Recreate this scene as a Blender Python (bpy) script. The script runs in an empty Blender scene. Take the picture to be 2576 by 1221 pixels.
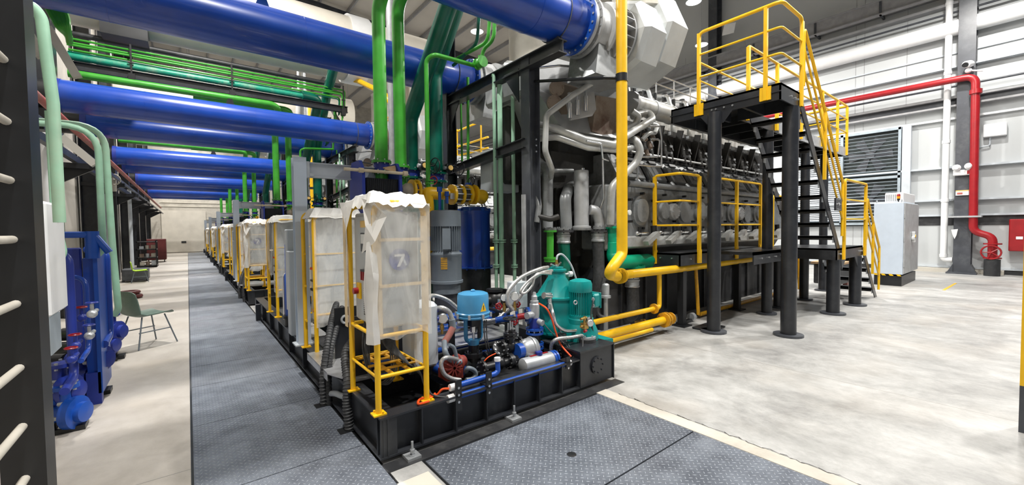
import bpy, math, random
from mathutils import Vector, Matrix
random.seed(7)
S = bpy.context.scene
C = S.collection
PI = math.pi

# ------------------------------------------------------------------ camera, world, lights, exposure
F_PX, CXP, CYP, EYE = 1038.0, 1288.0, 610.5, 1.6
def _basis(yaw, p, r):
    f = Vector((math.sin(yaw)*math.cos(p), math.cos(yaw)*math.cos(p), math.sin(p)))
    rt = Vector((math.cos(yaw), -math.sin(yaw), 0)); up = rt.cross(f)
    return f, math.cos(r)*rt+math.sin(r)*up, -math.sin(r)*rt+math.cos(r)*up
FW, RT, UP = _basis(math.radians(38.15), math.radians(-1.95), math.radians(-.66))
cd = bpy.data.cameras.new('camera'); cam = bpy.data.objects.new('camera', cd); C.objects.link(cam)
cd.sensor_fit = 'HORIZONTAL'; cd.sensor_width = 36.0; cd.lens = 36.0*F_PX/2576.0
cd.clip_start = .02; cd.clip_end = 300
m4 = Matrix((RT, UP, -FW)).transposed().to_4x4(); m4.translation = (0, 0, EYE)
cam.matrix_world = m4
S.camera = cam
S.view_settings.view_transform = 'Standard'; S.view_settings.look = 'None'
S.view_settings.gamma = 1; S.view_settings.exposure = -0.2
S.view_settings.use_curve_mapping = False
w = bpy.data.worlds.new('world'); S.world = w; w.use_nodes = True
w.node_tree.nodes['Background'].inputs[0].default_value = (.86, .92, 1, 1)
w.node_tree.nodes['Background'].inputs[1].default_value = 0.2

def PP(pts, y):
    """photo pixels laid on the upright plane at depth y (a third number gives that point's own depth)"""
    return [at(p[0], p[1], 'y', p[2] if len(p) > 2 else y) for p in pts]

def lamp_light(name, loc, watts, size, parent=None, col=(1, .97, .92)):
    l = bpy.data.lights.new(name, 'AREA'); l.shape = 'DISK'; l.size = size; l.energy = watts; l.color = col
    o = bpy.data.objects.new(name, l); C.objects.link(o); o.location = loc
    if parent: o.parent = parent
    return o

def at(u, v, ax, val):
    """world point where the sight line of photo pixel (u, v) meets the plane ax = val"""
    D = FW + (u-CXP)/F_PX*RT - (v-CYP)/F_PX*UP
    i = 'xyz'.index(ax); o = Vector((0, 0, EYE))
    return o + D*((val-o[i])/D[i])

# ------------------------------------------------------------------ materials
M = {}
def mat(name, col, rough=.45, metal=0, var=.12, scale=6, bump=0, dirt=None, dirt_amt=.5, emit=0, alpha=1, coat=0):
    m = bpy.data.materials.new(name); m.use_nodes = True; nt = m.node_tree; n = nt.nodes; L = nt.links
    b = n['Principled BSDF']
    b.inputs['Roughness'].default_value = rough; b.inputs['Metallic'].default_value = metal
    b.inputs['Coat Weight'].default_value = coat
    tc = n.new('ShaderNodeTexCoord'); no = n.new('ShaderNodeTexNoise'); no.inputs['Scale'].default_value = scale
    no.inputs['Detail'].default_value = 5
    L.new(tc.outputs['Object'], no.inputs['Vector'])
    rp = n.new('ShaderNodeValToRGB'); rp.color_ramp.elements[0].position = .3; rp.color_ramp.elements[1].position = .7
    c0 = [max(0, c*(1-var)) for c in col]; c1 = [min(1, c*(1+var)) for c in col]
    rp.color_ramp.elements[0].color = (*c0, 1); rp.color_ramp.elements[1].color = (*c1, 1)
    L.new(no.outputs['Fac'], rp.inputs['Fac']); out = rp.outputs['Color']
    if dirt:
        n2 = n.new('ShaderNodeTexNoise'); n2.inputs['Scale'].default_value = scale*.45; n2.inputs['Detail'].default_value = 8
        n2.inputs['Roughness'].default_value = .7
        L.new(tc.outputs['Object'], n2.inputs['Vector'])
        r2 = n.new('ShaderNodeValToRGB'); r2.color_ramp.elements[0].position = .48; r2.color_ramp.elements[1].position = .68
        r2.color_ramp.elements[0].color = (0, 0, 0, 1); r2.color_ramp.elements[1].color = (dirt_amt,)*3+(1,)
        L.new(n2.outputs['Fac'], r2.inputs['Fac'])
        mx = n.new('ShaderNodeMixRGB'); L.new(r2.outputs['Color'], mx.inputs['Fac']); L.new(out, mx.inputs['Color1'])
        mx.inputs['Color2'].default_value = (*dirt, 1); out = mx.outputs['Color']
    L.new(out, b.inputs['Base Color'])
    if bump:
        bp = n.new('ShaderNodeBump'); bp.inputs['Strength'].default_value = bump; bp.inputs['Distance'].default_value = .01
        L.new(no.outputs['Fac'], bp.inputs['Height']); L.new(bp.outputs['Normal'], b.inputs['Normal'])
    if emit:
        b.inputs['Emission Color'].default_value = (*col, 1); b.inputs['Emission Strength'].default_value = emit
    if alpha < 1: b.inputs['Alpha'].default_value = alpha
    M[name] = m
    return m
mat('blue_pipe', (.008, .055, .36), .3, coat=.25, var=.12, scale=3)
mat('blue_part', (.01, .075, .4), .35)
mat('navy', (.016, .035, .27), .4)
mat('sky_blue', (.06, .27, .5), .32)
mat('teal', (.0, .25, .24), .38, dirt=(.0, .14, .14), dirt_amt=.3)
mat('teal_pipe', (.0, .115, .075), .32, var=.2)
mat('teal_dust', (.01, .27, .17), .4, dirt=(.4, .38, .3), dirt_amt=.5)
mat('jade', (.0, .32, .17), .35)
mat('green', (.05, .33, .03), .38, var=.15)
mat('green_dust', (.1, .38, .07), .45, dirt=(.5, .5, .35), dirt_amt=.3)
mat('pale_green', (.32, .56, .4), .5, dirt=(.42, .48, .36), dirt_amt=.4)
mat('yellow', (.86, .5, .008), .38, var=.08)
mat('yellow_dirty', (.72, .36, .01), .45, dirt=(.22, .13, .04), dirt_amt=.6, scale=9)
mat('black', (.012, .013, .015), .38, var=.3)
mat('black_dusty', (.022, .023, .026), .5, dirt=(.12, .12, .12), dirt_amt=.35, scale=8)
mat('steel_black', (.02, .022, .027), .33, dirt=(.08, .085, .09), dirt_amt=.35, scale=5)
mat('column_grey', (.055, .06, .072), .4, var=.15, dirt=(.16, .17, .18), dirt_amt=.4, scale=4)
mat('motor_grey', (.16, .19, .22), .42)
mat('engine_grey', (.25, .262, .268), .38, metal=.25, dirt=(.05, .047, .04), dirt_amt=.75, scale=5, bump=.15)
mat('engine_dark', (.035, .034, .032), .5, metal=.2, dirt=(.012, .011, .01), dirt_amt=.8, scale=10, bump=.3)
mat('engine_pipe', (.5, .51, .5), .35, metal=.35, dirt=(.2, .16, .11), dirt_amt=.4, scale=7)
mat('rusty', (.3, .24, .19), .6, dirt=(.1, .035, .018), dirt_amt=.85, scale=4)
mat('lagging', (.6, .63, .64), .42, metal=.35, var=.08, scale=4)
mat('turbo_grey', (.42, .43, .44), .42, metal=.25, dirt=(.3, .3, .28), dirt_amt=.3)
mat('chrome', (.66, .67, .68), .22, metal=.9, var=.05)
mat('galv', (.46, .48, .5), .42, metal=.5, var=.15, scale=10)
mat('hose_braid', (.5, .5, .49), .38, metal=.6, var=.25, scale=60)
mat('rubber', (.045, .047, .05), .55, var=.3, scale=30)
mat('white', (.8, .81, .82), .4, var=.03)
mat('white_grey', (.5, .54, .58), .4, var=.06)
mat('cabinet_grey', (.5, .54, .57), .4, var=.04)
mat('cabinet_blue', (.56, .64, .74), .38, var=.04)
mat('cream', (.66, .62, .54), .6, var=.08, scale=2)
mat('cream_dusty', (.52, .49, .43), .7, dirt=(.25, .22, .18), dirt_amt=.5, scale=3)
mat('red', (.3, .008, .013), .35, var=.12)
mat('red_dusty', (.4, .1, .08), .5, dirt=(.3, .25, .22), dirt_amt=.6)
mat('red_pump', (.24, .035, .025), .5, dirt=(.06, .015, .012), dirt_amt=.7, scale=12)
mat('orange', (.85, .09, .01), .4)
mat('brass', (.5, .33, .1), .35, metal=.8)
mat('lime', (.42, .72, .01), .45)
mat('chair_green', (.12, .18, .15), .5, dirt=(.25, .28, .22), dirt_amt=.3)
mat('wood_rod', (.55, .47, .34), .5, dirt=(.3, .22, .12))
mat('cardboard', (.4, .26, .14), .8)
mat('maroon', (.12, .02, .02), .5)
mat('glass_dial', (.75, .77, .76), .2)
mat('lcd', (.06, .07, .08), .2)
mat('label_orange', (.75, .5, .16), .5)
mat('logo_blue', (.07, .1, .36), .6)
mat('tape', (.72, .56, .33), .6, var=.15)
mat('wall_panel', (.5, .52, .53), .5, var=.03, scale=.6)
mat('wall_dust', (.5, .47, .42), .65, dirt=(.22, .19, .16), dirt_amt=.6, scale=.8)
mat('roof', (.62, .58, .52), .7, var=.06, scale=.7)
mat('purlin', (.3, .3, .31), .5)
mat('aluminium', (.62, .63, .65), .33, metal=.6, dirt=(.35, .34, .33), dirt_amt=.4, scale=12)
mat('lamp_glow', (1, .98, .95), .3, emit=14)
mat('amber', (.9, .35, .02), .3)
mat('louver', (.36, .42, .47), .4, metal=.3)
mat('fan_dark', (.012, .02, .02), .45)
mat('foundation', (.03, .031, .034), .7, var=.3, dirt=(.1, .1, .1), dirt_amt=.3, scale=3)
mat('door_white', (.46, .47, .48), .4, dirt=(.3, .29, .27), dirt_amt=.4)

def plastic_material():
    m = bpy.data.materials.new('plastic_sheet'); m.use_nodes = True; n = m.node_tree.nodes; L = m.node_tree.links
    b = n['Principled BSDF']; b.inputs['Roughness'].default_value = .3
    b.inputs['Base Color'].default_value = (.88, .87, .83, 1)
    b.inputs['Transmission Weight'].default_value = 0
    tc = n.new('ShaderNodeTexCoord'); mp = n.new('ShaderNodeMapping'); mp.inputs['Scale'].default_value = (4, 4, 1.6)
    no = n.new('ShaderNodeTexNoise'); no.inputs['Scale'].default_value = 2; no.inputs['Detail'].default_value = 3; no.inputs['Distortion'].default_value = .8
    L.new(tc.outputs['Object'], mp.inputs['Vector']); L.new(mp.outputs['Vector'], no.inputs['Vector'])
    mr = n.new('ShaderNodeMapRange'); mr.inputs['From Min'].default_value = .3; mr.inputs['From Max'].default_value = .75
    mr.inputs['To Min'].default_value = .22; mr.inputs['To Max'].default_value = .55
    L.new(no.outputs['Fac'], mr.inputs['Value']); L.new(mr.outputs['Result'], b.inputs['Alpha'])
    bp = n.new('ShaderNodeBump'); bp.inputs['Strength'].default_value = .35; bp.inputs['Distance'].default_value = .015
    L.new(no.outputs['Fac'], bp.inputs['Height']); L.new(bp.outputs['Normal'], b.inputs['Normal'])
    M['plastic'] = m
plastic_material()
mat('plastic_thick', (.8, .79, .76), .35, var=.06, scale=5, bump=.4, alpha=.93)

def concrete_material():
    m = bpy.data.materials.new('concrete_floor'); m.use_nodes = True; n = m.node_tree.nodes; L = m.node_tree.links
    b = n['Principled BSDF']
    tc = n.new('ShaderNodeTexCoord')
    n1 = n.new('ShaderNodeTexNoise'); n1.inputs['Scale'].default_value = 1.7; n1.inputs['Detail'].default_value = 12; n1.inputs['Roughness'].default_value = .78
    n1.inputs['Distortion'].default_value = .2
    mp = n.new('ShaderNodeMapping'); mp.inputs['Scale'].default_value = (1, .75, 1)
    L.new(tc.outputs['Object'], mp.inputs['Vector']); L.new(mp.outputs['Vector'], n1.inputs['Vector'])
    r1 = n.new('ShaderNodeValToRGB'); e = r1.color_ramp.elements
    e[0].position = .3; e[0].color = (.2, .2, .198, 1); e[1].position = .68; e[1].color = (.53, .53, .52, 1)
    k = e.new(.48); k.color = (.36, .36, .352, 1)
    L.new(n1.outputs['Fac'], r1.inputs['Fac'])
    n2 = n.new('ShaderNodeTexNoise'); n2.inputs['Scale'].default_value = .7; n2.inputs['Detail'].default_value = 3
    L.new(tc.outputs['Object'], n2.inputs['Vector'])
    r2 = n.new('ShaderNodeValToRGB'); r2.color_ramp.elements[0].position = .5; r2.color_ramp.elements[1].position = .8
    r2.color_ramp.elements[0].color = (0, 0, 0, 1); r2.color_ramp.elements[1].color = (.6, .6, .6, 1)
    L.new(n2.outputs['Fac'], r2.inputs['Fac'])
    sx = n.new('ShaderNodeSeparateXYZ'); L.new(tc.outputs['Object'], sx.inputs['Vector'])
    lt_ = n.new('ShaderNodeMath'); lt_.operation = 'LESS_THAN'; lt_.inputs[1].default_value = .5; L.new(sx.outputs['X'], lt_.inputs[0])
    m0 = n.new('ShaderNodeMath'); m0.operation = 'MULTIPLY_ADD'; L.new(lt_.outputs[0], m0.inputs[0]); m0.inputs[1].default_value = .75; L.new(r2.outputs['Color'], m0.inputs[2])
    m0.use_clamp = True
    m1 = n.new('ShaderNodeMath'); m1.operation = 'MULTIPLY'; m1.inputs[1].default_value = .7; L.new(m0.outputs[0], m1.inputs[0])
    mx = n.new('ShaderNodeMixRGB'); L.new(m1.outputs[0], mx.inputs['Fac']); L.new(r1.outputs['Color'], mx.inputs['Color1'])
    mx.inputs['Color2'].default_value = (.5, .44, .37, 1)
    def joint(sock, period, off):
        a = n.new('ShaderNodeMath'); a.operation = 'ADD'; a.inputs[1].default_value = off; L.new(sock, a.inputs[0])
        p = n.new('ShaderNodeMath'); p.operation = 'PINGPONG'; p.inputs[1].default_value = period/2; L.new(a.outputs[0], p.inputs[0])
        l = n.new('ShaderNodeMath'); l.operation = 'LESS_THAN'; l.inputs[1].default_value = .004; L.new(p.outputs[0], l.inputs[0])
        return l.outputs[0]
    ad = n.new('ShaderNodeMath'); ad.operation = 'MAXIMUM'
    L.new(joint(sx.outputs['X'], 4.2, -1.0), ad.inputs[0]); L.new(joint(sx.outputs['Y'], 4.4, .9), ad.inputs[1])
    m2 = n.new('ShaderNodeMixRGB'); m2.inputs['Color2'].default_value = (.25, .24, .22, 1)
    L.new(ad.outputs[0], m2.inputs['Fac']); L.new(mx.outputs['Color'], m2.inputs['Color1'])
    L.new(m2.outputs['Color'], b.inputs['Base Color'])
    rr = n.new('ShaderNodeMapRange'); rr.inputs['To Min'].default_value = .32; rr.inputs['To Max'].default_value = .6
    L.new(n1.outputs['Fac'], rr.inputs['Value']); L.new(rr.outputs['Result'], b.inputs['Roughness'])
    M['concrete'] = m
concrete_material()

def tread_plate_material():
    m = bpy.data.materials.new('tread_plate'); m.use_nodes = True; n = m.node_tree.nodes; L = m.node_tree.links
    b = n['Principled BSDF']; b.inputs['Metallic'].default_value = .35
    tc = n.new('ShaderNodeTexCoord'); sx = n.new('ShaderNodeSeparateXYZ'); L.new(tc.outputs['Object'], sx.inputs['Vector'])
    def mt(op, a, bb=None):
        x = n.new('ShaderNodeMath'); x.operation = op
        for i, v in enumerate((a, bb)):
            if v is None: continue
            if isinstance(v, (int, float)): x.inputs[i].default_value = v
            else: L.new(v, x.inputs[i])
        return x.outputs[0]
    sc = 1/.034
    u = mt('MULTIPLY', mt('ADD', sx.outputs['X'], sx.outputs['Y']), sc*.7071); v = mt('MULTIPLY', mt('SUBTRACT', sx.outputs['X'], sx.outputs['Y']), sc*.7071)
    fu = mt('SUBTRACT', mt('FRACT', u), .5); fv = mt('SUBTRACT', mt('FRACT', v), .5)
    par = mt('FLOORED_MODULO', mt('ADD', mt('FLOOR', u), mt('FLOOR', v)), 2)
    df = mt('SUBTRACT', fv, fu)
    a = mt('ADD', fu, mt('MULTIPLY', df, par)); c = mt('SUBTRACT', fv, mt('MULTIPLY', df, par))
    d = mt('ADD', mt('POWER', mt('DIVIDE', mt('ABSOLUTE', a), .42), 2), mt('POWER', mt('DIVIDE', mt('ABSOLUTE', c), .15), 2))
    h = mt('SUBTRACT', 1, mt('MINIMUM', d, 1))
    no = n.new('ShaderNodeTexNoise'); no.inputs['Scale'].default_value = 2.2; no.inputs['Detail'].default_value = 7; no.inputs['Roughness'].default_value = .7
    L.new(tc.outputs['Object'], no.inputs['Vector'])
    rp = n.new('ShaderNodeValToRGB'); rp.color_ramp.elements[0].position = .33; rp.color_ramp.elements[1].position = .72
    rp.color_ramp.elements[0].color = (.095, .108, .135, 1); rp.color_ramp.elements[1].color = (.24, .27, .32, 1)
    L.new(no.outputs['Fac'], rp.inputs['Fac'])
    mx = n.new('ShaderNodeMixRGB'); mx.inputs['Color2'].default_value = (.5, .54, .6, 1)
    L.new(mt('MULTIPLY', h, .55), mx.inputs['Fac']); L.new(rp.outputs['Color'], mx.inputs['Color1']); L.new(mx.outputs['Color'], b.inputs['Base Color'])
    bp = n.new('ShaderNodeBump'); bp.inputs['Distance'].default_value = .004; bp.inputs['Strength'].default_value = .9
    L.new(h, bp.inputs['Height']); L.new(bp.outputs['Normal'], b.inputs['Normal'])
    b.inputs['Roughness'].default_value = .42
    M['tread'] = m
tread_plate_material()

# ------------------------------------------------------------------ mesh builder
class MB:
    def __init__(s): s.v = []; s.f = []; s.sm = []; s.p = []
    def add(s, vs, fs, smooth=False):
        o = len(s.v); s.p.append(o); s.v += [tuple(v) for v in vs]
        for f in fs: s.f.append(tuple(i+o for i in f)); s.sm.append(smooth)
        return s
    def box(s, a, b, bev=0):
        x0, x1 = sorted((a[0], b[0])); y0, y1 = sorted((a[1], b[1])); z0, z1 = sorted((a[2], b[2]))
        if bev <= 0 or min(x1-x0, y1-y0, z1-z0) < 2.2*bev:
            vs = [(x, y, z) for z in (z0, z1) for (x, y) in ((x0, y0), (x1, y0), (x1, y1), (x0, y1))]
            return s.add(vs, [(3, 2, 1, 0), (4, 5, 6, 7), (0, 1, 5, 4), (1, 2, 6, 5), (2, 3, 7, 6), (3, 0, 4, 7)])
        c = bev; X = (x0+c, x1-c); Y = (y0+c, y1-c)
        def ring(z, e):
            return [(x0+e, y0+c, z), (x0+c, y0+e, z), (x1-c, y0+e, z), (x1-e, y0+c, z), (x1-e, y1-c, z), (x1-c, y1-e, z), (x0+c, y1-e, z), (x0+e, y1-c, z)]
        vs = ring(z0, c*.98) + ring(z0+c, 0) + ring(z1-c, 0) + ring(z1, c*.98)
        fs = [tuple(range(7, -1, -1)), tuple(range(24, 32))]
        for k in range(3):
            for i in range(8): fs.append((8*k+i, 8*k+(i+1) % 8, 8*k+8+(i+1) % 8, 8*k+8+i))
        return s.add(vs, fs)
    def obox(s, c, u, v, w_, du, dv, dw):
        """box about centre c with half axes"""
        c = Vector(c); u = Vector(u).normalized()*du; v = Vector(v).normalized()*dv; w_ = Vector(w_).normalized()*dw
        vs = [c+a*u+b*v+d*w_ for d in (-1, 1) for (a, b) in ((-1, -1), (1, -1), (1, 1), (-1, 1))]
        return s.add(vs, [(3, 2, 1, 0), (4, 5, 6, 7), (0, 1, 5, 4), (1, 2, 6, 5), (2, 3, 7, 6), (3, 0, 4, 7)])
    def lathe(s, prof, o, axis=(0, 0, 1), n=24, smooth=True, caps=True):
        """prof: list of (radius, height along axis)"""
        ax = Vector(axis).normalized(); t = Vector((0, 0, 1)) if abs(ax.z) < .9 else Vector((1, 0, 0))
        a = ax.cross(t).normalized(); b = ax.cross(a); o = Vector(o)
        vs = []
        for r, h in prof:
            for i in range(n):
                q = 2*PI*i/n; vs.append(o+ax*h+(a*math.cos(q)+b*math.sin(q))*max(r, 1e-5))
        base = len(s.v); s.p.append(base); s.v += [tuple(v) for v in vs]
        for k in range(len(prof)-1):
            r0, h0 = prof[k]; r1, h1 = prof[k+1]
            sm = smooth
            for i in range(n):
                j = (i+1) % n; s.f.append((base+k*n+i, base+k*n+j, base+(k+1)*n+j, base+(k+1)*n+i)); s.sm.append(sm)
        if caps:
            s.f.append(tuple(base+i for i in range(n-1, -1, -1))); s.sm.append(False)
            s.f.append(tuple(base+(len(prof)-1)*n+i for i in range(n))); s.sm.append(False)
        return s
    def cyl(s, p, q, r, n=14, r2=None):
        p = Vector(p); q = Vector(q); d = (q-p).length
        if d < 1e-6: return s
        return s.lathe([(r, 0), (r if r2 is None else r2, d)], p, q-p, n)
    def tube(s, pts, r, bend=0, n=12, seg=5, rr=None):
        P = [Vector(p) for p in pts]; out = [P[0]]
        for i in range(1, len(P)-1):
            a = (P[i-1]-P[i]); b = (P[i+1]-P[i]); la, lb = a.length, b.length
            if bend <= 0 or la < 1e-6 or lb < 1e-6: out.append(P[i]); continue
            a.normalize(); b.normalize(); an = a.angle(b, PI)
            if an > PI-.03: out.append(P[i]); continue
            t = min(bend/math.tan(an/2), la*.49, lb*.49)
            A = P[i]+a*t; B = P[i]+b*t
            for k in range(seg+1):
                q = k/seg; out.append(A.lerp(P[i], q).lerp(P[i].lerp(B, q), q))
        out.append(P[-1])
        pl = [out[0]]
        for p in out[1:]:
            if (p-pl[-1]).length > 1e-5: pl.append(p)
        if len(pl) < 2: return s
        tg = [(pl[min(i+1, len(pl)-1)]-pl[max(i-1, 0)]).normalized() for i in range(len(pl))]
        t0 = tg[0]; up = Vector((0, 0, 1)) if abs(t0.z) < .9 else Vector((1, 0, 0))
        nv = t0.cross(up).normalized(); base = len(s.v); s.p.append(base)
        for i, p in enumerate(pl):
            if i: nv = (nv-tg[i]*nv.dot(tg[i])).normalized()
            bv = tg[i].cross(nv)
            R = r if rr is None else rr(i/(len(pl)-1))
            if 0 < i < len(pl)-1:
                d1 = (pl[i]-pl[i-1]).normalized(); cs = max(.5, math.cos(d1.angle(tg[i], 0)))
            for k in range(n):
                q = 2*PI*k/n; s.v.append(tuple(p+(nv*math.cos(q)+bv*math.sin(q))*R))
        for i in range(len(pl)-1):
            for k in range(n):
                j = (k+1) % n; s.f.append((base+i*n+k, base+i*n+j, base+(i+1)*n+j, base+(i+1)*n+k)); s.sm.append(True)
        s.f.append(tuple(base+i for i in range(n-1, -1, -1))); s.sm.append(False)
        s.f.append(tuple(base+(len(pl)-1)*n+i for i in range(n))); s.sm.append(False)
        return s
    def curve(s, pts, r, n=10, sub=8):
        """smooth Catmull-Rom hose"""
        P = [Vector(p) for p in pts]; P = [P[0]*2-P[1]]+P+[P[-1]*2-P[-2]]; o = []
        for i in range(1, len(P)-2):
            for k in range(sub):
                t = k/sub; a, b, c, d = P[i-1], P[i], P[i+1], P[i+2]
                o.append(.5*((2*b)+(c-a)*t+(2*a-5*b+4*c-d)*t*t+(3*b-a-3*c+d)*t**3))
        o.append(P[-2]); return s.tube(o, r, 0, n)
    def ball(s, c, r, n=14, m=8, sz=1):
        pr = [(r*math.sin(PI*k/m), -r*sz*math.cos(PI*k/m)) for k in range(m+1)]
        return s.lathe(pr, c, (0, 0, 1), n, True, False)
    def ring(s, c, axis, R, r, n=20, m=6):
        ax = Vector(axis).normalized(); t = Vector((0, 0, 1)) if abs(ax.z) < .9 else Vector((1, 0, 0))
        a = ax.cross(t).normalized(); b = ax.cross(a); c = Vector(c); base = len(s.v); s.p.append(base)
        for i in range(n):
            q = 2*PI*i/n; d = a*math.cos(q)+b*math.sin(q)
            for k in range(m):
                e = 2*PI*k/m; s.v.append(tuple(c+d*(R+r*math.cos(e))+ax*r*math.sin(e)))
        for i in range(n):
            for k in range(m):
                j = (i+1) % n; l = (k+1) % m
                s.f.append((base+i*m+k, base+j*m+k, base+j*m+l, base+i*m+l)); s.sm.append(True)
        return s
    def bolts(s, c, axis, R, nb, r=.008, h=.012, ph=0):
        ax = Vector(axis).normalized(); t = Vector((0, 0, 1)) if abs(ax.z) < .9 else Vector((1, 0, 0))
        a = ax.cross(t).normalized(); b = ax.cross(a); c = Vector(c)
        for i in range(nb):
            q = 2*PI*i/nb+ph; p = c+(a*math.cos(q)+b*math.sin(q))*R
            s.cyl(p-ax*h, p+ax*h, r, 6)
        return s
    def flange(s, c, axis, R, t=.02, n=24):
        ax = Vector(axis).normalized(); c = Vector(c); return s.cyl(c-ax*t/2, c+ax*t/2, R, n)
    def prism(s, poly, vec):
        vec = Vector(vec); n = len(poly); vs = [Vector(p) for p in poly]+[Vector(p)+vec for p in poly]
        fs = [tuple(range(n-1, -1, -1)), tuple(range(n, 2*n))]+[(i, (i+1) % n, n+(i+1) % n, n+i) for i in range(n)]
        return s.add(vs, fs)
    def hbeam(s, p, q, wdt, h, t=.012, up=(0, 0, 1)):
        """I section from p to q, flanges across 'side', height along up"""
        p = Vector(p); q = Vector(q); d = (q-p).normalized(); up = Vector(up); side = d.cross(up).normalized(); up = side.cross(d).normalized()
        c = (p+q)/2; L2 = (q-p).length/2
        s.obox(c+up*(h/2-t/2), d, side, up, L2, wdt/2, t/2); s.obox(c-up*(h/2-t/2), d, side, up, L2, wdt/2, t/2)
        s.obox(c, d, side, up, L2, t/2, h/2-t); return s
    def clusters(s):
        """groups of primitives that touch one another (by their boxes)"""
        st = s.p+[len(s.v)]; bx = []
        for i in range(len(s.p)):
            vs = s.v[st[i]:st[i+1]]
            bx.append(([min(v[k] for v in vs)-.004 for k in range(3)], [max(v[k] for v in vs)+.004 for k in range(3)]))
        root = list(range(len(bx)))
        def find(i):
            while root[i] != i: i = root[i]
            return i
        for i in range(len(bx)):
            for j in range(i):
                if all(bx[i][0][k] <= bx[j][1][k] and bx[j][0][k] <= bx[i][1][k] for k in range(3)): root[find(i)] = find(j)
        g = {}
        for i in range(len(bx)): g.setdefault(find(i), []).append(i)
        return list(g.values())
    def sub(s, idx):
        m = MB(); st = s.p+[len(s.v)]; mp = {}
        for i in idx:
            m.p.append(len(m.v))
            for k in range(st[i], st[i+1]): mp[k] = len(m.v); m.v.append(s.v[k])
        for fc, sm in zip(s.f, s.sm):
            if fc[0] in mp: m.f.append(tuple(mp[k] for k in fc)); m.sm.append(sm)
        return m
    def build(s, name, material, parent=None, label=None):
        if parent is not None and name not in KEEP and not isinstance(s, One):
            g = s.clusters()
            if 1 < len(g) <= (48 if name == 'bolt' else 12):
                return [s.sub(i)._build(name, material, parent, label) for i in g][0]
        return s._build(name, material, parent, label)
    def _build(s, name, material, parent=None, label=None):
        me = bpy.data.meshes.new(name); off = Vector((0, 0, 0))
        q = parent
        while q is not None: off += q.location; q = q.parent
        me.from_pydata([(v[0]-off.x, v[1]-off.y, v[2]-off.z) for v in s.v], [], s.f); me.update()
        me.polygons.foreach_set('use_smooth', s.sm)
        if any(s.sm):
            try: me.set_sharp_from_angle(angle=math.radians(38))
            except Exception: pass
        me.materials.append(M[material]); o = bpy.data.objects.new(name, me); C.objects.link(o)
        if parent is not None: o.parent = parent
        if label: o['label'] = label
        return o

class One(MB): pass
KEEP = {'rail', 'vent_grille', 'cooling_fins', 'slats', 'shutter', 'seam', 'fan_blades', 'slots', 'vent_slots', 'plate_pack', 'front_beam', 'side_beam', 'rear_beam', 'valve_body', 'compressor_casing', 'filter_silencer',
        'casing', 'enclosure', 'lower_hose', 'upper_hose', 'deck', 'frame', 'leg_frame', 'seat_shell', 'tape', 'top_rail', 'mid_rail', 'end_flange', 'flanges', 'plastic_sheet', 'housing_bolt', 'stretcher', 'cylinder_bay', 'injection_pump',
        'cable_ladder', 'weld_seam', 'mesh_guard', 'door_clamp', 'flange_bolt', 'hazard_stripe'}
MOD = []          # things repeated for every engine row
def tag(o, label, cat, group=None, mod=None):
    o['category'] = cat
    if group: o['group'] = group
    if mod is not None: MOD.append((o, label, mod, group)); o['label'] = label.format(w=WHERE[0])
    else: o['label'] = label
    return o
def thing(name, label, cat, loc, group=None, mod=None):
    o = bpy.data.objects.new(name, None); C.objects.link(o); o.location = Vector(loc); o.empty_display_size = .1
    return tag(o, label, cat, group, mod)
def solo(mb, name, material, label, cat, group=None, mod=None):
    return tag(mb.build(name, material), label, cat, group, mod)
def struct(mb, name, material, parent=None):
    o = mb.build(name, material, parent)
    if parent is None: o['kind'] = 'structure'
    return o
WHERE = ['in the nearest row', 'in the second row', 'in the third row', 'in the fourth row', 'in the fifth row']
PITCH = 7.7
def V(*a): return Vector(a)

# ------------------------------------------------------------------ high bay lamps (first: they light everything)
def roof_z(x): return 14.6-(x+2.5)*.05
def high_bay(x, y, z, label, watts):
    t = thing('high_bay_lamp', label, 'lamp', (x, y, z), 'high bay lamps under the roof')
    MB().lathe([(.05, .34), (.09, .3), (.1, .16), (.24, .02), (.25, 0), (.235, 0), (.2, .03)], (x, y, z), n=24, caps=False).build('housing', 'galv', t)
    MB().lathe([(.0, 0.002), (.22, 0.0), (.2, .03)], (x, y, z), n=24, caps=False).build('lens', 'lamp_glow', t)
    MB().cyl((x, y, z+.3), (x, y, roof_z(x)+.04), .012, 8).build('hanger', 'galv', t)
    lamp_light('lamp_light', (0, 0, -.03), watts, .3, t)
a = at(1745, 5, 'z', 8.9); b = at(1200, 80, 'z', 8.9)
high_bay(a.x, a.y, a.z, 'glowing high bay lamp above the upper platform and walkway', 900)
high_bay(b.x, b.y, b.z, 'glowing high bay lamp seen through the black pipe support frame', 700)
for (x, y, p) in ((5.2, 1.0, 420), (11, .2, 650), (16.5, 1.2, 560), (16.5, 8.5, 600), (8.0, -1.2, 500)):
    high_bay(x, y, 8.9, 'high bay lamp over the open concrete floor on the right', p)
for (x, y, p) in ((.3, 1.2, 620), (.3, 8.9, 820), (.3, 16.6, 820), (.3, 24.3, 820), (.3, 32, 820), (.3, 38.6, 600),
                  (8.8, 21, 500), (8.8, 29, 500)):
    high_bay(x, y, 8.9, 'high bay lamp above the row of blue pipes', p)

# ------------------------------------------------------------------ floor and its plates
XW, YE, XL = 19.8, 41.5, -2.2
struct(MB().box((XL-.2, -4, -.3), (XW+.3, YE+.3, 0)), 'floor', 'concrete')
def rect_plate(x0, x1, y0, y1, label, group):
    t = MB().box((x0, y0, .002), (x1, y1, .012))
    return solo(t, 'checker_plate', 'tread', label, 'floor plate', group)
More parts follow.
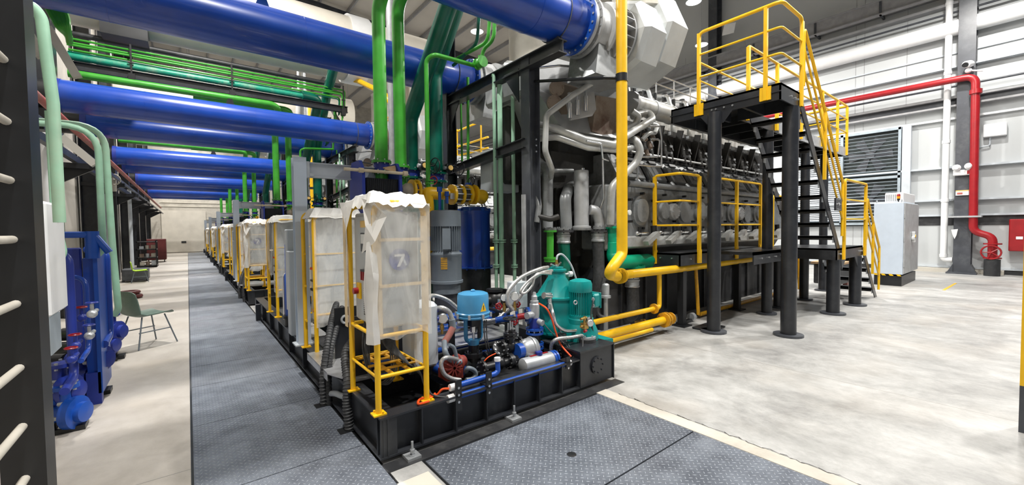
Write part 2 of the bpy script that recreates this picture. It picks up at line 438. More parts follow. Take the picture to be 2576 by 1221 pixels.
# trench pit under the walkway plates reads as dark joints
struct(MB().box((-.03, -.6, .0), (1.0, YE-1, .0025)), 'trim_1', 'black')
ys = [-.3, .75, 1.85, 3.05, 4.22, 5.3, 6.1, 6.98, 8.1]
y = 8.1
while y < YE-1.5: y += 1.1; ys.append(y)
names = ['first', 'second', 'third', 'fourth', 'fifth', 'sixth', 'seventh', 'eighth', 'ninth', 'tenth']
for i in range(len(ys)-1):
    if i < 8: lb = 'dark checker plate beside the nearest skid, %s along the walkway' % names[i]
    else: lb = 'dark checker plate in the far run of the walkway beside the skids'
    rect_plate(-.015, .97 if ys[i] > 2.6 else .98, ys[i]+.004, ys[i+1]-.004, lb, 'walkway checker plates')
# frame beside the big plates, concrete curb strips, big plates in front of the skid
struct(MB().box((1.225, -.6, .0), (3.05, 2.6, .0025)), 'trim_2', 'black')
rect_plate(1.235, 3.035, 1.62, 2.56, 'large checker plate lying directly before the skid front', 'large checker plates')
rect_plate(1.235, 3.035, .62, 1.608, 'large checker plate at the bottom of the view, nearest the camera', 'large checker plates')
struct(MB().box((.985, -.6, 0), (1.2, 2.45, .006)), 'trim_3', 'cream')
struct(MB().box((3.06, -.3, 0), (3.2, 2.6, .004)), 'trim_4', 'cream_dusty')
# chipped edge of the curb, a crack with broken rims
ck = MB(); yy = 2.45; x = 3.2
while yy > -.2:
    ny = yy-random.uniform(.02, .07); nx = 3.2+random.uniform(-.012, .02); wd = random.uniform(.003, .012)
    ck.add([(x, yy, .0055), (x+wd, yy, .0055), (nx+wd*.6, ny, .0055), (nx, ny, .0055)], [(0, 1, 2, 3)]); yy = ny; x = nx
struct(ck, 'trim_5', 'engine_dark')
solo(MB().lathe([(.0, .013), (.035, .013), (.03, .015), (0, .0155)], at(1438, 1144, 'z', .012)-V(0, 0, .012), n=9), 'oil_patch', 'black', 'small black spot on the large checker plate', 'stain')
struct(MB().box((.955, 2.6, .0), (3.5, 2.72, .0035)), 'trim_6', 'black_dusty')
solo(MB().prism([at(2370, 730, 'z', .001), at(2378, 731, 'z', .001), at(2408, 713, 'z', .001), at(2401, 713, 'z', .001)], (0, 0, .003)), 'floor_marking', 'yellow', 'short yellow floor line beside the wall column', 'marking')

# ------------------------------------------------------------------ right wall, its ledges and columns
struct(MB().box((XW, -3, 0), (XW+.2, YE+.3, 15)), 'wall_right', 'wall_panel')
tn = 10
def girt(z0, z1, dx, m, y0=-3, y1=YE):
    global tn
    tn += 1
    struct(MB().box((XW-dx, y0, z0), (XW, y1, z1)), 'trim_%d' % tn, m)
girt(9.0, 9.06, .16, 'purlin'); girt(8.62, 8.7, .3, 'purlin'); girt(8.0, 8.06, .1, 'white_grey'); girt(6.62, 6.66, .22, 'white_grey'); girt(7.1, 7.14, .06, 'white_grey')
girt(5.36, 5.42, .3, 'purlin'); girt(5.62, 5.68, .3, 'purlin'); girt(5.42, 5.62, .12, 'column_grey'); girt(4.98, 5.04, .14, 'white')
girt(3.4, 3.46, .2, 'white_grey'); girt(2.34, 2.4, .22, 'white_grey'); girt(1.84, 1.9, .12, 'white_grey'); girt(1.54, 1.85, .02, 'black_dusty'); girt(.14, .2, .1, 'white_grey'); girt(0, .14, .06, 'black_dusty')
girt(.0, .13, .35, 'cream_dusty', .6, 2.7)
# vertical sheet joints of the wall
jm = MB()
for y in (-1.2, 2.9, 4.05, 4.3, 6.0, 8.2, 11, 14): jm.box((XW-.006, y, .2), (XW, y+.012, 10))
struct(jm, 'trim_40', 'purlin')
# crane rail with brackets
cr = MB().hbeam((XW-.55, -3, 9.15), (XW-.55, YE, 9.15), .22, .5, .03)
t = solo(cr, 'crane_rail_beam', 'purlin', 'dark crane rail beam running high along the right wall', 'beam')
for y in (-1.5, 3.5, 5.4, 7.6, 10, 14): MB().box((XW-.62, y, 8.9), (XW, y+.06, 9.35)).build('bracket', 'column_grey', t)
solo(MB().tube([(XW-.32, -3, 7.85), (XW-.32, 30, 7.85)], .24, n=24), 'white_duct', 'white', 'wide round white duct running along the right wall', 'duct')
for i, (z, lab) in enumerate(((8.35, 'upper'), (6.0, 'lower'))):
    solo(MB().tube([(XW-.3, -3, z), (XW-.3, 30, z)], .035, n=8), 'conduit_pipe', 'column_grey', 'thin dark conduit running along the right wall, %s of two' % lab, 'conduit')
def wall_column(y, lab):
    t = thing('steel_column', lab, 'column', (XW-.35, y, 0), 'dark steel columns on the right wall')
    MB().hbeam((XW-.32, y, .02), (XW-.32, y, roof_z(XW)), .38, .5, .03, up=(1, 0, 0)).build('shaft', 'column_grey', t)
    MB().box((XW-.75, y-.33, 0), (XW-.05, y+.33, .05)).build('base_plate', 'column_grey', t)
    g = MB()
    for s in (-1, 1): g.prism([(XW-.6, y+s*.19, .05), (XW-.6, y+s*.31, .05), (XW-.6, y+s*.19, .3)], (.5, 0, 0))
    g.build('gusset', 'column_grey', t)
    return t
tc_ = wall_column(1.46, 'dark steel wall column with exit light, behind the red fire pipe')
wall_column(9.4, 'dark steel wall column behind the upper platform')
wall_column(17, 'dark steel wall column seen beyond the yellow railing')
# white drain pipe
y = 1.88
t = thing('drain_pipe', 'tall white drain pipe left of the wall column', 'pipe', (XW-.35, y, 0))
MB().tube([(XW-.35, y, 9.4), (XW-.35, y, .42), (XW-.35, y-.2, .42)], .085, .12, 14).build('pipe_run', 'white', t)
g = MB()
for z in (.5, 2.3, 4.2, 6.4, 8.6): g.cyl((XW-.35, y, z), (XW-.35, y, z+.1), .1, 14)
g.build('coupling', 'white', t)
# red fire main
rx = XW-.75
t = thing('fire_pipe', 'red fire water pipe running along the wall and down beside the column', 'pipe', (rx, .8, 0))
MB().tube([(rx, 30, 6.28), (rx, 1.25, 6.1), (rx, 1.22, 1.35), (rx, .82, 1.18), (rx, .82, .86)], .1, .25, 14).build('pipe_run', 'red', t)
MB().cyl((rx, 1.24, 5.55), (rx, 1.24, 5.68), .14).build('pipe_collar', 'red', t); MB().cyl((rx, .82, .95), (rx, .82, .99), .19).cyl((rx, .82, .52), (rx, .82, .56), .19).cyl((rx, .82, .52), (rx, .82, .98), .1).build('valve_body', 'red', t)
v = MB().ring((rx-.2, .84, .72), (1, 0, .1), .2, .022, 20, 6)
for q in range(5): v.cyl((rx-.2, .84, .72), (rx-.2, .84+.2*math.cos(q*1.257), .72+.2*math.sin(q*1.257)), .014, 6)
v.cyl((rx, .82, .72), (rx-.2, .84, .72), .03)
v.build('valve_wheel', 'red', t)
MB().cyl((rx, .82, 0), (rx, .82, .5), .17, 14).build('pipe_stub', 'black_dusty', t)
MB().box((rx-.13, 1.05, 1.78), (rx+.4, 1.75, 1.83)).build('clamp', 'galv', t)
# exit lamp, camera, signs
t = thing('emergency_light', 'white twin head emergency light on the wall column', 'lamp', (19.15, 1.45, 3.2))
MB().box((19.08, 1.27, 3.1), (19.2, 1.68, 3.27), .02).build('body', 'white', t)
MB().lathe([(.0, 0), (.09, .01), (.1, .05), (.05, .12)], (19.05, 1.34, 3.36), (-1, 0, 0), 14).build('lamp_head', 'white', t)
MB().lathe([(.0, 0), (.09, .01), (.1, .05), (.05, .12)], (19.05, 1.6, 3.34), (-1, 0, 0), 14).build('lamp_head', 'white', t)
MB().box((19.07, 1.3, 3.13), (19.081, 1.38, 3.24)).build('symbol_panel', 'red', t)
t = solo(MB().box((19.17, 1.34, 2.48), (19.19, 1.62, 2.64)), 'warning_sign', 'white', 'small white sign with orange top edge on the wall column', 'sign')
MB().box((19.165, 1.34, 2.61), (19.17, 1.62, 2.64)).build('stripe', 'label_orange', t)
MB().box((19.165, 1.47, 2.51), (19.17, 1.59, 2.57)).build('print', 'red_dusty', t)
solo(MB().prism([(19.18, 1.55, 1.42), (19.18, 1.7, 1.4), (19.18, 1.67, 1.25), (19.18, 1.62, 1.1), (19.18, 1.58, 1.22)], (.01, 0, 0)), 'paper_tag', 'white', 'torn white paper tag low on the wall column', 'tag')
p = at(2436, 165, 'x', 19.0)
t = thing('security_camera', 'white security camera on the wall column above the fire pipe', 'camera', p)
MB().lathe([(.05, 0), (.1, .02), (.11, .18), (.09, .26)], p+V(-.12, .05, .02), (1, -.4, .2), 14).build('housing', 'white', t)
MB().cyl(p+V(-.14, .06, .0), p+V(-.1, .045, .02), .075, 14).build('front_glass', 'black', t)
MB().ball(p+V(.05, 0, -.14), .08).cyl(p+V(.05, 0, -.14), p+V(.1, -.3, -.22), .025).cyl(p+V(.05, 0, -.14), p+V(.15, 0, -.1), .035).build('bracket', 'white', t)
p = at(2503, 327, 'x', XW-.12)
t = solo(MB().box(p+V(-.05, -.24, -.2), p+V(.1, .24, .2), .02), 'wall_box', 'white', 'white switch box on the wall right of the fire pipe', 'box')
MB().tube([p+V(.05, .1, -.2), p+V(.05, .1, -.45), p+V(.05, .35, -.48)], .02, .05, 8).build('cable', 'white_grey', t)
# extinguisher cabinet
p = at(2567, 592, 'x', XW-.3)
t = solo(MB().box(p+V(-.12, -.42, -.48), p+V(.28, .22, .48), .02), 'hose_cabinet', 'red', 'red hose cabinet on the wall at the right edge', 'cabinet')
MB().box(p+V(-.135, -.05, -.12), p+V(-.12, .08, -.04)).build('handle', 'white', t)
# yellow and black post at the right edge, near the camera
p = at(2572, 1088, 'z', 0)
t = thing('bollard_post', 'yellow painted post with dark base at the right edge', 'post', (p.x, p.y, 0))
MB().box((p.x-.02, p.y-.12, 0), (p.x+.12, p.y+.02, .36)).build('base', 'column_grey', t)
MB().box((p.x-.02, p.y-.12, .36), (p.x+.12, p.y+.02, 1.48)).build('upper_post', 'yellow', t)

# fan louver unit on the wall
t = thing('ventilation_louver', 'large two tier fan louver with horizontal slats in the right wall', 'louver', (XW, 3.9, 3))
fy0, fy1 = 3.05, 6.2
MB().box((XW-.05, fy0, 1.6), (XW-.01, fy1, 4.95)).build('dark_opening', 'fan_dark', t)
fr = MB()
for z in (1.58, 3.22, 4.9): fr.box((XW-.2, fy0-.06, z), (XW-.03, fy1, z+.09))
for y in (fy0-.07, 3.75+.85, fy1): fr.box((XW-.2, y, 1.6), (XW-.03, y+.08, 4.98))
fr.build('frame', 'louver', t)
for (za, zb) in ((1.72, 3.2), (3.36, 4.88)):
    sl = MB(); n = 12
    for i in range(n):
        z = za+(zb-za)*i/n
        sl.obox((XW-.13, (fy0+4.6)/2, z+.03), (0, 1, 0), (1, 0, -.5), (.5, 0, 1), (4.6-fy0)/2, .022, .005)
    sl.build('slats', 'louver', t)
    s2 = MB()
    for i in range(20):
        z = za+(zb-za)*i/20
        s2.obox((XW-.13, 5.42, z+.03), (0, 1, 0), (1, 0, -.5), (.5, 0, 1), .76, .05, .02)
    s2.build('shutter', 'white_grey', t)
    fan = MB(); c = V(XW-.07, 3.83, (za+zb)/2)
    for i in range(6):
        q = i*PI/3
        u = V(0, math.cos(q), math.sin(q)); v_ = V(0, -math.sin(q), math.cos(q))
        fan.add([c+u*.1-v_*.05, c+u*.6-v_*.2, c+u*.64+v_*.14, c+u*.1+v_*.06, c+u*.1-v_*.05-V(.02, 0, 0), c+u*.6-v_*.2-V(.03, 0, 0), c+u*.64+v_*.14-V(.005, 0, 0), c+u*.1+v_*.06-V(.01, 0, 0)],
                [(0, 1, 2, 3), (7, 6, 5, 4), (0, 4, 5, 1), (1, 5, 6, 2), (2, 6, 7, 3), (3, 7, 4, 0)])
    fan.cyl(c, c-V(.05, 0, 0), .13); fan.build('fan_blades', 'column_grey', t)
struct(MB().box((XW-.24, fy0-.32, .9), (XW-.03, fy0-.1, 4.98)), 'trim_41', 'white_grey')

# big control cabinet by the wall
cx0, cy0, cy1, cx1 = 14.3, 2.1, 2.68, 16.3
t = thing('control_cabinet', 'tall pale grey control cabinet standing alone before the right wall', 'cabinet', ((cx0+cx1)/2, (cy0+cy1)/2, 0))
MB().box((cx0, cy0, .3), (cx1, cy1, 2.15), .01).build('enclosure', 'cabinet_blue', t)
MB().box((cx0+.03, cy0+.02, .0), (cx1-.03, cy1-.02, .26)).build('plinth', 'black', t)
hz = MB()
for i in range(4): hz.prism([(cx0-.003, cy0+.02+i*.15, .262), (cx0-.003, cy0+.09+i*.15, .262), (cx0-.003, cy0+.12+i*.15, .302), (cx0-.003, cy0+.05+i*.15, .302)], (.01, 0, 0))
hz.build('hazard_stripe', 'yellow', t)
MB().box((cx0+.02, cy0-.022, .32), (cx1-.02, cy0-.001, 2.13), .005).build('door', 'door_white', t)
MB().obox((cx0+1.0, cy0-.06, 1.25), (1, 0, .3), (0, 1, 0), (-.3, 0, 1), .12, .03, .03).obox((cx0+1.0, cy0-.06, 1.25), (-.3, 0, 1), (0, 1, 0), (1, 0, .3), .14, .03, .03).build('handle', 'white', t)
MB().cyl((cx0+1, cy0-.1, 1.27), (cx0+1, cy0-.03, 1.27), .035).build('lock_knob', 'yellow', t)
hg = MB()
for z in (.5, 1.15, 1.75): hg.box((cx0+.005, cy0-.03, z), (cx0+.05, cy0-.005, z+.1))
hg.build('hinge', 'galv', t)
MB().ring((cx0+.05, cy1-.05, 2.19), (0, 1, 0), .035, .008, 14, 6).ring((cx0+.05, cy0+.05, 2.19), (0, 1, 0), .035, .008, 14, 6).build('lifting_eye', 'galv', t)
p0 = at(2235, 476, 'x', 14.6); p1 = at(2297, 509, 'x', 14.6)
t2 = thing('cooling_unit', 'white slotted cooling unit on top of the tall control cabinet', 'cooling unit', (15.0, 2.3, 2.15))
MB().box((14.5, 2.08+.06, 2.15), (16.1, 2.5, 2.42), .02).build('housing', 'white', t2)
g = MB()
for i in range(6): g.box((14.492, 2.24+i*.042, 2.2), (14.5, 2.26+i*.042, 2.37))
g.build('slots', 'galv', t2)
p = V(14.34, 2.21, 2.17)
t2 = thing('signal_beacon', 'small red and amber signal beacon on the tall control cabinet', 'beacon', p)
MB().cyl(p, p+V(0, 0, .05), .012).cyl(p+V(0, 0, .04), p+V(0, 0, .08), .03).build('stem', 'black', t2)
MB().cyl(p+V(0, 0, .08), p+V(0, 0, .14), .035).build('amber_lens', 'amber', t2)
MB().lathe([(.035, 0), (.035, .04), (.02, .06), (0, .062)], p+V(0, 0, .14)).build('red_lens', 'red', t2)
# tool chest under the stairs
p = at(2150, 700, 'y', 2.9)
t = thing('tool_trolley', 'dark tool trolley with wooden top behind the stair legs', 'trolley', (12.2, 3.1, 0))
MB().box((12.5, 2.95, .12), (13.5, 3.5, .62), .02).build('body', 'black_dusty', t)
MB().box((12.45, 2.9, .62), (13.55, 3.55, .67)).build('top', 'cardboard', t)
MB().box((12.5, 3.0, 0), (12.6, 3.1, .12)).box((13.35, 3.0, 0), (13.5, 3.1, .12)).build('foot', 'red_dusty', t)

# ------------------------------------------------------------------ end wall, left wall, roof
struct(MB().box((XL-.2, YE, 0), (XW+.3, YE+.2, 15)), 'wall_back', 'cream_dusty')
for i, z in enumerate((.5, 1.2, 2.6, 3.6, 3.9)): struct(MB().box((-1.6, YE-.05, z), (8, YE, z+.03)), 'trim_%d' % (50+i), 'cream')
struct(MB().box((-1.55, YE-.09, .05), (1.2, YE-.04, 3.3)), 'door_1', 'cream')
solo(MB().box((-.4, YE-.11, .75), (-.1, YE-.08, .9)), 'door_sign', 'black_dusty', 'small dark sign on the far shutter door', 'sign')
struct(MB().box((XL-.2, -4, 0), (XL, YE, 15)), 'wall_left', 'wall_dust')
struct(MB().prism([(XL-.2, -4, roof_z(XL)), (XW+.3, -4, roof_z(XW)), (XW+.3, -4, roof_z(XW)+.1), (XL-.2, -4, roof_z(XL)+.1)], (0, YE+4.3, 0)), 'ceiling', 'roof')
for i in range(15):
    x = -1.5+i*1.5; z = roof_z(x)
    struct(MB().box((x-.04, -4, z-.24), (x+.04, YE, z-.02)), 'trim_%d' % (60+i), 'purlin')
for i, y in enumerate((1.2, 8.9, 16.6, 24.3, 32)):
    z0, z1 = roof_z(XL), roof_z(XW)
    struct(MB().hbeam((XL, y, z0-.5), (XW, y, z1-.5), .25, .5, .03), 'trim_%d' % (80+i), 'column_grey')

# ================================================================== ONE ENGINE ROW (copied for the farther rows)
# ------------------------------------------------------------------ skid
SX0, SX1, SY0, SY1, SZ = .985, 3.45, 2.72, 9.3, .32
t = thing('skid_base', 'black welded steel skid frame on the floor {w}', 'skid', ((SX0+SX1)/2, (SY0+SY1)/2, 0), 'black skid frames', 4)
f = MB()
f.box((SX0, SY0, SZ-.014), (2.96, SY0+.13, SZ)).box((SX0, SY0, .03), (SX1, SY0+.13, .044)).box((SX0, SY0+.06, .044), (2.96, SY0+.07, SZ-.014))
for i in range(8):
    x = SX0+.02+i*.285; f.box((x, SY0+.002, .044), (x+.01, SY0+.12, SZ-.014))
f.build('front_beam', 'steel_black', t)
f = MB()
f.box((SX0, SY0+.13, SZ-.014), (SX0+.13, SY1, SZ)).box((SX0, SY0+.13, .03), (SX0+.13, SY1, .044)).box((SX0+.05, SY0, .044), (SX0+.06, SY1, SZ-.014))
for i in range(9):
    y = SY0+.005+i*.8; f.box((SX0+.002, y, .044), (SX0+.12, y+.01, SZ-.014))
f.build('side_beam', 'steel_black', t)
MB().box((SX1-.13, SY0+.5, .03), (SX1, SY1, SZ)).box((SX0, SY1-.12, .03), (SX1, SY1, SZ)).build('rear_beam', 'steel_black', t)
MB().box((SX0+.06, SY0+.07, .08), (SX1-.02, SY1-.02, .1)).box((SX0+.13, 3.62, .1), (SX1-.1, 3.72, .3)).box((SX0+.13, 6.3, .1), (SX1-.1, 6.4, .3)).box((1.75, 2.9, .1), (1.83, 6.3, .2)).build('floor_pan', 'black_dusty', t)
tk = MB().box((2.96, SY0-.005, .035), (SX1, SY0+.52, .385)).box((2.94, SY0-.02, .385), (SX1+.012, SY0+.54, .4))
tk.box((SX1, SY0-.02, .03), (SX1+.01, SY0, .4)).build('oil_tank', 'steel_black', t)
c = V(3.2, SY0-.012, .215)
MB().flange(c, (0, 1, 0), .088, .022, 28).bolts(c-V(0, .012, 0), (0, 1, 0), .073, 8, .0075, .01).build('inspection_cover', 'steel_black', t)
al = MB().prism([(.93, 4.62, .33), (.93, 3.85, .33), (1.05, 3.5, .33), (1.72, 3.5, .33), (1.72, 4.0, .33), (1.3, 4.62, .33)], (0, 0, .012))
al.prism([(.93, 4.62, .345), (.93, 3.85, .345), (.93, 3.85, .27), (.93, 4.62, .27)], (.006, 0, 0)).box((1.02, 5.25, .33), (1.3, 6.1, .345))
al.box((1.55, 4.0, .335), (3.2, 4.3, .35)).build('step_plate', 'aluminium', t)
ab = MB()
for x in (1.19, 2.1): ab.box((x-.05, SY0-.09, .004), (x+.05, SY0+.02, .022)).cyl((x, SY0-.05, .02), (x, SY0-.05, .12), .009).cyl((x, SY0-.05, .045), (x, SY0-.05, .065), .018, 6).cyl((x, SY0-.05, .022), (x, SY0-.05, .028), .026)
ab.build('anchor_bolt', 'galv', t)
# bracket plates that stand on the front beam and carry the cable conduits
for i, x in enumerate((1.6, 1.885, 2.8)):
    z1 = .44 if i < 2 else .375
    br = MB().box((x-.027, SY0+.0, .2 if i < 2 else .27), (x+.027, SY0+.012, z1)).box((x-.027, SY0, SZ), (x+.027, SY0+.1, SZ+.012)).build('conduit_bracket', 'black', t)
    b_ = MB()
    for k in range(3 if i < 2 else 1): b_.cyl((x, SY0-.004, .27+k*.055), (x, SY0+.002, .27+k*.055), .01, 8)
    b_.build('bolt', 'chrome', br)
cdA = solo(MB().tube([(1.545, SY0+.035, .302), (2.83, SY0+.035, .302)], .024, n=14), 'cable_conduit', 'blue_part', 'long lower blue conduit along the skid front', 'conduit')
cdB = solo(MB().tube([(1.575, SY0+.06, .375), (1.99, SY0+.06, .385), (2.02, SY0+.06, .4), (2.02, SY0+.07, .49)], .021, .05, 12), 'cable_conduit', 'blue_part', 'short upper blue conduit with upturned end at the skid front', 'conduit')
MB().cyl((1.52, SY0+.035, .302), (1.575, SY0+.035, .302), .031).build('conduit_cap', 'white', cdA); MB().cyl((2.82, SY0+.035, .302), (2.86, SY0+.035, .302), .029).build('conduit_cap', 'white', cdA)
MB().cyl((1.555, SY0+.06, .374), (1.6, SY0+.06, .374), .027).build('conduit_cap', 'white', cdB); MB().cyl((2.02, SY0+.068, .485), (2.02, SY0+.07, .515), .027).build('conduit_cap', 'white', cdB)

# ------------------------------------------------------------------ yellow framed control cabinets wrapped in plastic
def noisy_sheet(x0, x1, y, z0, z1, nx, nz, amp, seed, axis='y', hem=.0):
    """crumpled sheet standing in the plane axis = y, thin but two sided"""
    rnd = random.Random(seed); vs = []; ph = [rnd.uniform(0, 6) for _ in range(8)]
    for j in range(nz+1):
        for i in range(nx+1):
            u = i/nx; q = j/nz; x = x0+(x1-x0)*u; z = z0+(z1-z0)*q
            d = amp*(math.sin(5*u+ph[0]+4*q)+.6*math.sin(9*u+9*q+ph[1])+.35*math.sin(14*u-11*q+ph[2])+rnd.uniform(-.12, .12))
            if j == 0: z += hem*(math.sin(9*u+ph[3])+.6*math.sin(21*u+ph[4]))
            vs.append((x, y+d, z) if axis == 'y' else (y+d, x, z))
    fs = [(j*(nx+1)+i, j*(nx+1)+i+1, (j+1)*(nx+1)+i+1, (j+1)*(nx+1)+i) for j in range(nz) for i in range(nx)]
    return vs, fs
def leg_frame(f, x0, x1, y0, y1, z0, z1, r, mids=()):
    for y in (y0, y1):
        f.tube([(x0, y, z0), (x0, y, z1), (x1, y, z1), (x1, y, z0)], r, .09, 12)
        for z in mids: f.cyl((x0, y, z), (x1, y, z), r*.75, 10)
    for x in (x0, x1):
        for z in mids[-1:]: f.cyl((x, y0, z), (x, y1, z), r*.75, 10)
def cabinet_front():
    x0, x1, y0, y1, z0, z1 = 1.005, 1.37, 2.8, 3.36, SZ, 1.79
    t = thing('control_cabinet', 'plastic wrapped cabinet with round number sign, foremost one {w}', 'cabinet', ((x0+x1)/2, (y0+y1)/2, SZ), 'plastic wrapped control cabinets', 4)
    f = MB(); r = .021
    for y in (y0, y1): f.tube([(x0, y, z0), (x0, y, z1), (x1, y, z1), (x1, y, z0)], r, .08, 12)
    for z in (.86,): f.cyl((x0, y0, z), (x1, y0, z), r*.7).cyl((x0, y1, z), (x1, y1, z), r*.7).cyl((x0, y0, z), (x0, y1, z), r*.7).cyl((x1, y0, z), (x1, y1, z), r*.7)
    for z in (.575,): f.cyl((x0, y0, z), (x1, y0, z), r*.65).cyl((x0, y1, z), (x1, y1, z), r*.65).cyl((x0, y0, z), (x0, y1, z), r*.5).cyl((x1, y0, z), (x1, y1, z), r*.5)
    f.build('leg_frame', 'yellow', t)
    g = MB()
    for x, y in ((x0, y0), (x1, y0), (x0, y1), (x1, y1)): g.box((x-.045, y-.04, SZ), (x+.045, y+.04, SZ+.01)).bolts((x, y, SZ+.012), (0, 0, 1), .036, 2, .008, .012, .6)
    g.build('foot_plate', 'yellow', t)
    g = MB()
    for z in (.585,):
        for y in (2.93, 3.05, 3.17, 3.29): g.cyl((x0+.02, y, z), (x1-.02, y, z), .01)
        for x in (1.12, 1.25): g.cyl((x, y0, z-.012), (x, y1, z-.012), .014)
    g.build('cable_ladder', 'yellow_dirty', t)
    e = MB().box((x0+.03, y0+.04, .9), (x1-.02, y1-.05, 1.73), .012).build('enclosure', 'cabinet_grey', t)
    MB().box((x0+.018, y0+.06, .92), (x0+.03, y1-.07, 1.7), .003).build('door', 'cabinet_grey', t)
    xs = x0+.017
    g = MB()
    for i in range(13): g.box((xs-.004, 2.97, .97+i*.016), (xs, 3.1, .977+i*.016))
    g.build('vent_grille', 'black', t)
    MB().box((xs-.003, 3.02, 1.62), (xs, 3.14, 1.67)).build('name_plate', 'label_orange', t)
    MB().box((xs-.006, 3.03, 1.44), (xs, 3.13, 1.58)).build('display_bezel', 'lcd', t)
    MB().box((xs-.008, 3.04, 1.5), (xs-.004, 3.12, 1.57)).build('display', 'glass_dial', t)
    g = MB()
    for y in (3.01, 3.05, 3.09): g.box((xs-.02, y, 1.23), (xs, y+.022, 1.3))
    g.build('push_button', 'red', t)
    MB().box((xs-.022, 3.015, 1.295), (xs, 3.105, 1.31)).build('button_row', 'black', t)
    MB().box((xs-.015, 3.15, 1.08), (xs, 3.22, 1.2)).build('isolator_plate', 'yellow', t)
    MB().cyl((xs-.05, 3.19, 1.14), (xs-.015, 3.19, 1.14), .024).build('isolator_knob', 'red', t)
    # round sign with the number seven, seen under the sheet
    s = MB().cyl((1.195, y0+.033, 1.385), (1.195, y0+.038, 1.385), .078, 30).build('number_disc', 'logo_blue', t)
    MB().prism([(1.155, y0+.03, 1.425), (1.232, y0+.03, 1.425), (1.232, y0+.03, 1.408), (1.195, y0+.03, 1.335), (1.172, y0+.03, 1.335), (1.208, y0+.03, 1.408), (1.155, y0+.03, 1.408)][::-1], (0, -.003, 0)).build('numeral', 'white', s)
    MB().prism([(1.215, y0+.03, 1.385), (1.228, y0+.03, 1.392), (1.25, y0+.03, 1.345), (1.236, y0+.03, 1.338)][::-1], (0, -.003, 0)).build('stroke', 'cabinet_blue', s)
    # tape strips round the sheet
    g = MB()
    for z in (1.52, 1.2): g.box((x0+.02, y0-.028, z), (x1-.01, y0-.024, z+.022))
    g.box((x0-.03, y0-.024, .88), (x0+.035, y0-.02, 1.7)).box((x1-.035, y0-.024, .9), (x1+.02, y0-.02, 1.7)).box((x0-.04, y1-.03, .84), (x0-.036, y1+.03, 1.76))
    g.build('tape', 'tape', t)
    # sheet: front, right side, top cap, loose flap at the left edge, ragged hem
    p = MB()
    for a in (noisy_sheet(x0-.03, x1+.035, y0-.035, .845, z1+.0, 16, 22, .0035, 1, 'y', .015),
              noisy_sheet(y0-.03, y1+.03, x1+.032, .86, z1, 14, 20, .005, 2, 'x', .03),
              noisy_sheet(y1-.06, y1+.035, x0-.03, .86, z1, 5, 20, .004, 3, 'x', .03)): p.add(*a, smooth=True)
    p.build('plastic_sheet', 'plastic', t)
    # draped top
    rnd = random.Random(5); n = 14; vs = []
    for j in range(n+1):
        for i in range(n+1):
            u = i/n; q = j/n; x = x0-.05+(x1-x0+.09)*u; y = y0-.045+(y1-y0+.09)*q
            e = max(abs(u-.5), abs(q-.5))*2
            z = z1+.075-.06*e**6+.012*math.sin(9*u+4*q)+.01*math.sin(15*q-6*u)+rnd.uniform(-.006, .006)
            if e > .99: z = z1-.02+rnd.uniform(-.02, .02)
            vs.append((x, y, z))
    MB().add(vs, [(j*(n+1)+i, j*(n+1)+i+1, (j+1)*(n+1)+i+1, (j+1)*(n+1)+i) for j in range(n) for i in range(n)], False).build('top_sheet', 'plastic_thick', t)
    # peaked folds on the left top and the long loose flap
    fl = MB()
    def fold(pts):
        fl.add(pts, [(0, 1, 2), (0, 2, 3)] if len(pts) == 4 else [(0, 1, 2)])
    fold([(x0-.055, y1+.05, z1+.03), (x0-.06, y1-.15, z1+.02), (x0-.075, y1-.16, z1-.16), (x0-.04, y1+.02, z1-.06)])
    fold([(x0-.06, y1-.15, z1+.02), (x0-.055, y0+.25, z1+.03), (x0-.085, y1-.2, z1-.2)])
    fold([(x0-.05, y0+.1, z1+.03), (x0-.02, y0-.05, z1+.0), (x0+.06, y0-.07, z1-.1), (x0-.06, y0+.0, z1-.18)])
    fold([(x0-.06, y0+.0, z1-.16), (x0+.06, y0-.07, z1-.1), (x0-.02, y0-.06, z1-.27), (x0-.07, y0+.06, z1-.35)])
    fl.build('sheet_fold', 'plastic_thick', t)
    st = MB(); rnd = random.Random(9); vs = []
    for j in range(19):
        q = j/18; z = 1.52-q*.7
        for i, (dx, dy) in enumerate(((-.045, .1), (-.055, .05), (-.06, .005), (-.035, -.04), (.0, -.045))):
            w_ = math.sin(9*q+i*1.3)*.009
            s_ = .25+.75*min(1, q*3)
            vs.append((x0+dx*1+w_, y0+dy*s_+w_*.7, z+rnd.uniform(-.006, .006)))
    st.add(vs, [(j*5+i, j*5+i+1, (j+1)*5+i+1, (j+1)*5+i) for j in range(18) for i in range(4)], True)
    st.build('loose_flap', 'plastic_thick', t)
    sk = MB(); vs = []
    for j in range(9):
        q = j/8
        for i in range(3): vs.append((x1-.05+i*.03+.01*math.sin(6*q+i), y0+.08+.02*math.sin(5*q+i*2), .86-q*.28+rnd.uniform(-.006, .006)))
    sk.add(vs, [(j*3+i, j*3+i+1, (j+1)*3+i+1, (j+1)*3+i) for j in range(8) for i in range(2)], True)
    sk.build('torn_strip', 'plastic', t)
    return t
cabinet_front()
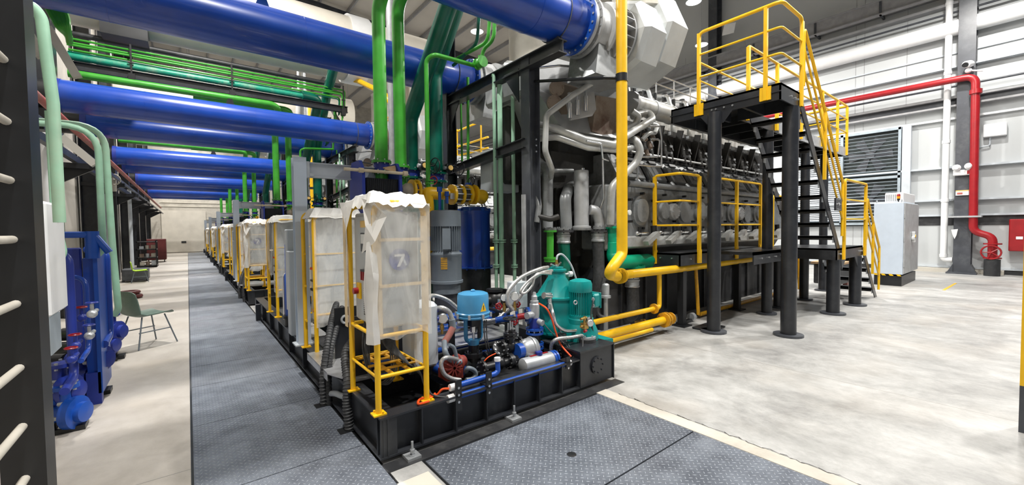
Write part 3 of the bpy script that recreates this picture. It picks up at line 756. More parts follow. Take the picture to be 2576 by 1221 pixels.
def cabinet_rear(y0, y1, lab, sheet_left, mx=4, seed=20):
    x0, x1, z0, z1 = 1.02, 1.5, SZ, 1.79
    t = thing('control_cabinet', lab, 'cabinet', ((x0+x1)/2, (y0+y1)/2, SZ), 'plastic wrapped control cabinets', mx)
    r = .021; f = MB()
    # standing rails form a gate on the walkway side and on the front side
    f.tube([(x0, y0, z0), (x0, y0, z1-.03), (x1, y0, z1-.03), (x1, y0, z0)], r, .08, 12).tube([(x0-.03, y1, z0), (x0-.03, y1, z1), (x1, y1, z1), (x1, y1, z0)], r, .08, 12)
    for z in (.62, 1.0, 1.35): f.cyl((x0-.03, y1-.01, z), (x0-.03, y1-.06, z), .012)
    f.cyl((x0, y0, .72), (x1, y0, .72), .014)
    f.build('leg_frame', 'yellow', t)
    g = MB()
    for x, y in ((x0, y0), (x1, y0), (x0-.03, y1), (x1, y1)): g.box((x-.045, y-.04, SZ), (x+.045, y+.04, SZ+.01))
    g.build('foot_plate', 'yellow', t)
    MB().box((x0+.04, y0+.05, .62), (x1-.03, y1-.03, 1.72), .01).build('enclosure', 'cabinet_grey', t)
    xs = x0+.04; m_ = (y0+y1)/2; h = (y1-y0)
    MB().box((xs-.01, y0+.06, .64), (xs, y1-.05, 1.7)).build('door', 'cabinet_grey', t)
    xs -= .01
    MB().box((xs-.006, m_-.3*h, 1.3), (xs, m_+.02*h, 1.52)).build('display_bezel', 'lcd', t)
    MB().box((xs-.008, m_-.24*h, 1.34), (xs-.004, m_-.04*h, 1.48)).build('display', 'glass_dial', t)
    MB().box((xs-.003, m_-.15*h, 1.6), (xs, m_+.15*h, 1.65)).build('name_plate', 'label_orange', t)
    g = MB()
    for i in range(4): g.cyl((xs-.012, m_+.3*h-.12*h*i, 1.19), (xs, m_+.3*h-.12*h*i, 1.19), .014, 8)
    g.build('indicator', 'orange', t)
    g = MB()
    for i in range(5): g.box((xs-.014, m_+.3*h-.14*h*i, .95), (xs, m_+.36*h-.14*h*i, .975))
    g.box((xs-.012, m_-.1*h, 1.05), (xs, m_+.35*h, 1.07))
    g.build('switch_row', 'black', t)
    MB().cyl((xs-.01, m_+.18*h, .8), (xs, m_+.18*h, .8), .05).build('fan_vent', 'galv', t)
    MB().box((xs-.012, m_-.2*h, .73), (xs, m_-.0*h, .88)).build('cover', 'white_grey', t)
    MB().cyl((xs-.04, m_-.28*h, .76), (xs, m_-.28*h, .76), .018).build('stop_button', 'red', t)
    p = MB()
    p.add(*noisy_sheet(x0-.005, x1+.03, y0-.03, .6, z1-.02, 14, 20, .005, seed, 'y', .02))
    p.add(*noisy_sheet(y0, y1+.03, x1+.03, .7, z1, 10, 16, .005, seed+1, 'x', .03))
    if sheet_left: p.add(*noisy_sheet(y0-.02, y1+.02, x0-.04, .95 if sheet_left > 1 else .55, z1, 10, 16, .006, seed+2, 'x', .04))
    p.build('plastic_sheet', 'plastic', t)
    rnd = random.Random(seed); n = 9; vs = []
    for j in range(n+1):
        for i in range(n+1):
            u = i/n; q = j/n; e = max(abs(u-.5), abs(q-.5))*2
            vs.append((x0-.045+(x1-x0+.08)*u, y0-.04+(y1-y0+.08)*q, (z1-.06 if e > .99 else z1+.05-.025*e**4)+rnd.uniform(-.01, .01)))
    MB().add(vs, [(j*(n+1)+i, j*(n+1)+i+1, (j+1)*(n+1)+i+1, (j+1)*(n+1)+i) for j in range(n) for i in range(n)]).build('top_sheet', 'plastic_thick', t)
    g = MB()
    for z in (1.35, 1.02): g.box((x0+.01, y0-.036, z), (x1, y0-.032, z+.015))
    g.box((x1-.02, y0-.035, .62), (x1+.02, y0-.031, 1.7)).build('tape', 'tape', t)
    return t
cabinet_rear(4.6, 4.95, 'plastic wrapped cabinet beside the grey post, middle one {w}', 0)
cabinet_rear(6.95, 7.5, 'plastic wrapped cabinet behind the grey post, rear one {w}', 2, seed=40)

# ------------------------------------------------------------------ cables below the front cabinet
t = thing('cable_bundle', 'bundle of black cables hanging from the front cabinet into the conduits', 'cable', (1.2, 2.9, .6))
for i in range(9):
    o = i*.011; rnd = random.Random(i)
    MB().curve([(1.1+o*1.6, 3.0+o, .93), (1.13+o, 2.98+o*.6, .74), (1.24+o*.6, 2.9+o*.5, .62-.004*i), (1.33+o*.3, 2.83+o*.3, .54-o*.5), (1.36+o*.3, 2.82, .44-o*.3), (1.42+o*.2, 2.8, .35-o*.3), (1.54, SY0+.035+rnd.uniform(-.012, .012), .302+rnd.uniform(-.012, .012))], .0062, 7, 6).build('cable', 'rubber', t)
t = thing('cable_loop', 'black cable loops hanging below the front cabinet, left side', 'cable', (1.1, 3.1, .6))
for i in range(4):
    o = i*.016
    MB().curve([(1.06+o, 3.2, .92), (1.02+o, 3.15, .72), (1.03+o*.5, 3.05, .53-o*.4), (1.1+o, 2.98, .47-o*.5), (1.2+o, 3.05, .56), (1.2+o, 3.15, .9)], .0062, 7, 6).build('cable', 'rubber', t)
for i, (m_, pts, lab) in enumerate((
    ('orange', [(1.55, SY0+.06, .37), (1.5, SY0+.08, .37), (1.46, SY0+.1, .33), (1.38, SY0+.13, .335)], 'orange cable leaving the upper blue conduit'),
    ('orange', [(1.46, SY0+.12, .335), (1.41, SY0+.08, .335), (1.33, SY0+.1, .335), (1.28, SY0+.03, .335), (1.36, SY0+.02, .335)], 'orange cable coiled round the foot of the front cabinet'))):
    solo(MB().curve(pts, .009, 8), 'orange_cable', m_, lab, 'cable')

# ------------------------------------------------------------------ corrugated hoses going into the plates
def corr(pts, r, name, lab, mx=None, m_='rubber'):
    h = MB(); h.curve(pts, r, 12, 10)
    P = [Vector(p) for p in pts]
    # corrugation rings along the path
    Q = [P[0]*2-P[1]]+P+[P[-1]*2-P[-2]]; prev = None; acc = 0
    for i in range(1, len(Q)-2):
        for k in range(24):
            u = k/24; a, b, c, d = Q[i-1], Q[i], Q[i+1], Q[i+2]
            p = .5*((2*b)+(c-a)*u+(2*a-5*b+4*c-d)*u*u+(3*b-a-3*c+d)*u**3)
            if prev is not None:
                acc += (p-prev).length
                if acc > .022: acc = 0; h.ring(p, p-prev, r, .005, 12, 4)
            prev = p
    return solo(h, name, m_, lab, 'hose', 'corrugated hoses' if mx else None, mx)
corr([(.93, 3.99, .0), (.93, 4.0, .25), (.98, 4.05, .5), (1.1, 4.3, .72), (1.2, 4.5, .84)], .028, 'corrugated_hose', 'black corrugated hose entering the walkway plate, outer of two {w}', 4)
corr([(.97, 3.96, .0), (.975, 3.98, .25), (1.03, 4.08, .5), (1.16, 4.3, .7), (1.24, 4.45, .8)], .026, 'corrugated_hose', 'black corrugated hose entering the walkway plate, inner of two {w}', 4)
corr([(.97, 3.36, .0), (.96, 3.38, .2), (.98, 3.42, .38), (1.02, 3.6, .55), (1.1, 3.7, .62)], .033, 'corrugated_hose', 'black corrugated hose into the plate by the front cabinet {w}', 4)
solo(MB().curve([(.98, 4.0, .1), (1.0, 3.85, .14), (1.05, 3.75, .13), (1.2, 3.65, .1)], .026, 10), 'floor_hose', 'white_grey', 'short grey hose lying against the skid by the corrugated hoses', 'hose')
for (x, y, lb) in ((.93, 3.99, 'dark cable opening in the plate below the two hoses'), (.96, 3.36, 'dark cable opening in the plate beside the front cabinet')):
    solo(MB().box((x-.075, y-.05, .0122), (x+.05, y+.06, .0135)), 'cable_opening', 'black', lb, 'opening')
t = solo(MB().box((.91, 8.52, .012), (.985, 8.6, .3)), 'kick_bracket', 'column_grey', 'small dark bracket at the rear corner of the skid {w}', 'bracket', 'corner brackets', 4)

# ------------------------------------------------------------------ grey lifting post with crossbeam
px_, py_ = 1.0, 5.12
t = thing('lifting_post', 'grey H section post with horizontal lifting beam {w}', 'post', (px_, py_, SZ), 'grey lifting posts', 4)
MB().hbeam((px_, py_, SZ), (px_, py_, 2.42), .13, .13, .012, up=(0, 1, 0)).build('post', 'cabinet_blue', t)
MB().hbeam((px_+.06, py_, 2.29), (2.0, py_, 2.29), .08, .17, .012).build('beam', 'white_grey', t)
MB().box((px_+.05, py_-.05, 2.2), (px_+.1, py_+.05, 2.38)).box((px_+.1, py_-.055, 2.215), (px_+.14, py_-.02, 2.25)).build('bracket', 'cabinet_grey', t)
MB().box((px_-.1, py_-.1, SZ), (px_+.1, py_+.1, SZ+.015)).build('base_plate', 'cabinet_grey', t)
# narrow grey trunking boxes beside the post
t = solo(MB().box((.94, 5.6, .62), (1.08, 5.75, 1.62), .01), 'cable_trunking', 'cabinet_grey', 'tall narrow grey terminal box beside the grey post {w}', 'box', 'narrow terminal boxes', 4)
MB().box((.93, 5.45, .35), (1.07, 5.62, 1.36), .01).build('lower_box', 'cabinet_grey', t)
# blue slim filter near it
t = thing('slim_filter', 'slim blue filter cylinder behind the grey post {w}', 'filter', (1.08, 6.25, SZ), 'slim blue filters', 4)
MB().lathe([(.075, 0), (.075, .55), (.062, .57), (.062, .95), (.05, .98), (0, .99)], (1.08, 6.25, SZ+.14)).build('body', 'blue_part', t)
MB().cyl((1.08, 6.25, SZ), (1.08, 6.25, SZ+.14), .09).cyl((1.08, 6.25, SZ+.1), (1.08, 6.25, SZ+.14), .11).build('base', 'black', t)
MB().tube([(1.0, 6.3, .4), (1.0, 6.3, 1.0), (1.08, 6.3, 1.05)], .014, .05, 8).build('pipe', 'chrome', t)

# ------------------------------------------------------------------ plate heat exchanger with carrying bar
hx0, hx1, hy0, hy1 = 1.62, 2.0, 4.7, 5.15
t = thing('plate_heat_exchanger', 'dark plate heat exchanger between blue end plates {w}', 'heat exchanger', (1.8, 4.9, SZ), 'dark plate heat exchangers', 4)
def endplate(x, dx):
    return MB().prism([(x, hy0, SZ), (x, hy1, SZ), (x, hy1, 2.28), (x, hy1-.08, 2.4), (x, hy0+.1, 2.4), (x, hy0, 2.28)], (dx, 0, 0))
endplate(hx0-.06, .035).build('end_plate', 'navy', t); endplate(hx1, .035).build('end_plate', 'navy', t)
g = MB(); n = 34
for i in range(n):
    x = hx0+.0+(hx1-hx0)*i/n; g.box((x, hy0+.03, .6), (x+(hx1-hx0)/n*.55, hy1-.03, 2.2))
g.box((hx0, hy0+.045, .6), (hx1, hy1-.045, 2.19)).build('plate_pack', 'black', t)
g = MB().cyl((1.36, hy0-.02, 2.27), (2.08, hy0-.02, 2.27), .018)
g.cyl((1.36, hy1, 2.27), (2.08, hy1, 2.27), .018).cyl((1.5, hy0-.02, 1.1), (2.08, hy0-.02, 1.1), .018).cyl((2.04, hy0-.02, 2.27), (2.09, hy0-.02, 2.27), .032).cyl((1.52, hy0-.02, 2.27), (1.57, hy0-.02, 2.27), .03, 6)
g.build('tie_rod', 'wood_rod', t)
solo(MB().prism([(1.83, hy0, 2.3), (1.95, hy0-.02, 2.28), (2.0, hy0+.1, 2.36), (1.86, hy0+.14, 2.33)], (.0, .02, .02)), 'cardboard_scrap', 'cardboard', 'brown cardboard scrap on top of the plate heat exchanger', 'scrap')

# ------------------------------------------------------------------ vertical mains with butterfly valves
def main_pipe(name, m_, pts, r, lab, mx=4, bend=.25, n=20, seg=6, fl=None, grp=None):
    t = thing(name, lab, 'pipe', pts[0], grp or 'vertical coolant mains', mx)
    MB().tube(pts, r, bend, n, seg).build('pipe_run', m_, t)
    if fl:
        for z in fl:
            c = V(pts[0][0], pts[0][1], z)
            MB().flange(c+V(0, 0, .0), (0, 0, 1), r*1.5, .03).flange(c-V(0, 0, .13), (0, 0, 1), r*1.5, .03).build('flange', m_, t)
            MB().bolts(c, (0, 0, 1), r*1.32, 8, .009, .03).bolts(c-V(0, 0, .13), (0, 0, 1), r*1.32, 8, .009, .03).build('bolt', 'galv', t)
            MB().cyl(c-V(0, 0, .115), c-V(0, 0, .015), r*1.2).build('valve_ring', 'navy', t)
    return t
RZ = 4.28   # height of the pipe rack
main_pipe('green_pipe', 'green', [(1.94, 5.1, .5), (1.94, 5.1, 4.35), (1.96, 4.45, 4.84), (-1.8, 4.45, 4.84)], .08, 'bright green vertical pipe on the walkway side {w}', fl=(2.45,))
main_pipe('green_pipe', 'green', [(2.3, 5.35, .5), (2.3, 5.35, 4.6), (2.3, 4.75, 4.84), (.2, 4.75, 4.84)], .08, 'bright green vertical pipe nearer the teal pipes {w}', fl=(2.45,))
main_pipe('teal_pipe', 'teal_pipe', [(2.83, 6.2, .5), (2.83, 6.2, 3.35), (2.95, 4.6, 5.22), (2.5, 4.5, 5.22)], .125, 'wide dark teal vertical pipe bending forward, left one {w}', fl=(2.55,))
main_pipe('teal_pipe', 'teal_pipe', [(3.2, 6.05, .5), (3.2, 6.05, 4.1), (3.22, 4.9, 5.4), (3.22, 3.6, 6.3)], .125, 'wide dark teal vertical pipe bending forward, right one {w}', fl=(2.5,))
def valve_actuator(c, lab, mx):
    t = thing('valve_actuator', lab, 'valve', c, 'butterfly valve actuators', mx)
    MB().box(c+V(-.05, -.06, -.07), c+V(.06, .04, .07), .015).cyl(c+V(0, -.08, 0), c+V(0, .1, 0), .055).cyl(c+V(.02, .1, 0), c+V(.02, .2, 0), .025).build('gearbox', 'black', t)
    MB().cyl(c+V(0, -.095, 0), c+V(0, -.08, 0), .04, 16).build('dial', 'label_orange', t)
    MB().cyl(c+V(-.09, -.02, 0), c+V(-.05, -.02, 0), .03).build('limit_box', 'galv', t)
    q = MB().ring(c+V(.2, -.02, .02), (1, .2, 0), .12, .009, 20, 6)
    for k in range(3):
        q.cyl(c+V(.2, -.02, .02), c+V(.2, -.02+.12*math.cos(k*2.1+.4), .02+.12*math.sin(k*2.1+.4)), .006, 6)
    q.cyl(c+V(.05, -.02, 0), c+V(.2, -.02, .02), .01).build('handwheel', 'black', t)
valve_actuator(at(1063, 418, 'y', 5.9), 'black valve gearbox with yellow dial before the left teal pipe {w}', 1)
valve_actuator(at(1127, 424, 'y', 5.9), 'black valve gearbox with yellow dial before the right teal pipe {w}', 1)
solo(MB().tube([(-1.85, 4.5, 5.2), (2.62, 4.5, 5.2)], .07, n=16), 'rack_pipe', 'teal_dust', 'dusty teal pipe lying on the rack beam {w}', 'pipe', 'teal rack pipes', 3)
# silver and yellow risers behind
main_pipe('silver_pipe', 'galv', [(3.1, 7.4, 0), (3.1, 7.4, 7.5)], .13, 'tall silver lagged riser behind the teal pipes {w}', 1, grp='silver risers')

# yellow gas pipe: vertical, then along the engine side
yx, yy_ = 3.98, 3.05
def gas_pipe():
    t = thing('gas_pipe', 'thick yellow gas pipe standing before the engine {w}', 'pipe', (yx, yy_, 1.3), 'yellow gas pipes', 2)
    e0 = at(1565, 640, 'y', yy_); e1 = at(1528, 690, 'y', 3.0); e2 = at(1552, 696, 'y', 3.25)
    MB().tube([(e0.x, yy_, 7), e0, e1, e2], .064, .09, 20, 7).build('riser', 'yellow', t)
    f0 = at(1552, 696, 'y', 3.25); f1 = at(1585, 690, 'y', 3.45); f2 = at(1990, 650, 'y', 3.7)
    d = (f1-f0).normalized()
    MB().cyl(f0, f0+d*.06, .055).build('gasket', 'black', t)
    MB().flange(f0+d*.1, d, .1, .03).flange(f0+d*.15, d, .1, .03).bolts(f0+d*.12, d, .083, 8, .009, .045).build('flange', 'yellow', t)
    MB().tube([f0+d*.08, f1, at(1720, 675, 'y', 3.5), (11.5, 3.5, .95)], .06, .2, 16).build('header', 'yellow', t)
    c = V(e0.x, yy_, at(1565, 197, 'y', yy_).z)
    MB().cyl(c-V(0, 0, .045), c+V(0, 0, .045), .072).build('clamp', 'black', t)
    MB().tube([c, c+V(-.2, .1, -.01), at(1345, 205, 'x', 3.7)], .02, 0, 8).build('stay_rod', 'black', t)
gas_pipe()

# ------------------------------------------------------------------ black support frame for the blue charge air pipes
BX, BY0, BY1 = 3.68, 4.25, 6.3
PZ, PR, PY0, PY1 = 4.2, .3, 3.72, 6.25
t = thing('support_frame', 'black steel frame carrying the blue pipes beside the engine {w}', 'frame', (BX, 5.3, 0), 'black pipe support frames', 3)
MB().hbeam((BX, BY0, 0), (BX, BY0, PZ-PR-.02), .17, .19, .014, up=(1, 0, 0)).build('column', 'column_grey', t)
MB().hbeam((BX-.08, BY1, 0), (BX-.08, BY1, PZ+1.0), .17, .19, .014, up=(1, 0, 0)).build('column', 'steel_black', t)
MB().hbeam((BX-.08, 3.55, PZ-PR-.12), (BX-.08, 7.0, PZ-PR-.12), .14, .16, .014).build('top_beam', 'steel_black', t)
MB().hbeam((BX-.08, BY0, 2.74), (BX-.08, 6.9, 2.55), .12, .13, .012).build('middle_beam', 'steel_black', t)
g = MB().prism([(BX-.12, BY0+.1, 3.75), (BX-.12, BY0+.45, 3.75), (BX-.12, BY0+.1, 3.3)], (.012, 0, 0))
g.prism([(BX-.12, BY1-.1, 3.75), (BX-.12, BY1-.45, 3.75), (BX-.12, BY1-.1, 3.3)], (.012, 0, 0)).build('gusset', 'black', t)
MB().obox((BX-.08, 5.2, 4.9), (0, 1, .75), (1, 0, 0), (0, -.75, 1), .9, .04, .04).build('brace', 'black', t)
b_ = MB()
for z in (2.78, 2.7, 2.62, 1.0): b_.cyl((BX-.0, BY0-.1, z), (BX-.0, BY0-.115, z), .012, 8)
b_.cyl((BX+.06, BY0-.1, 1.0), (BX+.06, BY0-.115, 1.0), .012, 8).build('bolt', 'chrome', t)
g = MB()
for z, x in ((2.02, -.13), (2.02, -.13)): pass
MB().box((BX-.16, BY0-.04, .2), (BX-.13, BY0+.02, 2.05)).build('slotted_rail', 'galv', t)

# blue charge air pipes with flange, bellows end and support rings
def blue_pipe(y, which, mx):
    xl = -1.88
    t = thing('charge_air_pipe', 'wide blue charge air pipe, the %s one {w}' % which, 'pipe', (0, y, PZ), 'wide blue charge air pipes', mx)
    MB().tube([(xl+.02, y, PZ), (3.98, y, PZ)], PR, n=48).build('barrel', 'blue_pipe', t)
    s = MB()
    for x in (-.6, 1.3, 3.2): s.cyl((x, y, PZ), (x+.006, y, PZ), PR+.004, 48)
    s.build('weld_seam', 'blue_pipe', t)
    c = V(3.98, y, PZ)
    MB().cyl(c-V(.03, 0, 0), c+V(.0, 0, 0), PR+.075, 40).build('flange', 'blue_part', t)
    MB().bolts(c-V(.02, 0, 0), (1, 0, 0), PR+.045, 22, .014, .022).build('flange_bolt', 'galv', t)
    MB().cyl((xl-.3, y, PZ), (xl+.0, y, PZ), PR*.9, 40).build('wall_sleeve', 'black', t)
    MB().cyl((xl, y, PZ), (xl+.1, y, PZ), PR+.01, 40).build('end_ring', 'navy', t)
    lg = MB()
    for x in (.85,): lg.prism([(x-.09, y-.012, PZ+PR-.02), (x+.09, y-.012, PZ+PR-.02), (x+.04, y-.012, PZ+PR+.13), (x-.04, y-.012, PZ+PR+.13)], (0, .02, 0))
    lg.build('lifting_lug', 'black' if y < 5 else 'blue_part', t)
    sr = MB().box((BX-.1, y-.1, PZ-PR-.04), (BX-.02, y+.1, PZ-PR+.03)).ring((BX-.06, y, PZ), (1, 0, 0), PR+.006, .008, 40, 4)
    sr.build('saddle', 'column_grey', t)
blue_pipe(PY0, 'near', 4); blue_pipe(PY1, 'far', 4)

# cream exhaust duct parallel to the blue pipes, above the rack
t = thing('exhaust_duct', 'large cream lagged duct behind and above the blue pipes {w}', 'duct', (0, 4.9, 6.9), 'cream lagged ducts', 3)
MB().tube([(-1.9, 4.9, 6.9), (6.2, 4.9, 6.9)], .88, n=44).build('barrel', 'cream', t)
MB().cyl((3.75, 4.9, 6.9), (4.3, 4.9, 6.9), .95, 44).build('joint_band', 'white', t)
solo(MB().box((-1.3, 4.3, 5.75), (-.55, 5.3, 6.06)), 'duct_support', 'black', 'black support block under the cream duct {w}', 'support', 'duct supports', 2)

# pipe rack: thin green pipes, teal pipe, black beam, green pipe
RY = 4.5
def rack():
    for i, (z, dy) in enumerate(((5.56, 0), (5.49, .03), (5.42, -.04), (5.36, .08), (5.29, 0))):
        xr = 3.62-.04*i
        solo(MB().tube([(-1.8, RY+dy, z), (xr, RY+dy, z), (xr, RY+dy+.08, (4.9, 4.8, 4.6, 4.9, 4.85)[i])], .023 if i < 4 else .017, .08, 8), 'thin_green_pipe', 'green' if i < 4 else 'teal_pipe',
             ('topmost', 'second highest', 'middle', 'second lowest', 'lowest')[i]+' thin green pipe on the rack {w}', 'pipe', 'thin green rack pipes', 3)
    t = thing('pipe_rack', 'black steel rack beam with clamps above the blue pipes {w}', 'rack', (.5, RY, 4.9), 'black rack beams', 3)
    MB().hbeam((-1.8, RY, 5.02), (3.68, RY, 5.02), .12, .17, .014).build('beam', 'steel_black', t)
    for x in (-.9, .9, 3.5):
        MB().box((x, RY-.1, 4.84), (x+.11, RY+.04, 5.03)).box((x+.04, RY-.1, 5.03), (x+.07, RY-.07, 5.66)).box((x-.0, RY-.11, 5.24), (x+.1, RY-.085, 5.27)).build('clamp', 'black', t)
    solo(MB().tube([(-1.8, RY+.35, 5.78), (3.6, RY+.35, 5.78)], .06, n=10), 'dark_rail', 'black_dusty', 'dark round rail behind the thin green pipes {w}', 'rail', 'dark rails', 3)
rack()

# ================================================================== MACHINERY ON THE NEAREST SKID
def flanged_run(mb_pipe, p, q, r, R, bolt_mb=None, t=.022, nb=8):
    p = V(*p); q = V(*q); d = (q-p).normalized()
    mb_pipe.cyl(p, q, r, 16)
    for c in (p, q):
        mb_pipe.flange(c, d, R, t)
        if bolt_mb is not None: bolt_mb.bolts(c, d, R*.8, nb, .0085, t*.9)
# junction box on stand
t = thing('junction_box', 'pale grey junction box behind the front cabinet on the skid', 'box', (1.66, 3.3, .4))
MB().box((1.45, 3.2, .4), (1.7, 3.45, .97), .035).build('enclosure', 'white_grey', t)
MB().box((1.5, 3.28, SZ), (1.54, 3.32, .42)).box((1.62, 3.28, SZ), (1.66, 3.32, .42)).build('stand', 'black', t)
MB().prism([(1.53, 3.198, .72), (1.57, 3.198, .72), (1.55, 3.198, .76)], (0, .001, 0)).build('mark', 'white', t)
gl = MB()
for z in (.88, .8): gl.cyl((1.7, 3.3, z), (1.74, 3.3, z), .02)
gl.build('cable_gland', 'navy', t)

# blue pneumatic actuator on a black globe valve
ax_, ay_ = 2.1, 3.28
z0 = .765
t = thing('control_valve', 'light blue domed valve actuator with yellow triangle on a black valve', 'valve', (ax_, ay_, .4))
ac = MB().lathe([(.0, .0), (.15, .0), (.16, .01), (.16, .022), (.15, .03), (.158, .035), (.16, .05), (.15, .058), (.148, .09), (.148, .205), (.14, .228), (.11, .24), (0, .246)], (ax_, ay_, z0), n=36)
ac.lathe([(.022, 0), (.022, .012), (.014, .02), (0, .022)], (ax_, ay_, z0+.245), n=12).build('diaphragm_housing', 'sky_blue', t)
MB().bolts((ax_, ay_, z0+.03), (0, 0, 1), .168, 8, .012, .02).build('housing_bolt', 'galv', t)
tri = at(1215, 767, 'y', ay_-.12); u = V(.99, .0, 0)
a0 = -.95
def onc(ang, z): return V(ax_+.1495*math.cos(ang), ay_+.1495*math.sin(ang), z)
g = MB(); n = 6; aa, bb = -1.68, -1.2
for i in range(n):
    A = aa+(bb-aa)*i/n; B = aa+(bb-aa)*(i+1)/n; top = lambda q: z0+.075+.085*(1-abs(2*(q-aa)/(bb-aa)-1))
    g.add([onc(A, z0+.075), onc(B, z0+.075), onc(B, top(B)), onc(A, top(A))], [(0, 1, 2, 3)])
tr = g.build('warning_triangle', 'yellow', t)
g = MB(); m_ = (aa+bb)/2
g.add([onc(m_-.03, z0+.09)*1, onc(m_+.03, z0+.09), onc(m_+.03, z0+.13), onc(m_-.03, z0+.13)], [(0, 1, 2, 3)])
g.v = [tuple((Vector(v)-V(ax_, ay_, v[2]))*1.006+V(ax_, ay_, v[2])) for v in g.v]; g.build('mark', 'black', tr)
yk = MB()
for s in (-1, 1): yk.tube([(ax_+s*.085, ay_, z0), (ax_+s*.085, ay_, z0-.2), (ax_+s*.02, ay_, z0-.245)], .02, .05, 8)
yk.cyl((ax_, ay_, z0-.26), (ax_, ay_, z0-.21), .05).build('yoke', 'sky_blue', t)
MB().cyl((ax_, ay_, z0-.26), (ax_, ay_, z0), .014).cyl((ax_, ay_, z0-.14), (ax_, ay_, z0-.06), .03, 6).build('stem', 'chrome', t)
MB().box((ax_-.05, ay_-.05, z0-.08), (ax_+.03, ay_+.05, z0-.01)).cyl((ax_+.05, ay_-.02, z0-.2), (ax_+.05, ay_-.02, z0-.02), .018).build('positioner', 'black', t)
bd = MB().lathe([(.05, -.26), (.05, -.33), (.085, -.335), (.085, -.375), (.06, -.38), (.075, -.43), (.07, -.5), (.03, -.53), (0, -.53)], (ax_, ay_, z0), n=20)
bd.bolts((ax_, ay_, z0-.345), (0, 0, 1), .07, 6, .009, .03)
zz = z0-.44
bd.cyl((ax_-.13, ay_, zz), (ax_+.13, ay_, zz), .05)
for s in (-.13, .13): bd.flange((ax_+s, ay_, zz), (1, 0, 0), .085, .025)
bd.build('valve_body', 'black', t)
MB().curve([(ax_+.06, ay_-.1, z0-.02), (ax_+.03, ay_-.14, z0-.15), (ax_+.08, ay_-.13, z0-.33), (ax_+.22, ay_-.1, z0-.46)], .006, 6).curve([(ax_+.08, ay_-.1, z0-.02), (ax_+.06, ay_-.14, z0-.2), (ax_+.12, ay_-.13, z0-.36), (ax_+.23, ay_-.1, z0-.46)], .006, 6).build('signal_cable', 'rubber', t)
MB().cyl((ax_+.2, ay_-.12, z0-.48), (ax_+.26, ay_-.12, z0-.48), .025).build('cable_gland', 'white', t)
gc = at(1284, 872, 'y', 3.1)
# blue flanged elbow left of it, then black line to the stop valve
t = thing('flanged_pipe', 'black flanged oil pipe running right from the blue actuator valve', 'pipe', (2.5, ay_, zz))
p = MB(); b_ = MB()
flanged_run(p, (ax_+.155, ay_, zz), tuple(gc-V(.13, 0, 0)), .045, .075, b_); p.build('pipe_run', 'black', t); b_.build('bolt', 'chrome', t)
t = thing('flanged_pipe', 'blue flanged pipe stub left of the blue actuator valve', 'pipe', (1.9, ay_, zz))
p = MB(); b_ = MB()
flanged_run(p, (ax_-.155, ay_, zz), (ax_-.24, ay_, zz), .045, .09, b_); p.tube([(ax_-.24, ay_, zz), (ax_-.33, ay_, zz), (ax_-.33, ay_+.2, zz)], .045, .06, 12).build('pipe_run', 'blue_part', t); b_.build('bolt', 'chrome', t)
# globe stop valve with handwheel
def globe_valve(c, lab, wheel='black', sc=1.0, body='black'):
    c = V(*c); t = thing('globe_valve', lab, 'valve', c)
    MB().ball(c, .062*sc, sz=1.0).cyl(c-V(.11*sc, 0, 0), c+V(.11*sc, 0, 0), .042*sc).flange(c-V(.11*sc, 0, 0), (1, 0, 0), .082*sc, .022).flange(c+V(.11*sc, 0, 0), (1, 0, 0), .082*sc, .022) \
        .cyl(c, c+V(0, 0, .1*sc), .045*sc).flange(c+V(0, 0, .1*sc), (0, 0, 1), .07*sc, .022).flange(c+V(0, 0, .13*sc), (0, 0, 1), .07*sc, .022).cyl(c+V(0, 0, .1*sc), c+V(0, 0, .17*sc), .03*sc).build('valve_body', body, t)
    MB().bolts(c+V(.11*sc, 0, 0), (1, 0, 0), .067*sc, 8, .008, .03).bolts(c-V(.11*sc, 0, 0), (1, 0, 0), .067*sc, 8, .008, .03).bolts(c+V(0, 0, .115*sc), (0, 0, 1), .058*sc, 6, .007, .03).build('bolt', 'chrome', t)
    y = MB()
    for s in (-1, 1): y.cyl(c+V(s*.03*sc, 0, .15*sc), c+V(s*.026*sc, 0, .24*sc), .007)
    y.cyl(c+V(0, 0, .15*sc), c+V(0, 0, .29*sc), .008).build('stem', 'galv', t)
    w_ = MB().ring(c+V(0, 0, .285*sc), (0, 0, 1), .068*sc, .009*sc, 20, 6)
    for k in range(4): w_.cyl(c+V(0, 0, .285*sc), c+V(.066*sc*math.cos(k*1.57+.5), .066*sc*math.sin(k*1.57+.5), .285*sc), .006)
    w_.build('handwheel', wheel, t)
    return t
globe_valve(gc, 'black stop valve with round black handwheel before the silver dome', 'black', .95)
# second lower line
t = thing('flanged_pipe', 'lower black flanged pipe just above the skid front edge', 'pipe', (2.35, 3.05, .37))
p = MB(); b_ = MB()
flanged_run(p, (2.02, 3.02, .36), (2.32, 3.02, .36), .04, .072, b_); flanged_run(p, (2.345, 3.02, .36), (2.5, 3.02, .365), .04, .072, b_)
p.ball((2.2, 3.02, .37), .065); p.build('pipe_run', 'black', t); b_.build('bolt', 'chrome', t)
solo(MB().tube([(2.53, 3.02, .365), (2.58, 3.02, .365), (2.6, 3.05, .39), (2.6, 3.08, .47)], .038, .05, 12), 'pipe_bend', 'blue_part', 'blue pipe bend rising behind the short silver cylinder', 'pipe')
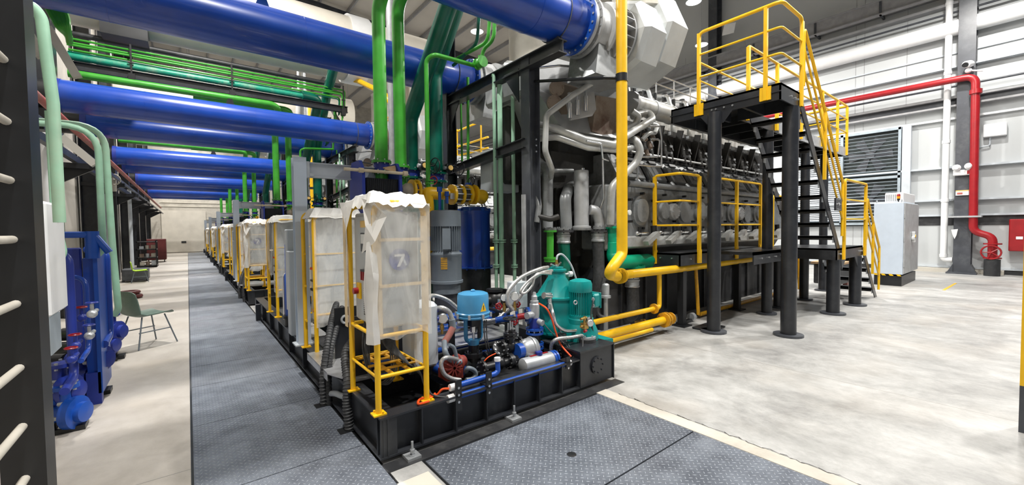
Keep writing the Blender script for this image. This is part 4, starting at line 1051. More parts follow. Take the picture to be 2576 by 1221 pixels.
# silver dome (float trap)
c = at(1330, 877, 'y', 3.02)
t = thing('silver_dome', 'silver domed float chamber right of the black stop valve', 'float chamber', c)
MB().lathe([(.0, -.11), (.05, -.1), (.085, -.065), (.1, -.02), (.1, .02), (.108, .025), (.108, .04), (.1, .045), (.085, .08), (.05, .1), (0, .11)], c, (1, -.15, .1), 24).build('shell', 'galv', t)
MB().cyl(c-V(.15, 0, 0), c-V(.09, 0, 0), .07).build('flange', 'blue_part', t)
MB().tube([c+V(-.02, 0, -.1), c+V(-.02, 0, -.16)], .03).lathe([(0, 0), (.07, .0), (.08, .06), (.06, .12), (0, .13)], c+V(-.22, .12, -.16), n=18).build('lower_bowl', 'galv', t)
# silver lagged cylinder at front
a = at(1315, 922, 'y', 2.9); b = at(1386, 903, 'y', 2.9)
t = thing('silver_filter', 'silver lagged cylinder lying just behind the long blue conduit', 'filter', (a+b)/2)
d = (b-a).normalized()
MB().lathe([(.03, -.02), (.068, .0), (.072, .02), (.072, (b-a).length-.01), (.068, (b-a).length)], a, d, 24).build('shell', 'galv', t)
MB().obox(a+d*.2+V(0, -.0, .074), d, (0, 1, 0), (0, 0, 1), .11, .012, .002).build('red_arrow', 'red', t)
MB().flange(b+d*.01, d, .075, .025).flange(b+d*.045, d, .075, .02).build('flange', 'blue_part', t)
MB().cyl(a+d*.2+V(0, 0, .07), a+d*.2+V(0, 0, .1), .035, 12).build('cap', 'navy', t)
# black angled valve cluster at the right end of it
globe_valve(at(1412, 893, 'y', 3.0), 'small black stop valve at the right end of the silver cylinder', 'black', .75)
# red pump
t = thing('gear_pump', 'red gear pump partly hidden by grey hoses at the skid front', 'pump', (1.8, 3.25, .3))
MB().lathe([(.0, 0), (.06, .0), (.072, .03), (.072, .14), (.08, .145), (.08, .17), (.06, .18), (.05, .24), (0, .25)], (1.7, 3.12, .41), (1, .3, 0), 24).box((1.7, 3.08, .3), (1.86, 3.24, .38)).build('casing', 'red_pump', t)
rb = MB()
for i in range(5): rb.obox((1.76, 3.1, .41), (math.cos(i*1.25), 0, math.sin(i*1.25)), (0, 1, 0), (-math.sin(i*1.25), 0, math.cos(i*1.25)), .078, .045, .006)
rb.build('rib', 'red_pump', t)
MB().lathe([(.08, 0), (.085, .02), (.085, .2), (.06, .22), (0, .22)], (1.45, 3.3, .44), (1, 0, 0), 20).build('motor', 'rubber', t)
# reddish wrapped hose going down from the junction box
t = thing('wrapped_hose', 'red and grey wrapped hose curling down from the junction box', 'hose', (1.8, 3.25, .7))
MB().curve(PP([(1103, 776, 3.28), (1114, 776), (1129, 785), (1136, 800), (1139, 815)], 3.2), .022, 12).build('upper_hose', 'hose_braid', t)
MB().curve(PP([(1137, 804), (1140, 827)], 3.19), .03, 12).build('sleeve', 'motor_grey', t)
MB().curve(PP([(1140, 824), (1130, 843), (1118, 862)], 3.18), .029, 12).build('red_wrap', 'red_dusty', t)
MB().curve(PP([(1118, 860, 3.17), (1120, 885), (1130, 903), (1150, 912), (1160, 910)], 3.08), .024, 12).build('lower_hose', 'motor_grey', t)
for i, (pts, r, m_, lab) in enumerate((
    (PP([(1150, 905, 3.05), (1125, 900), (1112, 908), (1110, 922), (1118, 942), (1136, 953), (1158, 957)], 2.97), .018, 'hose_braid', 'grey braided hose looping low before the red pump'),
    (PP([(1172, 935, 3.05), (1178, 927), (1192, 932), (1197, 943), (1188, 953), (1172, 957)], 2.97), .02, 'motor_grey', 'dark grey hose loop right of the red pump'),
    (PP([(1130, 868), (1141, 875), (1147, 893), (1150, 910)], 3.1), .017, 'motor_grey', 'short grey hose beside the wrapped red hose'),
    ([(1.72, 3.5, .94), (1.85, 3.6, .96), (2.0, 3.6, .9), (2.12, 3.6, .8)], .02, 'hose_braid', 'pale hose passing behind the blue actuator from the left'),
    (PP([(1150, 815, 3.5), (1200, 816, 3.45), (1245, 808, 3.4), (1275, 785, 3.4), (1300, 770, 3.45)], 3.4), .026, 'hose_braid', 'pale hose rising from the blue manifold behind the gauges'),
    ([(2.05, 3.1, .35), (2.12, 3.08, .42), (2.2, 3.06, .45)], .006, 'orange', 'thin orange cable below the blue actuator'))):
    solo(MB().curve(pts, r, 10), 'hose', m_, lab, 'hose')
cg = at(1114, 803, 'y', 3.3); t = thing('pressure_gauge', 'round silver pressure gauge beside the pale grey junction box', 'gauge', cg, 'pressure gauges')
MB().lathe([(.04, 0), (.046, .005), (.046, .035), (.035, .045)], cg, (.5, .85, 0), 24).build('case', 'chrome', t)
MB().cyl(cg-V(0, -.02, .14), cg-V(0, -.02, .03), .012).cyl(cg-V(0, -.02, .1), cg-V(0, -.02, .06), .02, 6).build('stem', 'brass', t)
# blue pipes running along X behind
for i, (y, z, x0, x1) in enumerate(((3.7, .6, 1.6, 2.6), (3.85, .66, 1.62, 2.75), (4.05, .62, 1.6, 2.9), (3.9, .44, 1.2, 2.7), (3.55, .43, 1.2, 2.75), (3.45, .34, 1.2, 2.7))):
    t = solo(MB().cyl((x0, y, z), (x1, y, z), .034 if i < 3 else .026), 'cooling_pipe', 'blue_part', 'straight blue pipe lying across the skid behind the blue actuator', 'pipe', 'blue pipes across the skid')
    MB().flange((x0+.25+.1*(i % 3), y, z), (1, 0, 0), .06, .03).build('flange', 'navy', t)
for x, lb in ((1.95, 'black upright bracket under the blue pipes behind the blue actuator'), (2.62, 'black upright bracket under the blue pipes below the pressure gauges')):
    solo(MB().box((x-.03, 3.42, SZ), (x+.03, 3.44, .74)).box((x-.03, 3.42, .7), (x+.03, 4.1, .72)), 'pipe_support', 'black', lb, 'bracket')
solo(MB().box((1.9, 3.46, .45), (2.8, 3.95, .465)), 'cover_plate', 'aluminium', 'bright aluminium tread cover between the blue pipes', 'plate')
# manifold with gauges
mz = .61
t = thing('gauge_manifold', 'blue manifold pipe with flange and red end paint below the pressure gauges', 'manifold', (2.9, 3.55, mz))
a = at(1247, 806, 'y', 3.3); b = at(1329, 794, 'y', 3.18)
d = (b-a).normalized(); MB().cyl(a, b, .03, 16).build('barrel', 'blue_part', t)
MB().cyl(a+d*.22, a+d*.32, .0315, 16).build('red_paint', 'red', t)
MB().flange(b, d, .085, .03, 24).build('flange', 'blue_part', t)
MB().bolts(b, d, .068, 6, .01, .03).build('bolt', 'chrome', t)
st = MB()
for s in (.1, .22, .36): st.cyl(a+d*s, a+d*s+V(0, 0, .055), .013)
st.build('nozzle', 'blue_part', t)
for i, (s, lab) in enumerate(((.09, 'left small round pressure gauge above the blue manifold'), (.2, 'right larger round pressure gauge above the blue manifold'))):
    c = a+d*s
    t = thing('pressure_gauge', lab, 'gauge', c+V(0, 0, .07), 'pressure gauges')
    MB().cyl(c+V(0, 0, .07), c+V(0, 0, .16), .012).cyl(c+V(0, 0, .08), c+V(0, 0, .13), .018, 6).build('stem', 'brass', t)
    R = .036 if i == 0 else .046; cc = c+V(0, 0, .215)
    MB().lathe([(R*.9, 0), (R, .005), (R, .035), (R*.8, .045)], cc+V(-.015, -.02, 0), (.6, .8, 0), 24).build('case', 'chrome', t)
    MB().cyl(cc+V(-.018, -.024, 0), cc+V(-.015, -.02, 0), R*.88, 24).build('dial', 'glass_dial', t)
for i, (p, lab) in enumerate(((at(1255, 771, 'y', 3.28), 'red star handwheel left of the small pressure gauge'), (at(1301, 766, 'y', 3.28), 'red star handwheel between the pressure gauges'), (at(1294, 810, 'y', 3.15), 'red star handwheel below the blue manifold'))):
    p = V(*p); t = thing('needle_valve', lab, 'valve', p, 'needle valves')
    g = MB().ring(p, (.5, .85, 0), .028, .009, 12, 6)
    for k in range(5): g.ball(p+V(.85*math.cos(k*1.257), -.5*math.cos(k*1.257), math.sin(k*1.257))*.03, .011, 8, 5)
    g.cyl(p-V(.005, .01, 0), p+V(.01, .02, 0), .012).build('handwheel', 'red', t)
    MB().cyl(p, p+V(.04, .05, 0), .008).cyl(p+V(.04, .05, -.05), p+V(.04, .05, .06), .016).build('valve_body', 'chrome', t)
# relief valve
c = at(1345, 815, 'y', 3.12)
t = thing('relief_valve', 'silver capped relief valve on a blue flanged stand', 'valve', (c.x, c.y, SZ))
MB().lathe([(.045, .06), (.05, .1), (.05, .2), (.042, .21), (.042, .235), (.03, .24), (.03, .28), (.02, .29), (.016, .32), (0, .325)], c, n=20).cyl(c+V(-.12, -.02, .1), c+V(0, 0, .1), .035).cyl(c+V(.02, -.1, .02), c+V(.0, 0, .04), .03).build('bonnet', 'galv', t)
MB().lathe([(.055, -.06), (.055, .06)], c, n=20).build('body', 'navy', t)
s = MB()
for z in (-.05, -.09, -.2, -.24): s.flange(c+V(0, 0, z), (0, 0, 1), .09, .02)
s.build('flange', 'blue_part', t)
MB().cyl(c-V(0, 0, .3), c-V(0, 0, .05), .06).build('pipe_stub', 'black', t)
MB().bolts(c-V(0, 0, .07), (0, 0, 1), .075, 8, .008, .03).bolts(c-V(0, 0, .22), (0, 0, 1), .075, 8, .008, .03).build('bolt', 'chrome', t)

# ---- separator
sx, sy = 3.27, 3.35
zb = .47
t = thing('oil_separator', 'teal conical oil separator with clamp arms on top', 'separator', (sx, sy, SZ))
MB().lathe([(.25, -.06), (.28, .0), (.28, .1), (.25, .14), (.24, .2), (.25, .23), (.252, .3), (.245, .345), (.262, .35), (.262, .37), (.23, .378), (.1, .58), (.095, .64), (.11, .645), (.11, .665), (.075, .67), (.075, .69), (0, .692)], (sx, sy, zb), n=40).build('bowl_hood', 'teal', t)
MB().lathe([(.22, -.08), (.3, -.02), (.3, .0)], (sx, sy, zb), n=40).prism([(sx-.12, sy-.42, SZ), (sx+.3, sy-.55, SZ), (sx+.35, sy+.1, SZ), (sx-.1, sy+.2, SZ)], (0, 0, .08)).build('base', 'teal', t)
hd = MB()
for q in (.4, 3.4): hd.cyl((sx, sy, zb+.69), (sx+.12*math.cos(q), sy+.12*math.sin(q), zb+.73), .011, 8)
hd.cyl((sx, sy, zb+.69), (sx, sy, zb+.72), .02).build('clamp_arm', 'chrome', t)
MB().cyl((sx, sy, zb+.7), (sx, sy, zb+.77), .014).cyl((sx, sy, zb+.72), (sx, sy, zb+.74), .022, 6).build('top_fitting', 'brass', t)
MB().curve([(sx, sy, zb+.77), (sx+.02, sy, zb+.82), (sx+.1, sy, zb+.82), (sx+.2, sy-.03, zb+.7), (sx+.27, sy-.05, zb+.52)], .012, 10).build('top_hose', 'white_grey', t)
MB().cyl((sx+.1, sy-.02, zb+.6), (sx+.17, sy-.04, zb+.6), .012).cyl((sx+.15, sy-.04, zb+.6), (sx+.19, sy-.05, zb+.6), .032).build('sight_knob', 'white', t)
g = MB()
for q in (3.6, 4.6): g.cyl((sx+.27*math.cos(q), sy+.27*math.sin(q), zb+.26), (sx+.27*math.cos(q), sy+.27*math.sin(q), zb+.38), .014, 8)
g.cyl((sx-.24, sy-.15, zb+.4), (sx-.34, sy-.15, zb+.42), .035).cyl((sx-.26, sy-.15, zb+.34), (sx-.26, sy-.15, zb+.44), .03).build('swing_bolt', 'chrome', t)
MB().cyl((sx-.33, sy-.1, zb+.35), (sx-.24, sy-.06, zb+.35), .06).build('inlet', 'teal', t)
for i, pts in enumerate((PP([(1378, 673, 3.3), (1358, 677), (1316, 695), (1290, 718), (1277, 740), (1277, 763), (1290, 780)], 3.22),
                         PP([(1388, 682, 3.28), (1365, 686), (1342, 701), (1322, 724), (1306, 750), (1283, 777, 3.3), (1250, 803, 3.35), (1208, 809, 3.4)], 3.2),
                         PP([(1386, 686, 3.25), (1350, 690), (1339, 718), (1322, 737), (1309, 735), (1326, 711), (1356, 690), (1386, 690, 3.25)], 3.15))):
    solo(MB().curve(pts, (.02, .019, .013)[i], 12), 'braided_hose', 'hose_braid', ('outer pale braided hose arching from the separator neck to the gauges', 'inner pale braided hose from the separator neck down to the manifold', 'looped thin braided hose hanging beside the separator cone')[i], 'hose', 'separator hoses')
# motor
mx_, my_ = 3.33, 3.05
t = thing('electric_motor', 'teal finned electric motor standing before the separator', 'motor', (mx_, my_, .45))
zb = .63
MB().lathe([(.125, .28), (.128, .3), (.128, .36), (.115, .395), (.06, .415), (0, .42)], (mx_, my_, zb), n=32).build('fan_cowl', 'teal', t)
MB().lathe([(.105, .0), (.105, .29)], (mx_, my_, zb), n=32).build('stator', 'teal', t)
g = MB()
for i in range(30):
    q = 2*PI*i/30; g.obox((mx_+.113*math.cos(q), my_+.113*math.sin(q), zb+.155), (math.cos(q), math.sin(q), 0), (-math.sin(q), math.cos(q), 0), (0, 0, 1), .013, .0025, .125)
g.build('cooling_fins', 'teal', t)
MB().lathe([(.14, -.06), (.14, -.01), (.128, .0), (.128, .03), (.105, .04)], (mx_, my_, zb), n=32).lathe([(.19, -.26), (.185, -.14), (.15, -.06)], (mx_, my_, zb), n=32).build('end_flange', 'teal', t)
MB().box((mx_+.09, my_-.12, zb+.1), (mx_+.2, my_-.0, zb+.25), .018).box((mx_+.185, my_-.128, zb+.09), (mx_+.2, my_+.005, zb+.26), .005).build('terminal_box', 'teal', t)
MB().cyl((mx_+.06, my_-.13, zb+.2), (mx_+.1, my_-.09, zb+.2), .017).cyl((mx_+.06, my_-.13, zb+.13), (mx_+.1, my_-.09, zb+.13), .017).build('cable_gland', 'galv', t)
MB().ring((mx_-.13, my_-.05, zb+.18), (.3, 1, 0), .02, .007, 14, 6).build('lifting_eye', 'galv', t)
MB().curve([(mx_+.06, my_-.13, zb+.2), (mx_+.03, my_-.15, zb+.16), (mx_+.0, my_-.15, zb+.05), (mx_, my_-.18, zb-.2), (mx_-.05, my_-.19, zb-.27)], .008, 8).build('power_cable', 'rubber', t)
solo(MB().box((sx-.44, sy+.2, .7), (sx-.26, sy+.36, 1.0), .01).cyl((sx-.36, sy+.28, SZ), (sx-.36, sy+.28, .7), .02), 'terminal_box', 'cabinet_grey', 'grey terminal box left of the teal separator', 'box')
# fittings on the tank top at the corner
c = at(1505, 862, 'z', .41)
c = V(3.28, 2.92, .4)
t = thing('tank_fitting', 'round bolted tank lid with brass fittings and a gauge at the skid corner', 'fitting', c)
MB().cyl(c, c+V(0, 0, .035), .1, 28).build('gasket_ring', 'rubber', t)
MB().cyl(c+V(0, 0, .035), c+V(0, 0, .055), .095, 28).bolts(c+V(0, 0, .055), (0, 0, 1), .08, 6, .01, .018).cyl(c+V(.03, 0, .05), c+V(.03, 0, .25), .022).box(c+V(.0, -.02, .16), c+V(.07, .04, .24)).build('lid', 'galv', t)
MB().cyl(c+V(-.03, 0, .05), c+V(-.03, 0, .27), .014).box(c+V(-.06, -.03, .14), c+V(.0, .03, .2)).cyl(c+V(-.1, -.01, .17), c+V(0, 0, .17), .013).cyl(c+V(-.1, -.01, .25), c+V(0, 0, .25), .013).build('brass_valve', 'brass', t)
MB().lathe([(.034, 0), (.038, .005), (.038, .03), (.03, .035)], c+V(.0, -.06, .2), (.3, 1, 0), 20).build('gauge', 'chrome', t)
MB().cyl(c+V(-.06, -.05, .13), c+V(-.1, -.06, .13), .014).build('red_knob', 'red', t)
solo(MB().curve(PP([(1385, 765, 3.08), (1391, 790), (1399, 816), (1421, 832), (1450, 832), (1483, 822, 2.93)], 2.98), .018, 12), 'braided_hose', 'chrome', 'bright steel hose from the separator base to the tank fittings', 'hose', 'separator hoses')
solo(MB().curve(PP([(1388, 905, 3.0), (1387, 870, 2.98), (1401, 854), (1440, 849), (1486, 840, 2.92)], 2.92), .019, 12), 'braided_hose', 'hose_braid', 'lower grey hose bending down before the separator', 'hose', 'separator hoses')
solo(MB().curve(PP([(1356, 764, 3.05), (1375, 777), (1388, 803), (1398, 836), (1411, 868), (1437, 898, 2.8)], 2.93), .009, 8), 'orange_cable', 'orange', 'orange cable hanging from the relief valve to the tank', 'cable')
for i, pts in enumerate(([(2.98, 3.3, .6), (2.96, 3.1, .5), (2.98, 2.95, .42), (3.0, 2.82, .34)], [(3.1, 3.2, .6), (3.04, 3.05, .5), (3.0, 2.9, .4), (2.96, 2.8, .32)], [(3.3, 3.0, .5), (3.2, 2.9, .46), (3.08, 2.8, .38), (2.96, 2.76, .31)])):
    solo(MB().curve(pts, .006, 7), 'signal_cable', 'rubber', 'thin black cable drooping before the separator, %s' % ('leftmost', 'middle one', 'rightmost')[i], 'cable', 'thin black cables')
# black cast valve left of the gauges
c = at(1245, 755, 'y', 4.0)
t = thing('swing_valve', 'round black cast valve body behind the pressure gauges', 'valve', c)
MB().ball(c, .12).flange(c+V(0, 0, .12), (0, 0, 1), .1, .03).cyl(c-V(.18, 0, 0), c+V(.18, 0, 0), .07).flange(c+V(.15, 0, 0), (1, 0, 0), .12, .03).cyl(c-V(0, 0, .45), c, .05).build('valve_body', 'black', t)

# ------------------------------------------------------------------ motor pump and blue automatic filter at the back of the skid
c = at(1124, 740, 'y', 4.75); gx, gy = c.x, 4.75
t = thing('pump_motor', 'tall grey vertical pump motor with round cowl {w}', 'motor', (gx, gy, SZ), 'vertical pump motors', 2)
ztop = at(1124, 530, 'y', 4.75).z; zc1 = at(1124, 570, 'y', 4.75).z; zf = at(1124, 630, 'y', 4.75).z; zl = at(1124, 640, 'y', 4.75).z; zr = at(1124, 705, 'y', 4.75).z
R = .2
MB().lathe([(R, zc1), (R, ztop-.03), (R*.96, ztop-.01), (R*.85, ztop), (0, ztop+.004)], (gx, gy, 0), n=32).build('fan_cowl', 'motor_grey', t)
MB().lathe([(R*.84, zf), (R*.84, zc1)], (gx, gy, 0), n=32).build('stator', 'motor_grey', t)
g = MB()
for i in range(34):
    q = 2*PI*i/34
    if -2.35 < (q if q < PI else q-2*PI) < -2.0: continue
    g.obox((gx+R*.9*math.cos(q), gy+R*.9*math.sin(q), (zf+zc1)/2), (math.cos(q), math.sin(q), 0), (-math.sin(q), math.cos(q), 0), (0, 0, 1), R*.09, .003, (zc1-zf)/2)
g.build('cooling_fins', 'motor_grey', t)
MB().obox((gx-.1, gy-.2, (zf+zc1)/2), (.85, -.5, 0), (.5, .85, 0), (0, 0, 1), .05, .05, .13).build('terminal_box', 'motor_grey', t)
MB().lathe([(R*.9, zl-.5), (R*.9, zr-.03), (R*1.08, zr-.03), (R*1.08, zr), (R, zr+.005), (R, zl-.02), (R*1.03, zl-.01), (R*1.03, zl+.01), (R*.8, zf)], (gx, gy, 0), n=32).build('lantern', 'motor_grey', t)
MB().lathe([(R*.78, SZ), (R*.78, zl-.49), (R*.9, zl-.49)], (gx, gy, 0), n=24).build('pump_casing', 'column_grey', t)
g = MB()
for i in range(7): g.obox((gx-.12, gy-.16, zl-.17+i*.022), (.8, -.6, 0), (.6, .8, 0), (0, 0, 1), .04, .004, .006)
g.build('mesh_guard', 'yellow_dirty', t)
MB().tube([(gx-.08, gy+.0, ztop+.0), (gx-.08, gy, ztop+.28)], .02).cyl((gx-.08, gy, ztop+.24), (gx-.08, gy, ztop+.3), .035).build('lifting_stub', 'blue_part', t)
c = at(1195, 700, 'y', 5.3); fx, fy = c.x, 5.3
zt = at(1195, 522, 'y', 5.3).z; zbm = at(1195, 672, 'y', 5.3).z
R = (at(1228, 600, 'y', 5.3)-at(1162, 600, 'y', 5.3)).length/2
t = thing('oil_filter', 'tall royal blue filter housing right of the grey motor {w}', 'filter', (fx, fy, SZ), 'blue oil filter housings', 2)
MB().lathe([(R, zbm), (R, zt-.1), (R*1.04, zt-.1), (R*1.04, zt-.06), (R*.93, zt-.04), (R*.8, zt), (0, zt+.01)], (fx, fy, 0), n=36).build('housing', 'blue_pipe', t)
MB().cyl((fx, fy, zbm-.01), (fx, fy, zbm+.01), R*1.15, 30).bolts((fx, fy, zbm), (0, 0, 1), R*1.08, 12, .01, .03).build('flange', 'blue_part', t)
MB().cyl((fx, fy, SZ), (fx, fy, zbm), R*1.02, 30).build('base', 'black_dusty', t)
g = MB()
for i in range(8):
    q = i*PI/4; g.box((fx+R*.95*math.cos(q)-.02, fy+R*.95*math.sin(q)-.02, zt-.07), (fx+R*.95*math.cos(q)+.02, fy+R*.95*math.sin(q)+.02, zt-.02))
g.build('clamp_lug', 'blue_part', t)

# ------------------------------------------------------------------ yellow three way valve line
def P5(u, v, y=5.0): return at(u, v, 'y', y)
t = thing('yellow_valve_line', 'yellow pipework with bellows and flanges above the blue filter {w}', 'pipe', P5(1130, 490), 'yellow valve lines', 2)
yr = .085
a = P5(1040, 480); b = P5(1072, 485); c_ = P5(1106, 488); e = P5(1196, 490); f_ = P5(1222, 492)
MB().tube([c_, b, P5(1076, 520), P5(1076, 700)], yr, .05, 16).build('elbow_pipe', 'yellow', t)
MB().cyl(P5(1090, 487), P5(1125, 489), yr*.9).build('pipe_run', 'yellow', t)
g = MB(); ax5 = (e-b).normalized()
for u_ in (1137, 1158, 1178, 1192): g.flange(P5(u_, 490), ax5, yr*1.65, .035, 28)
g.cyl(P5(1125, 489), P5(1195, 490), yr*.8)
g.build('flanges', 'yellow', t)
MB().cyl(P5(1141, 490), P5(1154, 490), yr*1.35).cyl(P5(1160, 490), P5(1176, 490), yr*1.2).build('bellows', 'rubber', t)
MB().bolts(P5(1158, 490), ax5, yr*1.45, 10, .009, .12).build('stay_bolt', 'galv', t)
MB().tube([P5(1192, 490), P5(1216, 492), P5(1222, 494)+V(0, 0.12, -.03)], yr, .06, 16).build('end_pipe', 'yellow', t)
MB().obox(P5(1131, 495)+V(0, -yr-.01, 0), (1, 0, 0), (0, 1, 0), (0, 0, 1), .045, .005, .04).build('name_plate', 'galv', t)
MB().flange(P5(1048, 480), ax5, yr*1.7, .03, 26).flange(P5(1036, 480), ax5, yr*1.7, .03, 26).bolts(P5(1042, 480), ax5, yr*1.45, 8, .009, .05).build('left_flange', 'yellow', t)
MB().cyl(P5(1037, 480), P5(1048, 480), yr*1.2).build('valve_ring', 'blue_part', t)
MB().lathe([(.05, 0), (.09, .06), (.09, .14)], P5(1010, 478), ax5, 20).build('reducer', 'wood_rod', t)
c = P5(1075, 562)
MB().cyl(c-V(.03, .1, 0), c+V(.0, -.02, 0), .13, 26).bolts(c-V(.03, .1, 0), (.3, 1, 0), .11, 8, .009, .015).build('blind_flange', 'yellow', t)
MB().cyl(P5(1076, 605), P5(1076, 595), .12).build('gasket', 'navy', t)
c = P5(1075, 640)
solo(MB().lathe([(.07, -.3), (.07, .2), (.1, .2), (.1, .23)], c, n=20).cyl((c.x, c.y, SZ), c-V(0, 0, .3), .06), 'pipe_stand', 'teal_pipe', 'dark green pipe stand under the yellow elbow', 'pipe')
# small blue relief valve and handwheel valve on it
c = P5(1113, 495)
solo(MB().tube([c+V(0, -.12, -.1), c+V(0, -.12, .02)], .022).cyl(c+V(0, -.12, -.0), c+V(0, -.12, .02), .035).cyl(c+V(0, -.12, .02), c+V(0, -.12, .06), .03), 'vent_valve', 'blue_part', 'slim blue vent tube before the yellow valve line', 'valve')
for i, (u_, v_, lb) in enumerate(((1181, 460, 'small dark handwheel valve above the right end of the yellow line'), (1085, 458, 'small red and silver gauge valve above the yellow elbow'))):
    c = P5(u_, v_); t = thing('drain_valve', lb, 'valve', c)
    g = MB().ring(c+V(.02, -.02, .02), (0, 1, .2), .055, .008, 16, 6)
    for k in range(3): g.cyl(c+V(.02, -.02, .02), c+V(.02+.055*math.cos(k*2.1), -.02, .02+.055*math.sin(k*2.1)), .005)
    g.build('handwheel', 'black' if i == 0 else 'red', t)
    MB().cyl(c+V(0, .02, -.1), c+V(0, .02, .0), .025).box(c+V(-.04, -.02, -.04), c+V(.02, .05, 0)).build('valve_body', 'blue_part' if i == 0 else 'chrome', t)
# perforated black plate with yellow tube showing behind
c = at(893, 850, 'x', 1.1)
t = thing('perforated_plate', 'black upright plate with yellow filled round holes beside the front cabinet', 'plate', (1.15, 3.62, SZ))
MB().box((1.1, 3.6, SZ), (1.55, 3.615, .86)).box((1.1, 4.22, SZ), (1.6, 4.235, .84)).build('plate', 'black', t)
g = MB()
for z, h in ((.78, .035), (.69, .02), (.6, .02)): g.lathe([(.018, 0), (.018, .004)], (1.215, 3.598, z), (0, -1, 0), 14).lathe([(.018, 0), (.018, .004)], (1.215, 3.598, z+h-.02), (0, -1, 0), 14).box((1.197, 3.594, z), (1.233, 3.598, z+h-.02))
g.build('hole', 'yellow', t)
MB().ring((1.2, 4.21, .72), (0, 1, 0), .035, .012, 18, 8).build('port_ring', 'galv', t)
MB().curve([(1.2, 3.58, .66), (1.25, 3.5, .66), (1.35, 3.5, .6)], .03).build('cable_stub', 'rubber', t)

# pale green vertical pipes between frame and engine
for i, (u_, v0_, r, lb) in enumerate(((1242, 185, .025, 'left slim one'), (1256, 180, .037, 'thicker middle one'), (1289, 195, .028, 'right slim one'))):
    a = at(u_, v0_, 'y', 4.9); t = thing('pale_green_pipe', 'pale green vertical pipe beside the black frame, %s {w}' % lb, 'pipe', (a.x, a.y, .6), 'pale green vertical pipes', 1)
    MB().tube([(a.x, a.y, .6), a, a+V(.12, .25, .04), a+V(.6, .5, .05)], r, .08, 14).build('pipe_run', 'pale_green', t)
    g = MB()
    for v_ in ((607, 670) if i != 1 else (607,)):
        c = at(u_, v_, 'y', 4.9); g.flange((a.x, a.y, c.z+.015), (0, 0, 1), r*1.9, .015).flange((a.x, a.y, c.z-.015), (0, 0, 1), r*1.9, .015)
    g.build('flange', 'pale_green', t)
c = at(1235, 480, 'y', 5.1)
a, b = at(1236, 480, 'y', 5.2), at(1305, 385, 'y', 5.2)
t = thing('panel_box', 'pale grey panel box hung behind the pale green pipes', 'box', (a+b)/2)
MB().box((a.x, 5.2, a.z), (b.x, 5.5, b.z), .01).build('enclosure', 'cabinet_grey', t)
MB().box((b.x-.12, 5.19, b.z-.3), (b.x-.02, 5.2, b.z-.05)).build('label_plate', 'white', t)
# bright green thin lines near the frame
A = at
t = solo(MB().tube([A(1082, 740, 'y', 5.0), A(1072, 150, 'y', 5.0), A(1092, 137, 'y', 4.9), A(1205, 168, 'x', 3.45)], .03, .1, 12), 'green_line', 'green', 'bright green pipe bending over to the frame top {w}', 'pipe', 'bright green thin pipes', 1)
MB().flange(A(1080, 455, 'y', 5.0), (0, 0, 1), .06, .02).flange(A(1080, 462, 'y', 5.0), (0, 0, 1), .06, .02).build('flange', 'green', t)
for i, pts in enumerate(([A(1178, 470, 'y', 5.9), A(1177, 195, 'y', 5.9)], [A(1163, 430, 'y', 6.2), A(1158, 205, 'y', 6.2)],
                         [A(1145, 150, 'x', 3.4), A(1228, 105, 'x', 3.4), A(1232, 40, 'x', 3.4), A(1232, -60, 'x', 3.4)],
                         [A(1211, 160, 'x', 3.4), A(1215, 125, 'x', 3.4), A(1243, 100, 'x', 3.4), A(1244, 50, 'x', 3.4), A(1244, -60, 'x', 3.4)],
                         [A(1140, 165, 'x', 3.4), A(1200, 110, 'x', 3.4), A(1205, 40, 'x', 3.4)])):
    lb = ('thin green vertical pipe right of the teal pipes', 'thinner green vertical pipe right of the teal pipes', 'curved green pipe over the frame beam, middle one', 'curved green pipe over the frame beam, right one', 'curved dark green pipe over the frame beam, left one')[i]
    solo(MB().tube(pts, (.024, .018, .026, .026, .026)[i], .15, 12), 'green_line', 'green' if i < 2 else ('teal_pipe' if i == 4 else 'green'), lb+' {w}', 'pipe', 'bright green thin pipes', 1)
c = A(1208, 158, 'x', 3.4)
t = thing('green_valve', 'small green flanged valve sitting on the frame top beam', 'valve', c)
MB().ball(c, .07).flange(c+V(-.0, -.07, 0), (0, 1, 0), .08, .02).flange(c+V(0, .07, 0), (0, 1, 0), .08, .02).cyl(c, c+V(0, 0, .1), .03).build('valve_body', 'green', t)

